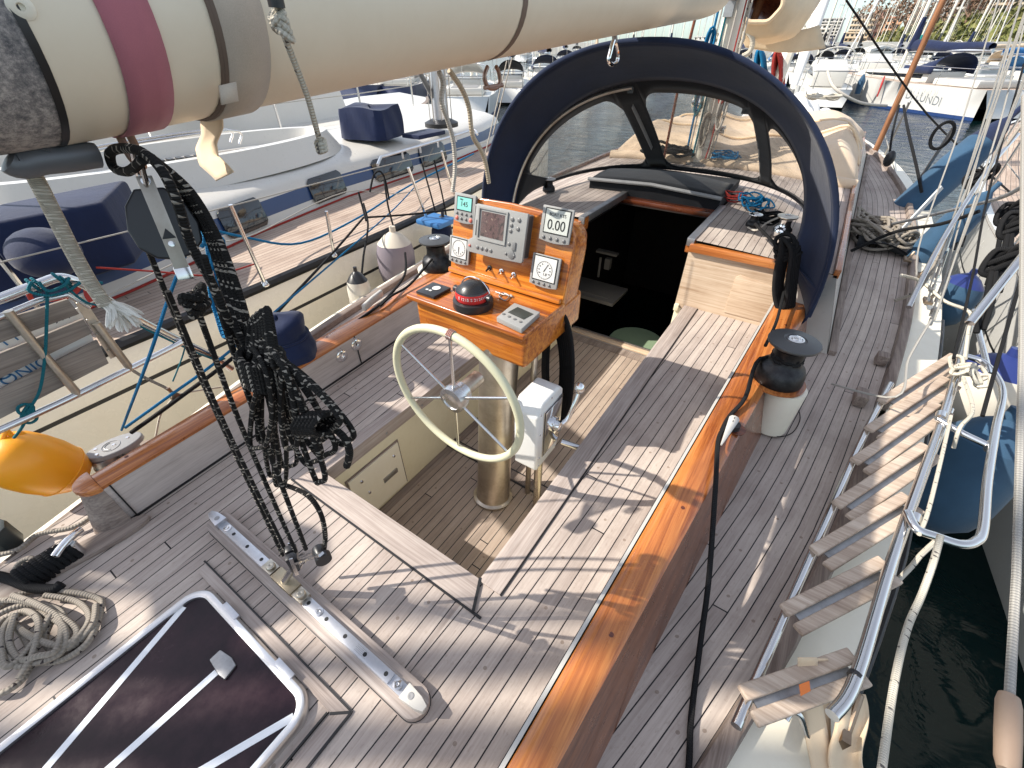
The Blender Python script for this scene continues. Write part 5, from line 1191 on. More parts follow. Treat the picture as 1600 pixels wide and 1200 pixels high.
# ================================================================ starboard rail gear
ps=thing('boarding_ladder','weathered teak slat boarding ladder between polished steel rails on the starboard rail','boarding ladder',(.55,1.5,.1))
ZL=.12
TR=[((1160,1085),(1332,1025)),((1226,955),(1380,878)),((1272,862),(1416,776)),((1308,790),(1446,697)),((1336,722),(1464,632)),((1358,672),(1478,592)),((1378,628),(1490,556))]
for k,(a,b_) in enumerate(TR):
    A_,B_=at(*a,ZL),at(*b_,ZL+.02); d=(B_-A_).normalized(); p=V(d.y,-d.x,0)
    def pl(off,dz,w,h): 
        g=G(); g.box((0,0,(B_-A_).length/2),(w,h,(B_-A_).length),frame(A_+p*off+V(0,0,dz),d,p)); return g
    pl(-.002,.0,.036,.020).build('tread',TREAD,ps,bevel=.006,seg=3)
    pl(.050,-.012,.034,.018).build('tread',TREAD,ps,bevel=.006,seg=3)
    g=G(); L_=(B_-A_).length; g.box((0,0,L_/2),(.024,.006,L_*.86),frame(A_+p*.025+V(0,0,-.014),d,p))
    g.build('tread_bracket',DULL,ps)
def zt(P,z): return [at(x,y,z) for x,y in P]
g=G(); g.tube(spline(zt([(1300,1118),(1338,1058),(1392,880),(1440,745),(1478,640),(1522,486)],.16),6),.0155,16); g.build('outer_rail',STEEL,ps)
g=G(); g.tube(spline(zt([(1150,1135),(1215,985),(1292,810),(1350,680),(1392,600)],.10),6),.013,14); g.build('inner_rail',STEEL,ps)
g=G(); g.tube(spline(zt([(1338,1040),(1400,870),(1450,730),(1486,640)],.075),6),.011,12); g.build('lower_rail',STEEL,ps)
g=G(); P=zt([(1418,800),(1432,826),(1462,838),(1500,850),(1524,846),(1536,826),(1543,750),(1556,670),(1567,618),(1558,590),(1536,566),(1508,556)],.19); g.tube(spline(P,8),.0135,16); g.build('hand_hoop',STEEL,ps)
g=G(); g.tube(spline(zt([(1466,655),(1500,675),(1548,698)],.175),5),.0125,14); g.build('cross_tube',STEEL,ps)
g=G(); g.tube(zt([(1522,488),(1546,585)],.19),.0125,14); g.build('brace_tube',STEEL,ps)
for (x,y) in ((1470,650),(1548,698),(1428,812)):
    c3=at(x,y,.175); d_=(at(x+12,y-40,.175)-c3).normalized(); g=G(); g.tube([c3-d_*.02,c3+d_*.02],.0185,16); g.build('tube_clamp',STEEL,ps)
c3=at(1338,1054,.16); d_=(at(1318,1085,.16)-c3).normalized(); g=G(); g.tube([c3,c3+d_*.012],.0165,16); g.build('end_plug',BLACKP,ps)
# knot on the outer rail and white line
kn=thing('lashing','untidy pale rope lashing round the top of the steel ladder rail','rope lashing',tuple(at(1500,580,.2)))
rnd=random.Random(9)
for k in range(8):
    c3=at(1494+6*k,566+3*k+8*(k%2),.20+.01*(k%3)); g=G()
    g.tube(spline([c3+V(.026*math.cos(t)*(.7+.5*rnd.random()),.024*math.sin(t),.022*math.sin(t+k)) for t in [2*math.pi*i/7 for i in range(7)]],4,True),.0085,7,True); g.build('turn',RLIGHT,kn,smooth=60)
rope('lashing_tail',zt([(1505,590),(1520,640),(1500,668)],.2)+[at(1490,700,.12)],.007,RLIGHT,parent=kn)
rope('rail_line',[at(1408,430,.35),at(1440,440,.3),at(1475,470,.28),at(1515,488,.26),at(1513,520,.24),at(1508,560,.22)],.009,RLIGHT,'pale line running over the top of the steel ladder rail')
rope('mooring_line',[rp(1470,836,1.58),rp(1458,880,1.56),rp(1440,930,1.52),rp(1420,975,1.48),rp(1405,1030,1.42),rp(1392,1100,1.36),rp(1376,1215,1.28)],.0078,RLIGHT,'speckled white line hanging from the steel hoop down over the water')
rope('line_end',[at(1462,846,.18),at(1440,866,.12),at(1425,884,.08),at(1405,905,.05)],.008,RLIGHT,'short knotted end of white line beside the steel hoop')
rope('spring_line',zt([(1486,650),(1470,720),(1450,800),(1436,835)],.19),.0065,RLIGHT,'thin white line spiralling along the steel ladder rail')
# backstay wire with boot
by=thing('backstay_wire','twisted steel wire with a taped brown boot at the right edge','stay wire',tuple(rp(1576,1110,.95)))
g=G(); g.tube([rp(1600,150,1.9),rp(1597,560,1.35),rp(1588,900,1.08),rp(1577,1095,.97)],.0056,10); g.build('wire',WIRE,by)
g=G(); g.tube([rp(1577,1088,.97),rp(1576,1100,.965),rp(1575,1150,.95),rp(1574,1190,.94),rp(1573,1205,.935)],[.0105,.0125,.0128,.012,.009],16); g.build('taped_boot',plain('tape_brown',(.34,.24,.17),.55,bs=.3),by)
# canvas strap and fender board at the lower right
cv=thing('canvas_sling','cream canvas webbing slung over the lowest ladder tread','canvas sling',tuple(at(1260,1060,.14)))
sl_=[(1262,1028),(1262,1050),(1268,1100),(1276,1150),(1290,1215)]
def sling(u,v):
    k=v*4; i=min(int(k),3); f=k-i; x=lerp(sl_[i][0],sl_[i+1][0],f); y=lerp(sl_[i][1],sl_[i+1][1],f); w_=lerp(30,38,v)
    return at(x+(u-.5)*w_,y,.17-.22*v)
g=G(); g.grid(sling,4,16); g.build('sling_band',TAPE,cv,solid=.004)
def sling2(u,v):
    return at(1272+22*u+4*v,1030+18*v+150*v*v,.16-.20*v-.01*u)
g=G(); g.grid(sling2,4,12); g.build('sling_band',TAPE,cv,solid=.004)
a_=at(1250,1062,.152); g=G(); pts=[at(x,y,.158) for x,y in ((1248,1070),(1264,1064),(1266,1080),(1251,1088))]; g.add(pts+[p+V(0,0,.002) for p in pts],[(0,1,2,3),(4,5,6,7),(0,1,5,4),(1,2,6,5),(2,3,7,6),(3,0,4,7)]); g.build('orange_patch',plain('patch_orange',(.75,.20,.04),.6),cv)
def drop(u,v): return at(1300+52*u+6*math.sin(6*v),1085+125*v,.05-.10*v+.02*math.sin(5*u+2*v))
g=G(); g.grid(drop,10,14); g.build('canvas_drop',TAPE,cv,solid=.004)
g=G(); g.tube([at(1345,1085,.07),at(1330,1130,.02),at(1318,1165,-.02)],.008,8); g.box(tuple(at(1316,1155,.0)),(.02,.03,.05)); tag(g.build('turnbuckle',metal('rusty_turn',(.35,.27,.2),.4,.6)),'rusty turnbuckle between the canvas sling and the ladder foot','turnbuckle')
rope('coiled_wire',[at(1228,1125,.06),at(1238,1112,.07),at(1252,1120,.06),at(1262,1150,.0),at(1275,1185,-.06)],.0075,STEEL,'bent steel tube end beside the canvas sling','steel tube')
# hull rubber strip
g=G()
for s in (1,):
    Y=[.9+.2*i for i in range(15)]
    P=[(CX+E(y)+.232,y,zs(y)-.03) for y in Y]; g.tube(P,.010,8)
g.build('rubber_strip',BLACK,yacht)
# toe rail block + jib track etc
for (x,y,l) in ((1345,620,.10),(1378,560,.07)):
    p=at(x,y,-.02); g=G(); g.box((p.x,p.y,-.02),(.055,l,.06)); g.build('rail_block',WOODD,yacht,bevel=.008)
# deck rope heap forward
rnd=random.Random(21)
fh=tangle('rope_heap',(.56,4.95,0),.22,.30,13,.013,RGREY,'large heap of grey mooring rope on the starboard side deck',.10)
g=G(); g.grid(lambda u,v: V(.42+.36*u,4.6+.42*v,.03+.06*math.sin(3*u+4*v)),8,8); g.build('black_rag',BLKC,fh,solid=.004)
rope('rope_bight',[at(1418,372,.05),at(1412,360,.1),at(1421,350,.12),at(1424,362,.08),at(1414,385,.02),at(1405,396,-.02)],.010,RGREY,'stiff grey rope end curling up at the edge of the rope heap')
g=G(); a_,b_=at(1385,385,.0),rp(1472,292,5.2); g.bar(a_,b_,.045,.012,(0,0,1)); tag(g.build('gang_plank',GREYW,bevel=.003),'narrow weathered white board leaning across the rope heap','board')
# shroud with brown cover, stanchions
p=at(1362,248,.08); top=V(p.x-.15,p.y+.1,9)
g=G(); g.tube([p,p.lerp(top,.5),top],.035,12); tag(g.build('shroud_cover',wood('rust_wood',2,((.10,.04,.02),(.25,.11,.05),(.40,.22,.12)),bs=.4)),'rusty brown covered shroud rising from the starboard rail','shroud')
def stanchion(a,b,r,label,mat=DULL,group='starboard stanchions'):
    g=G(); g.tube([a,b],r,10); g.lathe([(r*2.4,-.01),(r*2.4,0),(r*1.5,.02),(r*1.5,.05)],14,frame(a,b-a)); g.sph(b,r*1.3,6); return tag(g.build('stanchion',mat),label,'stanchion',group)
stanchion(at(1378,252,.05),rp(1421,160,8.3),.014,'slim grey stanchion just behind the brown covered shroud')
stanchion(at(1422,303,.02),rp(1490,200,6.1),.016,'leaning grey stanchion with a black loop at its top')
g=G(); c3=rp(1472,212,6.05); g.tube([c3+V(.07*math.cos(t),0,.11*math.sin(t)) for t in [2*math.pi*i/20 for i in range(20)]],.014,7,True); tag(g.build('rope_loop',RBLACK),'black rope loop hung on the leaning stanchion','rope')
rope('fender_line',[rp(1412,165,8.2),rp(1418,200,7.2),rp(1432,260,6.6),rp(1440,300,6.3)],.014,RBLACK,'black fender line hanging from the slim stanchion')
rope('fender_line',[rp(1405,165,8.2),rp(1395,205,7.6),rp(1390,240,7.3)],.012,RBLACK,'black line to the small dark fender by the rail')
g=G(); g.sph(rp(1390,248,7.3),.055,8,(1,1,1.6)); tag(g.build('small_fender',BLACKP),'small dark teardrop fender outside the starboard rail','fender')
# shrouds and turnbuckles
ch=V(.88,3.55,-.02)
tops=[(MX,MY-.2,11),(MX,MY,12),(MX,MY+.1,9),(MX-.0,MY+.5,10),(MX,MY+1.2,11)]
shr=thing('starboard_shrouds','cluster of steel shrouds and turnbuckles at the starboard chainplates','shrouds',tuple(ch))
for k,(dx,dy) in enumerate(((0,-.1),(.015,.05),(.0,.22),(.05,.5),(.06,.75))):
    b_=ch+V(dx,dy,0); t_=Vector(tops[k]); d=(t_-b_).normalized()
    g=G(); g.tube([b_+d*.42,b_+d*13],.0048,7); g.build('shroud_wire',WIRE,shr)
    g=G(); g.tube([b_,b_+d*.05],.012,8); g.tube([b_+d*.05,b_+d*.10],.006,8)
    for s in (-1,1): g.tube([b_+d*.10+V(s*.010,0,0),b_+d*.30+V(s*.010,0,0)],.0042,6)
    g.tube([b_+d*.095,b_+d*.115],.0135,8); g.tube([b_+d*.285,b_+d*.305],.0135,8); g.tube([b_+d*.30,b_+d*.44],.0065,8); g.build('turnbuckle',STEEL if k%2 else DULL,shr)
for k,(x,y,z) in enumerate(((1438,430,.0),(1450,470,.0),(1418,405,.03))):
    g=G(); p=at(x,y,z); g.box(tuple(p),(.05,.09,.02)); g.tube([p,p+V(.02,.02,.06)],.012,8); g.build('chain_plate',bpy.data.materials['rusty_turn'],shr,bevel=.003)
WR_=[((1455,560),(1400,700),.30,.0)]
rnd=random.Random(17)
LN=[(((1398,470,3.3),(1445,440,3.4),(1500,330,4.2),(1600,190,5.0)),.010,RGREY,'grey line rising from the chainplates to the right'),
 (((1300,600,2.6),(1400,620,2.4),(1420,560,2.6),(1455,500,2.8)),.005,WIRE,None),
 (((1420,480,3.2),(1470,380,3.6),(1540,270,4.4),(1590,210,5)),.013,STEEL,'polished steel tube slanting up from the starboard rail'),
 (((1395,350,4.8),(1480,330,4.4),(1560,310,4.2),(1600,290,4.1)),.012,DULL,'weathered grey pole lying across the starboard lifelines'),
 (((1330,392,4.4),(1400,362,4.3),(1470,350,4.2),(1530,330,4.1)),.012,RBLACK,'dark line stretched over the grey rope heap'),
 (((1490,560,2.6),(1520,430,3.2),(1545,300,4.0),(1600,100,5)),.006,RBLACK,'thin black line rising past the white fender'),
 (((1535,650,2.4),(1560,560,2.6),(1600,420,2.9)),.007,RBLACK,'black line hanging beside the big white fender'),
 (((1380,200,9),(1408,300,7),(1440,380,5)),.006,WIRE,'thin stay wire crossing in front of the far water'),
 (((1322,0,7),(1450,180,8),(1600,320,8)),.010,RBLACK,'long dark stay crossing the hillside from the top'),
 (((1580,60,5),(1530,240,4.6),(1480,420,3.8),(1470,480,3.4)),.005,WIRE,'thin steel stay at the right ending near the chainplates'),
 (((1560,0,5.5),(1500,200,4.9),(1440,370,4.2),(1432,430,3.8)),.005,WIRE,'second thin steel stay left of the first'),
 (((1600,40,4.8),(1560,200,4.5),(1500,380,3.8),(1460,500,3.2)),.005,WIRE,'third thin steel stay near the right edge')]
for P,r,m_,lb in LN:
    rope('stay_line' if m_ is WIRE else 'deck_line',[rp(*q) for q in P],r,m_,lb or 'thin wire lifeline outside the starboard toe rail')
# black rope bundles at right (on the neighbour's stanchions)
for k,(x,y,t_) in enumerate(((1572,335,4.3),(1580,352,3.6),(1555,410,3.3),(1520,280,5.2))):
    g=G(); rnd=random.Random(k)
    for j in range(4):
        c3=rp(x,y,t_)+V(.02*j,0,.02*j); g.tube(spline([c3+V(.05*math.cos(t)*(.6+.6*rnd.random()),.03*math.sin(t),.06*math.sin(t+j)) for t in [2*math.pi*i/6 for i in range(6)]],4,True),.014,7,True)
    g.tube([rp(x-4,y+5,t_),rp(x-14,y+60,t_*.97),rp(x-30,y+110,t_*.95)],.013,7); g.tube([rp(x+2,y+5,t_),rp(x-4,y+60,t_*.97),rp(x-18,y+105,t_*.95)],.011,7)
    tag(g.build('knotted_rope',RBLACK,smooth=60),['upper black knotted rope over the neighbour teak deck edge','thick black knotted rope against the white neighbour hull','black knot and lines above the blue topped fender','black clove hitch on a far stanchion of the right hand yacht'][k],'rope')
for k,(a,b_) in enumerate((((1600,398,3.0),(1515,505,2.75)),)):
    g=G(); g.tube([rp(*a),rp(*b_)],.017,14); tag(g.build('steel_pole',STEEL),'thick polished steel pole slanting in from the right edge','pole')
# fenders between the hulls
def fender(name,c,r,h,label,mats,axis=(0,0,1),group=None,cap=None):
    f=thing(name,label,'fender',tuple(c),group); M_=frame(c,axis)
    pr=[(r*.12,-h*.62),(r*.5,-h*.56),(r*.88,-h*.40),(r,-h*.2),(r*1.0,h*.2),(r*.88,h*.40),(r*.5,h*.56),(r*.16,h*.64),(r*.16,h*.75),(0,h*.76)]
    k=6
    g=G(); g.lathe(pr[:k],28,M_); g.build('fender_body',mats[0],f)
    g=G(); g.lathe(pr[k-1:],28,M_); g.build('fender_top',mats[1],f)
    return f
WF=plain('fender_white',(.62,.58,.50),.5,bs=.1); NF=plain('fender_navy',(.02,.035,.16),.4)
fender('ball_fender',at(1536,615,-.32),.20,.42,'big off white round fender with a blue top near the ladder hoop',(WF,NF),(0,.12,1))
fender('round_fender',at(1485,470,-.25),.15,.36,'blue fender with dark navy top behind the chainplates',(BLUEF,NF),(.1,.1,1))
fender('cloth_fender',at(1500,745,-.55),.21,.62,'large bright blue cloth covered fender hanging under the steel hoop',(BLUEF,BLUEF),(.05,.25,1))
fender('cloth_fender',rp(1458,292,6.6),.16,1.25,'long dusty blue cloth covered fender sloping beside the far hull',(BLUEF,NAVYL),rp(1530,228,6.8)-rp(1400,345,6.4))
fender('cloth_fender',rp(1470,372,5.0),.11,.6,'mid blue fender half hidden behind the shroud cluster',(BLUEF,BLUEF),(.3,0,1))
fender('round_fender',at(1590,700,-.7),.22,.6,'blue fender at the right edge against the white hull',(BLUEF,NF),(0,.2,1))
# neighbouring yacht to starboard
nb=thing('white_yacht','white hulled yacht with teak deck and black hull stripes moored to starboard','sailing yacht',(3,8,-.1))
NT=[(1.2,1.75),(2.8,1.62),(4.2,1.47),(6.2,1.47),(7.6,1.55),(10.6,2.0),(13.8,2.55),(16,3.3)]
g=G(); g2=G(); g3=G(); Y=[1.2+.35*i for i in range(42)]
for a,b_ in zip(Y,Y[1:]):
    xa,xb=interp(NT,a),interp(NT,b_)
    sec=[(0,.03),(.012,-.05),(.03,-.42),(.031,-.425),(.033,-.445),(.04,-.7),(.12,-1.35)]
    for k,((d0,z0),(d1,z1)) in enumerate(zip(sec,sec[1:])):
        (g3 if k==3 else g).poly([(xa+d0,a,z0),(xb+d0,b_,z0),(xb+d1,b_,z1),(xa+d1,a,z1)])
    for k in range(4): 
        t0,t1=k/4,(k+1)/4; g2.poly([(lerp(xa,6.2,t0),a,.0),(lerp(xa,6.2,t1),a,.0),(lerp(xb,6.2,t1),b_,.0),(lerp(xb,6.2,t0),b_,.0)],[(lerp(0,6.2-xa,t0),a),(lerp(0,6.2-xa,t1),a),(lerp(0,6.2-xb,t1),b_),(lerp(0,6.2-xb,t0),b_)])
g.build('hull',WHITE2,nb); g3.build('hull_stripe',BLACK,nb); g2.build('deck',TEAKF,nb)
g=G(); 
for a,b_ in zip(Y,Y[1:]): g.poly([(interp(NT,a),a,.03),(interp(NT,b_),b_,.03),(interp(NT,b_)+.06,b_,.03),(interp(NT,a)+.06,a,.03)])
g.build('rail_cap',WHITE2,nb)
for k,y in enumerate((3.4,5.4,7.4,9.6,12)):
    x=interp(NT,y)+.08; g=G(); g.tube([(x,y,0),(x,y,.62)],.014,10); g.build('stanchion',STEEL,nb)
for z in (.33,.61): g=G(); g.tube([(interp(NT,y)+.08,y,z) for y in (1.4,3.4,5.4,7.4,9.6,12,15)],.005,6); g.build('lifeline',WIRE,nb)
g=G(); g.box((3.6,11.5,.25),(1.6,4.5,.5)); g.build('cabin',WHITE2,nb,bevel=.12,seg=4)
# ================================================================ port side: our own quarter
def P2(x,y,z): return at(x,y,z)
# mooring cleat with rope
mc=thing('mooring_cleat','steel mooring cleat wound with thick black rope on the port quarter','cleat',(-1.80,-.17,0))
g=G(); c0=at(112,850,.07); a_=at(84,872,.075); b_=at(128,826,.075); g.tube(spline([a_,a_.lerp(b_,.25)+V(0,0,.006),a_.lerp(b_,.5)+V(0,0,.008),a_.lerp(b_,.75)+V(0,0,.006),b_],4),[.006]+[.013]*15+[.006],12); g.tube([c0,c0-V(0,0,.07)],.014,10); g.build('cleat_horn',CHROME,mc)
g=G(); g.prism([(x*.13,y*.042) for x,y in capsule(-1,1,1.0,8)],0,.018,frame(tuple(at(98,882,0)),(0,0,1),(at(155,850,0)-at(60,900,0)))); g.build('cleat_pad',WOODD,mc,bevel=.003)
for k in range(9):
    c3=at(42+9.2*k,905-5.5*k,.03); d=(at(120,850,.03)-at(40,905,.03)).normalized(); g=G(); FM=frame(c3,d); g.tube([FM@Vector((.030*math.cos(t),.048*math.sin(t),.004*math.sin(t))) for t in [2*math.pi*i/16 for i in range(16)]],.0095,8,True); g.build('rope_turn',RBLACK,mc,smooth=60)
rope('black_dock_line',[at(-20,896,.03),at(15,905,.03),at(50,918,.03),at(84,920,.035),at(96,912,.04)],.0155,RBLACK,'very thick black laid rope entering from the left edge below the cleat',n=12)
rope('grey_dock_line',[at(-15,870,.03),at(30,858,.03),at(60,835,.03),at(120,822,.03),at(160,792,.03)],.009,RGREY,'grey rope led along the port toe rail past the cleat')
rope('rope_eye',[at(22,892,.03),at(32,878,.05),at(48,872,.06),at(56,884,.04),at(50,900,.03)],.0085,RGREY,'small grey rope eye poking out of the black rope')
gc=thing('grey_coil','loosely coiled pale grey speckled rope on the aft deck at the left edge','rope coil',tuple(at(60,990,.0)))
LP=[((-20,960),(40,925),(110,925),(152,935),(158,950),(140,1000),(100,1030),(60,1035)),
 ((150,945),(145,975),(120,1005),(95,1010),(98,960),(60,945),(20,950),(-20,970)),
 ((-20,1000),(10,965),(60,958),(100,980),(95,1020),(40,1040),(18,1035),(8,1010)),
 ((30,1060),(52,1020),(60,970),(35,955),(5,985),(8,1040),(40,1020),(80,960)),
 ((-20,1085),(10,1080),(40,1055),(48,1020),(30,985),(0,970),(-20,985)),
 ((70,930),(120,940),(140,965),(118,1000),(90,1018),(70,1000),(85,960)),
 ((-20,940),(30,938),(80,955),(120,985),(100,1008),(60,1000),(20,975)),
 ((20,930),(60,945),(95,970),(88,1015),(60,1025),(30,1030),(14,1000),(24,960))]
for k,Q in enumerate(LP):
    g=G(); g.tube(spline([at(x,y,.012+.010*(k%4)+.006*((i+k)%3)) for i,(x,y) in enumerate(Q)],7),.0088,10); g.build('loop',RGREY,gc,smooth=60)
g=G(); pts=[at(x,y,z) for x,y,z in ((-30,800,.1),(0,806,.12),(14,828,.08),(28,855,.01),(20,868,.0),(-30,872,.0))]; g.prism([(p.x,p.y) for p in pts],.0,.10); tag(g.build('fairlead',plain('dark_casting',(.035,.045,.045),.5,metal_=.4),bevel=.01),'dark metal fairlead on the port rail at the left edge','fairlead')
# stern rail
XP=-2.06
def xp(x,y,dx=0): return atx(x,y,XP+dx)
sr=thing('stern_rail','polished tubular stern rail with weathered teak slats on the port quarter','stern rail',(XP,.1,.3))
g=G(); g.tube(spline([xp(-40,482),xp(10,463),xp(60,444),xp(92,434),xp(120,440),xp(150,456),xp(200,490),xp(260,522),xp(330,556),xp(362,576)],6),.0155,14); g.build('rail_tube',STEEL,sr)
g=G(); g.tube(spline([xp(-40,690,.03),xp(60,645,.03),xp(120,617,.03),xp(205,575,.03),xp(290,532,.03)],5),.0125,12); g.build('rail_tube',STEEL,sr)
g=G(); g.tube([xp(12,486,.02),xp(60,545,.02),xp(124,618,.03)],.0135,12); g.build('rail_post',AGED,sr)
g=G(); g.tube([xp(150,505,.02),xp(205,578,.03)],.0135,12); g.build('rail_post',AGED,sr)
g=G(); g.tube([xp(-40,512,.0),xp(60,470),xp(105,460),xp(140,480)],.010,12); g.build('rail_tube',STEEL,sr)
for k,(a,b_,c,d) in enumerate((((-40,512),(104,466),(122,489),(-40,548)),((-40,566),(128,497),(142,519),(-40,608)),((-40,626),(150,530),(168,566),(-40,672)))):
    g=G(); q=[xp(*p_,-.01) for p_ in (a,b_,c,d)]; g.add(q+[p_+V(.014,0,0) for p_ in q],[(0,1,2,3),(4,5,6,7),(0,1,5,4),(1,2,6,5),(2,3,7,6),(3,0,4,7)]); g.build('slat',wood('slat_teak',1,((.12,.10,.085),(.24,.205,.175),(.34,.295,.25))) if k==0 else bpy.data.materials['slat_teak'],sr,bevel=.002)
g=G(); q=[xp(*p_,.0) for p_ in ((110,463),(128,462),(188,553),(172,560))]; g.add(q+[p_+V(.006,0,0) for p_ in q],[(0,1,2,3),(4,5,6,7),(0,1,5,4),(1,2,6,5),(2,3,7,6),(3,0,4,7)]); 
for (x,y) in ((121,474),(137,500),(152,522),(170,548)): g.lathe([(.005,0),(.004,.003),(0,.004)],10,frame(xp(x,y,.009),(1,0,0)))
g.build('end_bracket',AGED,sr)
# name banner lashed behind the slats
bn=thing('name_banner','white banner with blue letters lashed behind the teak slats','banner',(XP-.05,.1,.4))
g=G(); q=[xp(*p_,-.04) for p_ in ((-60,560),(124,480),(150,540),(-60,650))]; g.add(q+[p_+V(-.006,0,0) for p_ in q],[(0,1,2,3),(4,5,6,7),(0,1,5,4),(1,2,6,5),(2,3,7,6),(3,0,4,7)]); g.build('banner_cloth',SAIL,bn)
BINK=plain('banner_blue',(.03,.15,.32),.6); BK=plain('banner_black',(.02,.03,.06),.6)
def btext(s,x,y,size,mat):
    p=xp(x,y,-.036); ex=(xp(x+20,y-10,-.036)-p).normalized(); M_=frame(p,(1,0,0),ex); text('letters',s,size,M_,mat,bn)
btext('X',90,499,.035,BK); btext('IO',112,490,.035,BK); btext('TT',14,530,.05,BINK); btext('ONIC',40,580,.055,BINK); btext('C',2,586,.06,BINK)
# orange buoy and its line
by_=thing('orange_buoy','bright orange plastic buoy with a moulded lug hanging from the stern rail','buoy',tuple(atx(70,725,-2.12)))
bc_=atx(68,728,-2.12); ax=(atx(-10,700,-2.12)-atx(148,745,-2.12)).normalized(); FM=frame(bc_,ax,(1,0,0))
BS_=1.17
pr=[(BS_*a_,BS_*b__) for a_,b__ in [(0,-.125),(.03,-.120),(.062,-.098),(.082,-.06),(.0845,-.055),(.086,-.05),(.093,0),(.0925,.05),(.086,.095),(.070,.125),(.045,.142),(.02,.149),(0,.150)]]
g=G(); g.lathe(pr,40,FM); g.tube([FM@Vector((.1006*math.cos(t),.1006*math.sin(t),-.061)) for t in [2*math.pi*i/36 for i in range(36)]],.0022,6,True); g.build('buoy_body',ORANGE,by_)
lg=atx(24,682,-2.12); g=G(); g.tube(spline([atx(4,688,-2.12),atx(10,674,-2.12),atx(18,680,-2.12),atx(24,684,-2.12),atx(30,676,-2.12),atx(40,680,-2.12)],4),[.008]*21,10); g.build('buoy_lug',ORANGE,by_)
rope('buoy_line',[xp(74,452,.03),xp(73,500,.03),xp(70,560,.03),xp(62,610,.03),xp(46,640,.03),xp(36,665,.03),xp(22,684,.0)],.0048,RTEAL,'teal line from the stern rail down to the orange buoy')
tk_=thing('rail_hitch','teal line hitched round the port stern rail','rope lashing',tuple(xp(85,440)))
for k,(x,y) in enumerate(((52,446),(60,444),(92,436),(100,438))):
    g=G(); c3=xp(x,y); d=(xp(120,432)-xp(20,460)).normalized(); F2=frame(c3,d); g.tube([F2@Vector((.021*math.cos(t),.021*math.sin(t),.006*math.sin(t))) for t in [2*math.pi*i/14 for i in range(14)]],.0052,7,True); g.build('hitch_turn',RTEAL,tk_,smooth=60)
rope('bight',[xp(50,440,.03),xp(46,455,.03),xp(75,462,.04),xp(105,455,.03),xp(130,440,.03),xp(160,442,.03)],.005,RTEAL,parent=tk_); rope('bight',[xp(60,440,.03),xp(75,455,.04),xp(100,446,.04),xp(108,434,.02)],.005,RTEAL,parent=tk_)
rope('tail',[xp(96,440,.03),xp(130,470,.02),xp(165,482,.02),xp(240,520,.02),xp(330,560,.02),xp(352,560,.03)],.0042,RTEAL,parent=tk_)
g=G()
for k in range(4):
    c3=xp(40+2*k,640+4*k,.03); g.tube(spline([c3+V(0,.018*math.cos(t)*(1+.4*math.sin(k)),.022*math.sin(t+k)) for t in [2*math.pi*i/6 for i in range(6)]],4,True),.0048,7,True)
tag(g.build('bowline_knot',RTEAL,smooth=60),'tangled teal knot just above the orange buoy','knot')
rope('shackle_line',[xp(196,570),xp(214,583),xp(234,594),xp(255,604),xp(268,612)],.006,RGREY,'thin grey twine from the rail post to a small block')
g=G(); p=xp(274,620,.05); g.lathe([(.018,-.008),(.02,0),(.018,.008)],18,frame(p,(1,.2,.2))); g.tube([xp(262,606,.05),p],.007,8); tag(g.build('small_block',bpy.data.materials['rusty_turn']),'small tarnished snatch block hanging from twine by the port rail','block')
rope('block_line',[xp(276,618,.05),xp(262,632,.05),xp(250,650,.04),xp(242,690,.03)],.0042,RLIGHT,'pale thin line running from the tarnished block to the deck'); rope('block_line',[xp(280,616,.05),xp(310,610,.03),xp(345,605,.02)],.0042,RLIGHT,'pale thin line running forward from the tarnished block')
rope('teal_tail',[xp(292,532,.03),xp(284,560,.03),xp(270,596,.03)],.003,RTEAL,'thin teal line from the lower rail tube to the tarnished block')
# ================================================================ neighbour A
na=thing('cream_yacht','cream hulled yacht with white deckhouse and blue stripe moored to port','sailing yacht',(-4.6,3,0))
AT=[(-2.5,-3.05),(0,-3.03),(1.3,-3.06),(2.5,-3.14),(3.6,-3.26),(5,-3.52),(6.5,-3.95),(8,-4.6),(9,-5.2)]
AC=[(-2.5,-3.62),(0,-3.66),(.8,-3.82),(2,-4.18),(3.2,-4.45),(5,-4.60),(6.5,-4.9),(7.6,-5.3)]
Y=[-2.5+.3*i for i in range(38)]; g=G(); gs=G(); gd=G(); gb=G(); gn=G(); gr=G()
SMK=[(0,.04),(.03,-.02),(.035,-.20),(.036,-.225),(.05,-.78),(.05,-.84),(.05,-.87),(.045,-.93),(.03,-1.4)]
for a,b_ in zip(Y,Y[1:]):
    xa,xb=interp(AT,a),interp(AT,b_)
    for k,((d0,z0),(d1,z1)) in enumerate(zip(SMK,SMK[1:])):
        tgt=gs if k==2 else (gn if k in(4,6,7) else g); tgt.poly([(xa+d0,a,z0),(xb+d0,b_,z0),(xb+d1,b_,z1),(xa+d1,a,z1)])
    ca,cb=min(interp(AC,a),xa-.02),min(interp(AC,b_),xb-.02)
    if a<7.5:
        for k in range(3):
            t0,t1=k/3,(k+1)/3; gd.poly([(lerp(xa,ca,t0),a,.02),(lerp(xb,cb,t0),b_,.02),(lerp(xb,cb,t1),b_,.02),(lerp(xa,ca,t1),a,.02)],[(lerp(0,xa-ca,t0),a),(lerp(0,xb-cb,t0),b_),(lerp(0,xb-cb,t1),b_),(lerp(0,xa-ca,t1),a)])
g.build('hull',HCREAM,na); gs.build('hull_stripe',BLACK,na); gn.build('boot_stripe',plain('boot_navy',(.01,.02,.06),.3),na); gd.build('side_deck',TEAKF,na)
g=G(); g.tube([(interp(AT,y)-.005,y,.035) for y in Y],.036,8); g.build('toe_rail',BLACK,na)
g=G(); g.tube([(interp(AC,y)+.03,y,.028) for y in Y if y<7],.010,6); g.build('red_line',RRED,na)
def cab(u,v): pass
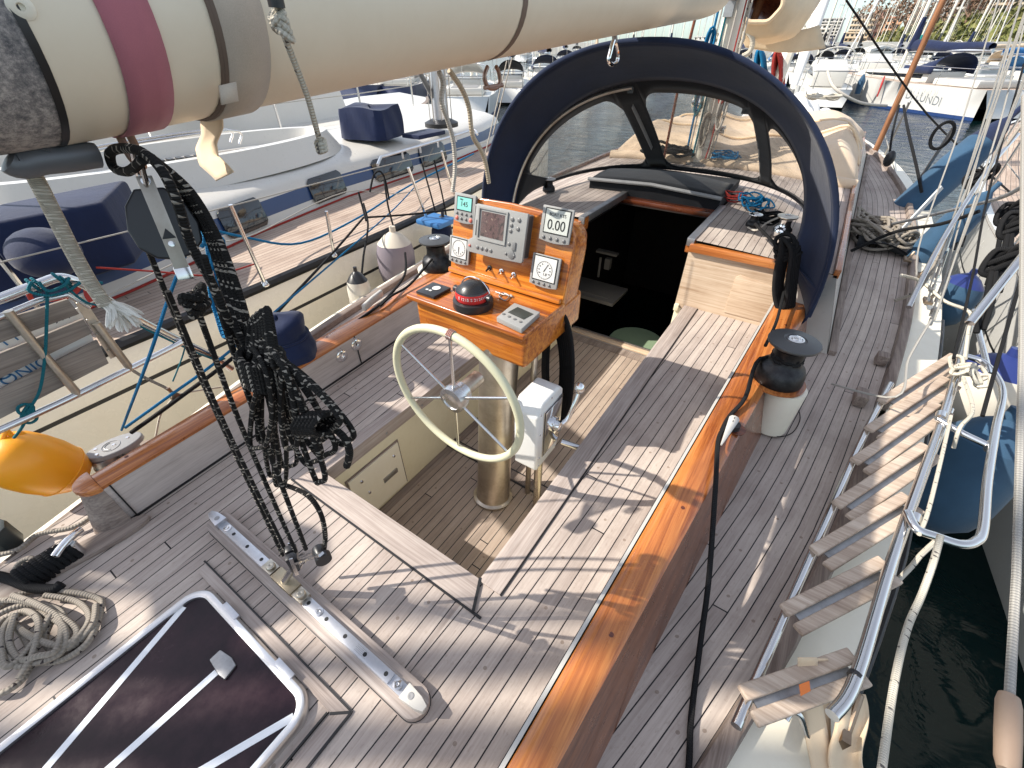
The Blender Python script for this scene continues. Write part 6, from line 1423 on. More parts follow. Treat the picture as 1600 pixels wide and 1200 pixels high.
ABLUE=plain('cabin_blue',(.02,.05,.14),.3)
secA=[(0,.02,0),(-.03,.11,0),(-.06,.24,1),(-.09,.30,0),(-.16,.345,0),(-.35,.385,0),(-.8,.43,0),(-1.5,.455,0),(-2.4,.40,0),(-2.9,.02,0)]
gw_=G(); 
for a,b_ in zip(Y,Y[1:]):
    if a>7.2 or a<-2.3: continue
    xa,xb=interp(AC,a),interp(AC,b_)
    for k,((d0,z0,m0),(d1,z1,m1)) in enumerate(zip(secA,secA[1:])):
        # leave the cockpit open
        gw_.poly([(xa+d0,a,z0),(xb+d0,b_,z0),(xb+d1,b_,z1),(xa+d1,a,z1)],m=1 if k==1 else 0)
gw_.build('deckhouse',[WHITE,ABLUE],na)
def onA(x,y,z): return at(x,y,z)
for k,(y0,y1) in enumerate([(at(a_,c_,.12).y,at(b_,d_,.12).y) for a_,c_,b_,d_ in ((385,375,462,352),(520,318,570,298),(612,282,662,262),(680,258,718,245))]):
    n=6; g=G(); pts=[]
    for i,(u,v) in enumerate(((0,.15),(.08,0),(.92,0),(1,.15),(1,.85),(.92,1),(.08,1),(0,.85))):
        y=lerp(y0,y1,u); x=interp(AC,y); z=lerp(.06,.295,v); d=lerp(-.012,-.085,v); pts.append(V(x+d+.012,y,z))
    g.add(pts+[p_+V(.012,0,0) for p_ in pts],[list(range(8)),list(range(8,16))]+[(i,(i+1)%8,8+(i+1)%8,8+i) for i in range(8)]); g.build('window',DARKG,na,bevel=.003)
# cockpit coaming ring
def ell(c,a,b_,n,z,rot=0): return [V(c[0]+a*math.cos(t)*math.cos(rot)-b_*math.sin(t)*math.sin(rot),c[1]+a*math.cos(t)*math.sin(rot)+b_*math.sin(t)*math.cos(rot),z) for t in [2*math.pi*i/n for i in range(n)]]
cc_=(-5.25,2.05); N_=48; o_=ell(cc_,.62,1.62,N_,.60); i_=ell(cc_,.52,1.50,N_,.60); ii=ell(cc_,.46,1.42,N_,.47); oo=ell(cc_,.74,1.78,N_,.38)
g=G(); allr=[oo,o_,i_,ii]; vs=[p_ for r_ in allr for p_ in r_]
g.add(vs,[(r_*N_+k,r_*N_+(k+1)%N_,(r_+1)*N_+(k+1)%N_,(r_+1)*N_+k) for r_ in range(3) for k in range(N_)]); g.poly(ii); g.build('cockpit_coaming',WHITE,na)
g=G(); fl=ell(cc_,.34,1.15,N_,.475); g.poly(fl); g.build('cockpit_shade',plain('cockpit_shadow',(.20,.18,.16),.7),na)  # dark flat sheet paints in the shade of the cockpit floor
g=G()
for dx in (-.06,.10): g.tube(spline([V(-5.0+dx,1.2,.62),V(-5.0+dx,1.25,.72),V(-4.98+dx,2.4,.74),V(-4.98+dx,2.45,.62)],5),.012,8)
g.build('grab_rail',STEEL,na)
g=G(); 
for k in range(7): g.box((-5.18+.02*k,1.75+.075*k,.53),(.10,.045,.05))
g.build('line_clutches',plain('clutch_black',(.03,.03,.03),.4),na,bevel=.006)
g=G(); P=[at(590,258,.5),at(595,246,.52)]+[at(lerp(600,740,i/6),lerp(244,203,i/6),.52) for i in range(7)]+[at(746,210,.5)]; g.tube(spline(P,3),.014,8)
for i in (1,2,3,4): q=at(lerp(600,740,i/5),lerp(244,203,i/5),.52); g.tube([q,q-V(0,0,.07)],.010,6)
g.build('coachroof_rail',ALU,na)
q=at(690,196,.45); g=G(); g.prism([(q.x+.09*math.cos(t),q.y+.12*math.sin(t)) for t in [2*math.pi*i/20 for i in range(20)]],.42,12); g.build('mast',ALU,na)
g=G(); g.lathe([(.24,0),(.24,.05),(.15,.09)],20,Matrix.Translation((q.x,q.y,.44))); g.build('mast_step',BLACK,na)
g=G(); g.tube([q+V(-.15,-.6,1.2),q+V(-.02,-.1,.35)],.035,8); g.build('vang_strut',plain('vang',(.12,.12,.12),.4),na)
g=G()
for k in range(8): a=k*.8; g.tube([q+V(.14*math.cos(a),.17*math.sin(a),.02),q+V(.10*math.cos(a),.13*math.sin(a),6)],.007,5)
g.build('halyards',RWHITE,na)
# blue box cover on A
bxA=thing('hatch_cover','navy canvas cover tied over a box on the neighbouring deckhouse','canvas cover',(-5.2,4.3,.45))
f0_=at(528,217,.44); f1_=at(612,222,.44); d_=(f1_-f0_); ln=d_.length; d_=d_.normalized(); n_=V(-d_.y,d_.x,0)
def cv2(u,v):
    a=2*math.pi*u; sx=max(-1,min(1,1.25*math.cos(a))); sy=max(-1,min(1,1.25*math.sin(a))); k=1-.12*v**3+ .02*math.sin(9*a+4*v)
    if v>.85: k*=math.sqrt(max(0,1-((v-.85)/.15)**2))+.0
    return f0_+d_*(ln/2*(1+.85*sx*k)-.05)+n_*(.30*(1+sy*k))+V(0,0,.33*min(v/.85,1)+.02*math.sin(3*a)*v)
g=G(); g.grid(cv2,48,14); g.build('cover_cloth',NAVYL,bxA)
g=G(); c_=f1_+n_*.3; g.box((c_.x+.15,c_.y+.22,.47),(.30,.5,.05)); g.build('cover_flap',NAVYL,bxA,bevel=.015)
# navy cockpit cover at left
cb=thing('bimini_cover','large navy canvas cover boxed over the neighbour stern','canvas cover',(-5,.7,.4))
FBL,FBR=at(8,478,.22),at(214,412,.22); up_=V(0,0,.40); dp=V(-.62,.42,0)*.75
P=[FBL,FBR,FBR+up_,FBL+up_+V(-.1,-.05,0),FBL+dp,FBR+dp,FBR+dp+up_*1.04,FBL+dp+up_*1.04]
g=G(); g.add(P,[(0,1,2,3),(4,5,6,7),(0,1,5,4),(1,2,6,5),(2,3,7,6),(3,0,4,7)]); g.build('cover_cloth',NAVYL,cb,bevel=.03,seg=3)
g=G(); g.sph(at(70,395,.50),.17,12,(1.2,.9,.75)); tag(g.build('outboard_cover',NAVYL),'rounded navy cover in front of the large navy box cover','cover')
rope('red_line',[at(48,440,.45),at(46,462,.35),at(60,470,.3),at(110,462,.3),at(132,440,.35),at(136,462,.3),at(148,478,.25)],.012,RRED,'red line bunched under the rounded navy cover'); rope('red_line',[at(150,418,.35),at(240,424,.25),at(330,430,.15),at(400,412,.05)],.006,RRED,'thin red line running forward along the neighbour deck')
# A lifelines and stanchions
for k,(b_,t_) in enumerate((((415,446),(360,320)),((522,400),(510,330)),((668,345),(638,262)),((708,300),(690,236)))):
    B_=at(*b_,.04); T_=atx(*t_,B_.x+.02); g=G(); g.tube([B_,T_],.013,10); g.lathe([(.03,0),(.03,.01),(.018,.03)],12,Matrix.Translation(B_)); tag(g.build('stanchion',STEEL),['lone steel stanchion on the port neighbour deck left of the mainsheet','steel stanchion aft of the square fender board','thick steel stanchion behind the port winch','steel stanchion forward near the spray hood'][k],'stanchion','port neighbour stanchions')
for k,zz in enumerate(((0,412),(360,322),(510,262),(640,262),(700,238))): pass
rope('lifeline',[atx(-20,415,-3.05),atx(360,322,-3.1),atx(520,280,-3.2),atx(638,250,-3.3),atx(760,222,-3.6)],.004,WIRE,'upper wire lifeline of the cream yacht'); rope('lifeline',[atx(-20,545,-3.05),atx(150,470,-3.05),atx(330,385,-3.1),atx(400,365,-3.12),atx(540,300,-3.2),atx(640,300,-3.3),atx(760,255,-3.6)],.004,WIRE,'lower wire lifeline of the cream yacht')
rope('blue_genoa_sheet',[atx(300,350,-3.4),atx(380,370,-3.4),atx(470,380,-3.4),atx(560,340,-3.5),atx(640,290,-3.6),atx(740,240,-3.8)],.009,RBLUE,'blue sheet along the cabin side of the cream yacht')
# ropes from stanchion tops
for k,P in enumerate((((568,318,-3.2),(575,352,-3.0),(568,400,-2.75),(565,432,-2.62)),((560,300,-3.2),(566,322,-3.15),(572,345,-3.0)),((600,276,-3.2),(606,320,-3.1),(618,366,-3.0)),((660,258,-3.3),(672,300,-3.2),(684,345,-3.1)),((678,250,-3.3),(690,300,-3.25),(698,340,-3.2)),((578,300,-3.2),(584,274,-3.2),(594,268,-3.2),(602,282,-3.2),(608,312,-3.2)))):
    rope('fender_rope',[atx(*q) for q in P],.008,RBLACK,['black fender rope down to the small white fender','short black rope over the aft dark pane','black rope from the lifeline down to the grey fender','black rope hitched on the thick stanchion','black rope reaching the navy fender','looped black hose shaped rope over the lifeline'][k])
f=fender('small_fender',atx(562,458,-2.62)-V(0,0,.02),.085,.30,'small white fender with black top between the two hulls',(WF,BLACKP),(0,.05,1))
PUR=plain('fender_mauve',(.22,.19,.22),.55,bs=.1); BEI=plain('fender_beige',(.58,.52,.42),.6)
fender('drum_fender',atx(618,398,-2.85)-V(0,0,.06),.16,.40,'large mauve fender with beige conical top beside the port winch',(PUR,BEI),(0,.05,1))
fender('navy_fender',atx(690,372,-2.95),.10,.34,'dark navy fender tucked behind the console',(NAVYL,BLACKP),(.1,.1,1)); 
g=G(); p=atx(682,345,-2.95); g.box(tuple(p),(.30,.26,.05),None); tag(g.build('blue_cushion',plain('cushion_blue',(.04,.16,.38),.5),bevel=.02),'flat blue and white cushion fender behind the port winch','fender')
# ================================================================ neighbour B
nbb=thing('brown_railed_yacht','white yacht with brown rubbing strake beyond the cream yacht','sailing yacht',(-7.5,3,.4))
BT=[(-6,-6.7),(-3,-6.5),(1,-6.4),(4,-6.45),(6,-6.7),(7.3,-7.1),(8.2,-7.7),(8.8,-8.3)]
Y=[-6+.4*i for i in range(38)]; g=G(); gk=G(); gbr=G(); gdk=G()
for a,b_ in zip(Y,Y[1:]):
    xa,xb=interp(BT,a),interp(BT,b_); 
    gbr.poly([(xa+.03,a,.40),(xb+.03,b_,.40),(xb+.03,b_,.22),(xa+.03,a,.22)]); gbr.poly([(xa+.03,a,.40),(xb+.03,b_,.40),(xb-.06,b_,.41),(xa-.06,a,.41)])
    gk.poly([(xa,a,.22),(xb,b_,.22),(xb-.15,b_,-1.3),(xa-.15,a,-1.3)])
    gdk.poly([(xa-.06,a,.39),(xb-.06,b_,.39),(xb-.5,b_,.42),(xa-.5,a,.42)]); g.poly([(xa-.5,a,.42),(xb-.5,b_,.42),(xb-.62,b_,.78),(xa-.62,a,.78)]) if a<5.5 else None
    if a<5.5: g.poly([(xa-.62,a,.78),(xb-.62,b_,.78),(xb-2.2,b_,.92),(xa-2.2,a,.92)])
    else: gdk.poly([(xa-.5,a,.42),(xb-.5,b_,.42),(max(-9.2,xb-2),b_,.45),(max(-9.2,xa-2),a,.45)])
g.poly([(interp(BT,5.6)-.5,5.6,.42),(interp(BT,5.6)-.62,5.6,.78),(interp(BT,5.6)-2.2,5.6,.9),(interp(BT,5.6)-2.2,5.6,.42)])
g.build('deckhouse',WHITE,nbb); gk.build('hull',plain('dark_green_hull',(.015,.035,.035),.3),nbb); gbr.build('rubbing_strake',WOODD,nbb); gdk.build('deck',WHITE,nbb)
for k in range(7):
    y=-2.5+1.6*k; x=interp(BT,y)-.05; g=G(); g.tube([(x,y,.4),(x,y,1.05)],.016,8); g.build('stanchion',STEEL,nbb)
for z in (.75,1.04): g=G(); g.tube([(interp(BT,y)-.05,y,z) for y in (-4,-2.5,-.9,.7,2.3,3.9,5.5,7.1,8.4)],.007,6); g.build('lifeline',WIRE,nbb)
g=G(); g.box((-7.05,3.0,.95),(.9,.5,.25)); g.build('roof_box',NAVYL,nbb,bevel=.05)
# ================================================================ generic moored yachts
STRIPE=plain('stripe_navy',(.02,.05,.16),.4); WOODM=wood('mast_wood',2,((.20,.09,.04),(.34,.17,.08),(.44,.25,.13)))
COVERS={'navy':NAVYL,'black':BLKC,'teal':cloth('teal_canvas',(.02,.25,.22)),'blue':cloth('bright_blue_canvas',(.04,.18,.42)),'beige':BEIGE,'white':SAIL,'red':cloth('red_canvas',(.4,.05,.05))}
def moored(label,loc,head,Ln=10,beam=3.2,fb=1.05,mast=True,cover='navy',hood=True,hull=None,motor=False,group=None,cat=None,mh=1.25,rake=0,mastmat=None,name='moored_yacht',dinghy=False,twin=False):
    root=thing(name,label,cat or ('motor boat' if motor else 'sailing yacht'),(0,0,0),group)
    def half(t): # t 0 stern..1 bow
        return beam/2*(.80+.25*math.sin(math.pi*min(t*1.1,1)) if t<.5 else (1.0)*(1-((t-.45)/.55)**2.2)) if t<.999 else .02
    N=14; g=G(); gd=G(); gs=G()
    sh=lambda t: fb*(1+.22*t*t)
    for i in range(N):
        t0,t1=i/N,(i+1)/N; y0,y1=(t0-.5)*Ln,(t1-.5)*Ln; h0,h1=max(half(t0),.02),max(half(t1),.02)
        for s in (1,-1):
            g.poly([(s*h0,y0,sh(t0)),(s*h1,y1,sh(t1)),(s*h1*.93,y1*.985,.12),(s*h0*.93,y0,.12)])
            gs.poly([(s*h0*.93,y0,.12),(s*h1*.93,y1*.985,.12),(s*h1*.9,y1*.98,-.15),(s*h0*.9,y0,-.15)])
        gd.poly([(-h0,y0,sh(t0)-.02),(h0,y0,sh(t0)-.02),(h1,y1,sh(t1)-.02),(-h1,y1,sh(t1)-.02)])
    h=half(0); g.poly([(-h,-.5*Ln,sh(0)),(h,-.5*Ln,sh(0)),(h*.8,-.5*Ln-.35,.12),(-h*.8,-.5*Ln-.35,.12)])
    g.build('hull',hull or WHITE2,root); gs.build('waterline_stripe',STRIPE,root); gd.build('deck',WHITE if Ln<11 else TEAKF,root)
    b2=beam/2
    g=G(); z=fb
    if motor:
        pr=[(-.30*Ln,0),(-.30*Ln,.7),(-.05*Ln,1.05),(.08*Ln,.95),(.22*Ln,.4),(.36*Ln,.25),(.36*Ln,0)]
        XMM=Matrix(((0,0,1,0),(1,0,0,0),(0,1,0,z),(0,0,0,1))); g.prism(pr,-b2*.62,b2*.62,XMM); g.build('cabin',WHITE,root,bevel=.1)
        g=G(); g.prism([(-.26*Ln,.42),(-.04*Ln,.75),(.06*Ln,.74),(.17*Ln,.45)],-b2*.635,b2*.635,XMM); g.build('window',DARKG,root)
        g=G(); g.tube(spline([(-b2*.6,-.25*Ln,z+.9),(-b2*.55,-.28*Ln,z+1.4),(0,-.28*Ln,z+1.55),(b2*.55,-.28*Ln,z+1.4),(b2*.6,-.25*Ln,z+.9)],4),.03,6); g.build('radar_arch',WHITE,root)
    else:
        pr=[(-.18*Ln,0),(-.18*Ln,.42),(.02*Ln,.46),(.20*Ln,.34),(.27*Ln,.1),(.29*Ln,0)]
        XMM=Matrix(((0,0,1,0),(1,0,0,0),(0,1,0,z),(0,0,0,1))); g.prism(pr,-b2*.52,b2*.52,XMM); g.build('cabin',WHITE,root,bevel=.08)
        g=G(); g.prism([(-.15*Ln,.17),(.15*Ln,.16),(.19*Ln,.25),(-.15*Ln,.32)],-b2*.53,b2*.53,XMM); g.build('window',DARKG,root)
        g=G(); g.box((0,-.33*Ln,z+.12),(beam*.62,.2*Ln,.25)); g.build('cockpit_coaming',WHITE,root,bevel=.06)
        g=G(); g.box((0,-.33*Ln,z+.2),(beam*.42,.17*Ln,.12)); g.build('cockpit_well',GREYP,root)
        if hood:
            g=G(); g.grid(lambda u,v:(beam*.30*math.cos(math.pi*u),-.20*Ln+1.2*v,z+.35+(.75-.45*v)*max(0,math.sin(math.pi*u))**.6),16,5); g.build('spray_hood',COVERS[cover],root,solid=.02)
    g=G(); g.tube(spline([(-b2*.75,-.46*Ln,z+.65),(-b2*.6,-.5*Ln,z+.68),(b2*.6,-.5*Ln,z+.68),(b2*.75,-.46*Ln,z+.65)],3),.02,6)
    for x in (-b2*.6,b2*.6): g.tube([(x,-.5*Ln,z),(x,-.5*Ln,z+.68)],.02,6)
    g.build('pushpit',STEEL,root)
    g=G(); g.tube(spline([(-b2*.45,.40*Ln,z*1.15+.6),(0,.50*Ln,z*1.2+.65),(b2*.45,.40*Ln,z*1.15+.6)],4),.02,6)
    for s in (-1,1): g.tube([(s*b2*.45,.4*Ln,z),(s*b2*.45,.4*Ln,z*1.15+.6)],.02,6)
    g.build('pulpit',STEEL,root)
    for s in (-1,1):
        g=G(); g.tube([(s*b2*.75,-.46*Ln,z+.62),(s*b2*.97,-.1*Ln,z+.66),(s*b2*.9,.2*Ln,z+.7),(s*b2*.45,.4*Ln,z*1.15+.58)],.008,5)
        for t in (-.3,-.1,.1,.25): g.tube([(s*half(t+.5)*.97,t*Ln,z),(s*half(t+.5)*.97,t*Ln,z+.66)],.014,5)
        g.build('lifeline',STEEL,root)
    if mast:
        H=Ln*mh; my=.08*Ln
        g=G(); g.tube([(0,my,z+.3),(0,my-rake,z+H)],.085,10); g.build('mast',mastmat or MASTM,root)
        g=G(); 
        for f in (.45,.75): g.tube([(-b2*.45,my-.1-rake*f,z+H*f),(b2*.45,my-.1-rake*f,z+H*f)],.03,6)
        g.build('spreaders',ALU,root)
        for s in (-1,1):
            g=G(); g.tube([(s*b2*.85,my-.1,z),(s*b2*.45,my-.1,z+H*.45),(s*b2*.35,my-.1,z+H*.75),(0,my,z+H*.97)],.012,5); g.build('shroud',WIRE,root)
        g=G(); g.tube([(0,-.5*Ln,z+.1),(0,my-rake,z+H)],.011,5); g.build('backstay',WIRE,root)
        g=G(); g.tube([(0,.48*Ln,z*1.15+.1),(0,my-rake,z+H*.95)],[.055,.03],8); g.build('furled_jib',SAIL,root)
        g=G(); g.tube([(0,my-.15,z+1.15),(0,-.32*Ln,z+1.2)],.07,8); g.build('boom',ALU,root)
        g=G(); g.grid(lambda u,v:(( .13+.06*math.sin(7*v))*math.cos(2*math.pi*u),lerp(my-.1,-.31*Ln,v),z+1.32+(.24-.12*v)*math.sin(2*math.pi*u)+.03*math.sin(9*v)),12,12); g.build('sail_cover',COVERS[cover],root)
        g=G(); g.tube([(0,my-.15,z+1.2),(0,my-.12,z+2.4)],[.2,.09],8); g.build('mast_boot',COVERS[cover],root)
    if dinghy:
        g=G(); g.tube([(0,.42*Ln,z+.35),(-.6,.33*Ln,z+.3),(-.65,.15*Ln,z+.3),(.65,.15*Ln,z+.3),(.6,.33*Ln,z+.3),(0,.42*Ln,z+.35)],.18,8); g.build('dinghy',GREYL,root)
    root.rotation_euler=(0,0,head); root.location=(loc[0],loc[1],-1.2)
    return root
def wl(x,y): return at(x,y,-1.2)
def place(stern,bow,Ln=None):
    a=wl(*stern); b_=wl(*bow); d=b_-a; hd=math.atan2(-d.x,d.y); L_=Ln or max(8,min(14,d.length)); c=a+d.normalized()*(L_/2); return (c.x,c.y),hd,L_
def fix(o): # parts were built in the thing's own frame
    return o
# the white yacht with fenders across the fairway
c,hd,L_=place((1512,181),(1392,163)); by1=moored('long white yacht with three blue fenders and a navy sail cover across the fairway',c,hd,11.0,3.4,1.05,cover='navy',mh=1.3)
def at_local(o,p): return o.matrix_world@Vector(p)
inv=Matrix.Rotation(hd,4,'Z'); inv.translation=(c[0],c[1],-1.2)
side_=-1 if (inv@Vector((-1.8,0,0))).length<(inv@Vector((1.8,0,0))).length else 1
for k,(t,m_) in enumerate(((.34,BLUEF),(.22,BLUEF),(.06,BLUEF),(-.06,COVERS['red']))):
    x=side_*1.92; y=t*11.5; g=G(); g.tube([inv@Vector((x,y,1.25)),inv@Vector((x+side_*.05,y-.1,.98)),inv@Vector((x+side_*.05,y-.15,.45))],[.05,.16,.12] if k<3 else [.03,.05,.03],8)
    tag(g.build('hull_fender' if k<3 else 'red_pennant',m_),['blue fender nearest the bow of the long white yacht','second blue fender on the long white yacht','third blue fender amidships on the long white yacht','red cloth hanging over the side of the long white yacht'][k],'fender' if k<3 else 'flag')
nm=inv@Matrix.Translation((side_*1.83,-3.0,.78))@(Matrix.Rotation(R(90),4,'Z') if side_>0 else Matrix.Rotation(R(-90),4,'Z'))@Matrix.Rotation(R(90),4,'X')
me_=text('name_lettering','DI LUNDI',.42,nm,plain('faded_letters',(.45,.45,.42),.5),None,.004); tag(me_,'faint grey name lettering along the long white yacht','lettering')
# motor boat with a life ring and neighbours on the same pontoon
c,hd,L_=place((1288,174),(1262,150)); moored('small white motor boat end on beside the pontoon',c,hd,6.2,2.3,.8,mast=False,motor=True)
c,hd,L_=place((1356,150),(1345,128)); mb=moored('white motor boat with an orange life ring on its stern rail',c,hd,7,2.6,.85,mast=False,motor=True,cover='navy')
p=rp(1328,130,38); g=G(); rr=.42; g.tube([p+V(rr*math.cos(t),0,rr*math.sin(t)) for t in [2*math.pi*i/20 for i in range(20)]],.12,8,True); tag(g.build('life_ring',plain('ring_orange',(.85,.22,.08),.5)),'orange life ring on the stern of the white motor boat','life ring')
# pontoon
g=G(); a_,b_=wl(1300,158),wl(1385,160); g.box(((a_.x+b_.x)/2,(a_.y+b_.y)/2+2,-.95),((b_.x-a_.x)*1.5,4,.35)); tag(g.build('pontoon',wood('pontoon_rust',0,((.12,.05,.03),(.25,.12,.07),(.35,.2,.12)))),'rust brown floating pontoon behind the open water','pontoon')
# rows of yachts
rnd=random.Random(31); cov=['navy','black','navy','beige','blue','navy','white','teal','navy','black']
words={'navy':'navy','black':'black','beige':'beige','blue':'bright blue','white':'white','teal':'teal'}
row=[]
HULLS=[WHITE2,WHITE2,WHITE2,HCREAM,plain('navy_hull',(.02,.03,.08),.3),GREYW]
def addrow(x,y,cv,Ln,hd,motor=False,label=None,mh=1.25,mastmat=None,**k):
    p=wl(x,y); Ln*=.74; row.append(moored(label,(p.x,p.y),hd,Ln,Ln*.31,Ln*.095,hull=rnd.choice(HULLS),mast=not motor,cover=cv,motor=motor,mh=mh,mastmat=mastmat,group='boats moored across the harbour',**k))
R_=[(1600,150,'blue',11,-.9,0,'white yacht with bright blue cover at the right edge of the harbour'),
(1572,128,'beige',12,-1.0,0,'white yacht with beige cover behind the long white yacht'),
(1530,116,'white',13,-1.2,1,'large white motor cruiser with cream cover behind the row'),
(1480,118,'navy',11,-.7,0,'yacht with navy cover just behind the long white yacht bow'),
(1440,112,'black',10,-.5,0,'yacht with black cover in the crowded row'),
(1418,104,'teal',9,-.2,0,'small yacht with teal spray hood'),
(1392,106,'navy',10,.1,0,'yacht with navy hood right of the life ring boat'),
(1365,98,'beige',12,-.6,1,'pale motor cruiser in front of the quay wall'),
(1330,104,'black',10,0,0,'yacht with black hood left of the teal one'),
(1300,112,'navy',11,.2,0,'yacht with navy cover behind the small motor boat'),
(1270,118,'black',10,.25,0,'dark hooded yacht near the furled foresail'),
(1235,128,'navy',11,.3,0,'yacht with navy cover behind the white sail heap'),
(1205,116,'blue',10,.35,0,'yacht with blue cover seen past the mast'),
(1150,112,'navy',11,.4,0,'navy covered yacht seen between the mast and the spray hood'),
(1100,108,'white',10,.4,0,'white covered yacht directly behind the mast'),
(1040,112,'navy',11,.45,0,'navy covered yacht above the spray hood top'),
(985,108,'black',10,.5,0,'black covered yacht left of the snap hook'),
(930,112,'beige',11,.5,0,'beige covered yacht far left of the snap hook'),
(880,116,'navy',11,.5,0,'yacht with navy cover over the spray hood shoulder'),
(845,140,'navy',11,.55,0,'white yacht with navy hood close to the spray hood edge'),
(800,152,'black',10,.6,0,'white yacht with black cover right of the hanging shackle'),
(738,168,'white',11,.7,0,'white yacht stern on behind the cream reefing line'),
(700,138,'navy',10,.6,0,'yacht with navy cover left of the hanging shackle'),
(640,150,'beige',10,.7,0,'yacht with beige cover under the boom beyond the brown railed yacht'),
(590,150,'white',11,.7,1,'white motor cruiser under the boom'),
(560,130,'black',10,.6,0,'yacht with black cover under the boom near the blue box'),
(1520,95,'navy',12,-.4,0,'far yacht with navy cover below the green bank'),
(1462,92,'white',12,-.2,0,'far yacht with white cover below the green bank'),
(1405,90,'navy',12,0,0,'far yacht with navy cover under the bare trees'),
(1350,88,'beige',13,.1,1,'far motor cruiser in front of the red roofed houses'),
(1290,92,'navy',12,.2,0,'far yacht with navy cover under the white apartment block'),
(1225,92,'black',12,.2,0,'far yacht with black cover left of the furled foresail'),
(1120,90,'navy',12,.3,0,'far yacht with navy cover beside the mast top'),
(1060,90,'white',12,.3,0,'far yacht with white cover beyond the spray hood'),
(1000,90,'navy',12,.3,0,'far yacht with navy cover at mid harbour'),
(900,92,'black',12,.4,0,'far yacht with black cover left of mid harbour'),
(820,96,'navy',12,.4,0,'far yacht with navy cover near the boom underside')]
for x,y,cv,Ln,hd,mo,lb in R_:
    addrow(x,y,cv,Ln*(1+.12*rnd.random()),hd+rnd.random()*.3-.15,bool(mo),lb,mh=1.5+.45*rnd.random())
# bare masts rising out of the crowd
for k in range(46):
    x=560+1040*rnd.random(); y=82+26*rnd.random(); p=wl(x,y); h=11+7*rnd.random()
    g=G(); g.tube([(p.x,p.y,-.5),(p.x+rnd.random()*.4-.2,p.y,h)],.055,6); g.tube([(p.x-.9,p.y,h*.5),(p.x+.9,p.y,h*.5)],.03,5); g.tube([(p.x-1.1,p.y,0),(p.x-.9,p.y,h*.5),(p.x,p.y,h*.97)],.014,4); g.tube([(p.x+1.1,p.y,0),(p.x+.9,p.y,h*.5),(p.x,p.y,h*.97)],.014,4)
    tag(g.build('distant_mast',MASTM),'one of many identical pale masts in the distant crowd of yachts','mast','distant masts in the marina')
# masts added astern to port, out of view, to shade the aft deck
SUNH=Vector((math.cos(SUN_AZ),math.sin(SUN_AZ),0)); SPER=Vector((-math.sin(SUN_AZ),math.cos(SUN_AZ),0))
def shade(s,D,r,h,label):
    p=SPER*s-SUNH*D; g=G(); n=60; rnd=random.Random(int(s*100)+999)
    ph=rnd.random()*9; rr=[r*(1+.30*math.sin(i*.9+ph)*math.sin(i*.37+ph)+.12*math.sin(i*2.3+ph)) for i in range(n+1)]
    g.tube([(p.x+.05*math.sin(i*.5+ph),p.y,lerp(-1,h,i/n)) for i in range(n+1)],rr,10); tag(g.build('shade_mast',SAIL),label,'mast','unseen masts added for shade')
# ================================================================ land
g=G(); q=[(-260,118),(-60,112),(60,118),(200,150)]
Q=G(); Q.box((-20,128,-.1),(420,14,2.4)); tag(Q.build('quay',gel('quay_concrete',(.42,.42,.40),.8,.2,sc=.3)),kind='structure')
HILLC=gel('hill_earth',(.16,.13,.085),.95,.3,sc=.05)
def hz(x,y):
    t=max(0,min(1,(y-150)/150)); s=1/(1+math.exp(-(x-2-.03*y)/9)); return -1.4+ (.6+13.5*s)*t**.8 +.6*math.sin(x*.1)*t*s
g=G(); g.grid(lambda u,v:(lerp(-260,330,u),lerp(135,520,v),hz(lerp(-260,330,u),lerp(135,520,v))-.2),60,24); tag(g.build('hill',HILLC),kind='structure')
# scrub on the bank: leaf clumps
def leafmat(name,c0,c1,c2):
    m,nt,b=mk(name,c1,.85,spec=.15); oi=nd(nt,'ShaderNodeNewGeometry'); n=noise(nt,oi.outputs['Position'],.35,3); n2=noise(nt,oi.outputs['Position'],2.2,2)
    L(nt,ramp(nt,math_(nt,'ADD',math_(nt,'MULTIPLY',n,.6),math_(nt,'MULTIPLY',n2,.4)),[(.35,c0),(.5,c1),(.65,c2)]),b.inputs['Base Color']); return m
GREEN=leafmat('scrub_green',(.06,.075,.03),(.16,.17,.055),(.25,.21,.09)); BROWN=leafmat('twig_brown',(.10,.065,.045),(.20,.13,.09),(.30,.20,.14))
rnd=random.Random(77)
def clump(g,c,r,n,s):
    for _ in range(n):
        d=V(rnd.gauss(0,1),rnd.gauss(0,1),abs(rnd.gauss(0,.8))).normalized()*r*(.55+.5*rnd.random()); p=Vector(c)+d
        a=V(rnd.random()-.5,rnd.random()-.5,rnd.random()-.5).normalized()*s; b_=V(rnd.random()-.5,rnd.random()-.5,rnd.random()-.5).normalized()*s
        g.add([p,p+a,p+a+b_,p+b_],[(0,1,2,3)])
g=G()
for k in range(620):
    y=150+80*rnd.random(); x=lerp(.02*y,.36*y,rnd.random())-3; clump(g,(x,y,hz(x,y)),1.6+1.8*rnd.random(),26,.9)
tag(g.build('hillside_scrub',GREEN,smooth=0),'dense green and olive scrub covering the steep bank above the quay','scrub',kind='stuff')
def bare_tree(x,y,h,label):
    t=thing('bare_tree',label,'tree',(x,y,hz(x,y)),'bare trees on the bank'); z=hz(x,y); g=G(); g.tube([(x,y,z-1),(x+.2,y,z+h*.35),(x,y,z+h*.6)],[.35,.25,.12],6)
    for k in range(9):
        a=k*.7+rnd.random(); p0=V(x,y,z+h*(.2+.04*k)); p1=p0+V(math.cos(a),math.sin(a),1.1)*h*.25; g.tube([p0,p1,p1+V(math.cos(a),0,1.5)*h*.14],[.12,.07,.03],5)
    g.build('trunk',BROWN,t); g=G(); clump(g,(x,y,z+h*.6),h*.42,150,.55); clump(g,(x+h*.2,y,z+h*.45),h*.3,70,.5); g.build('crown',BROWN,t,smooth=0)
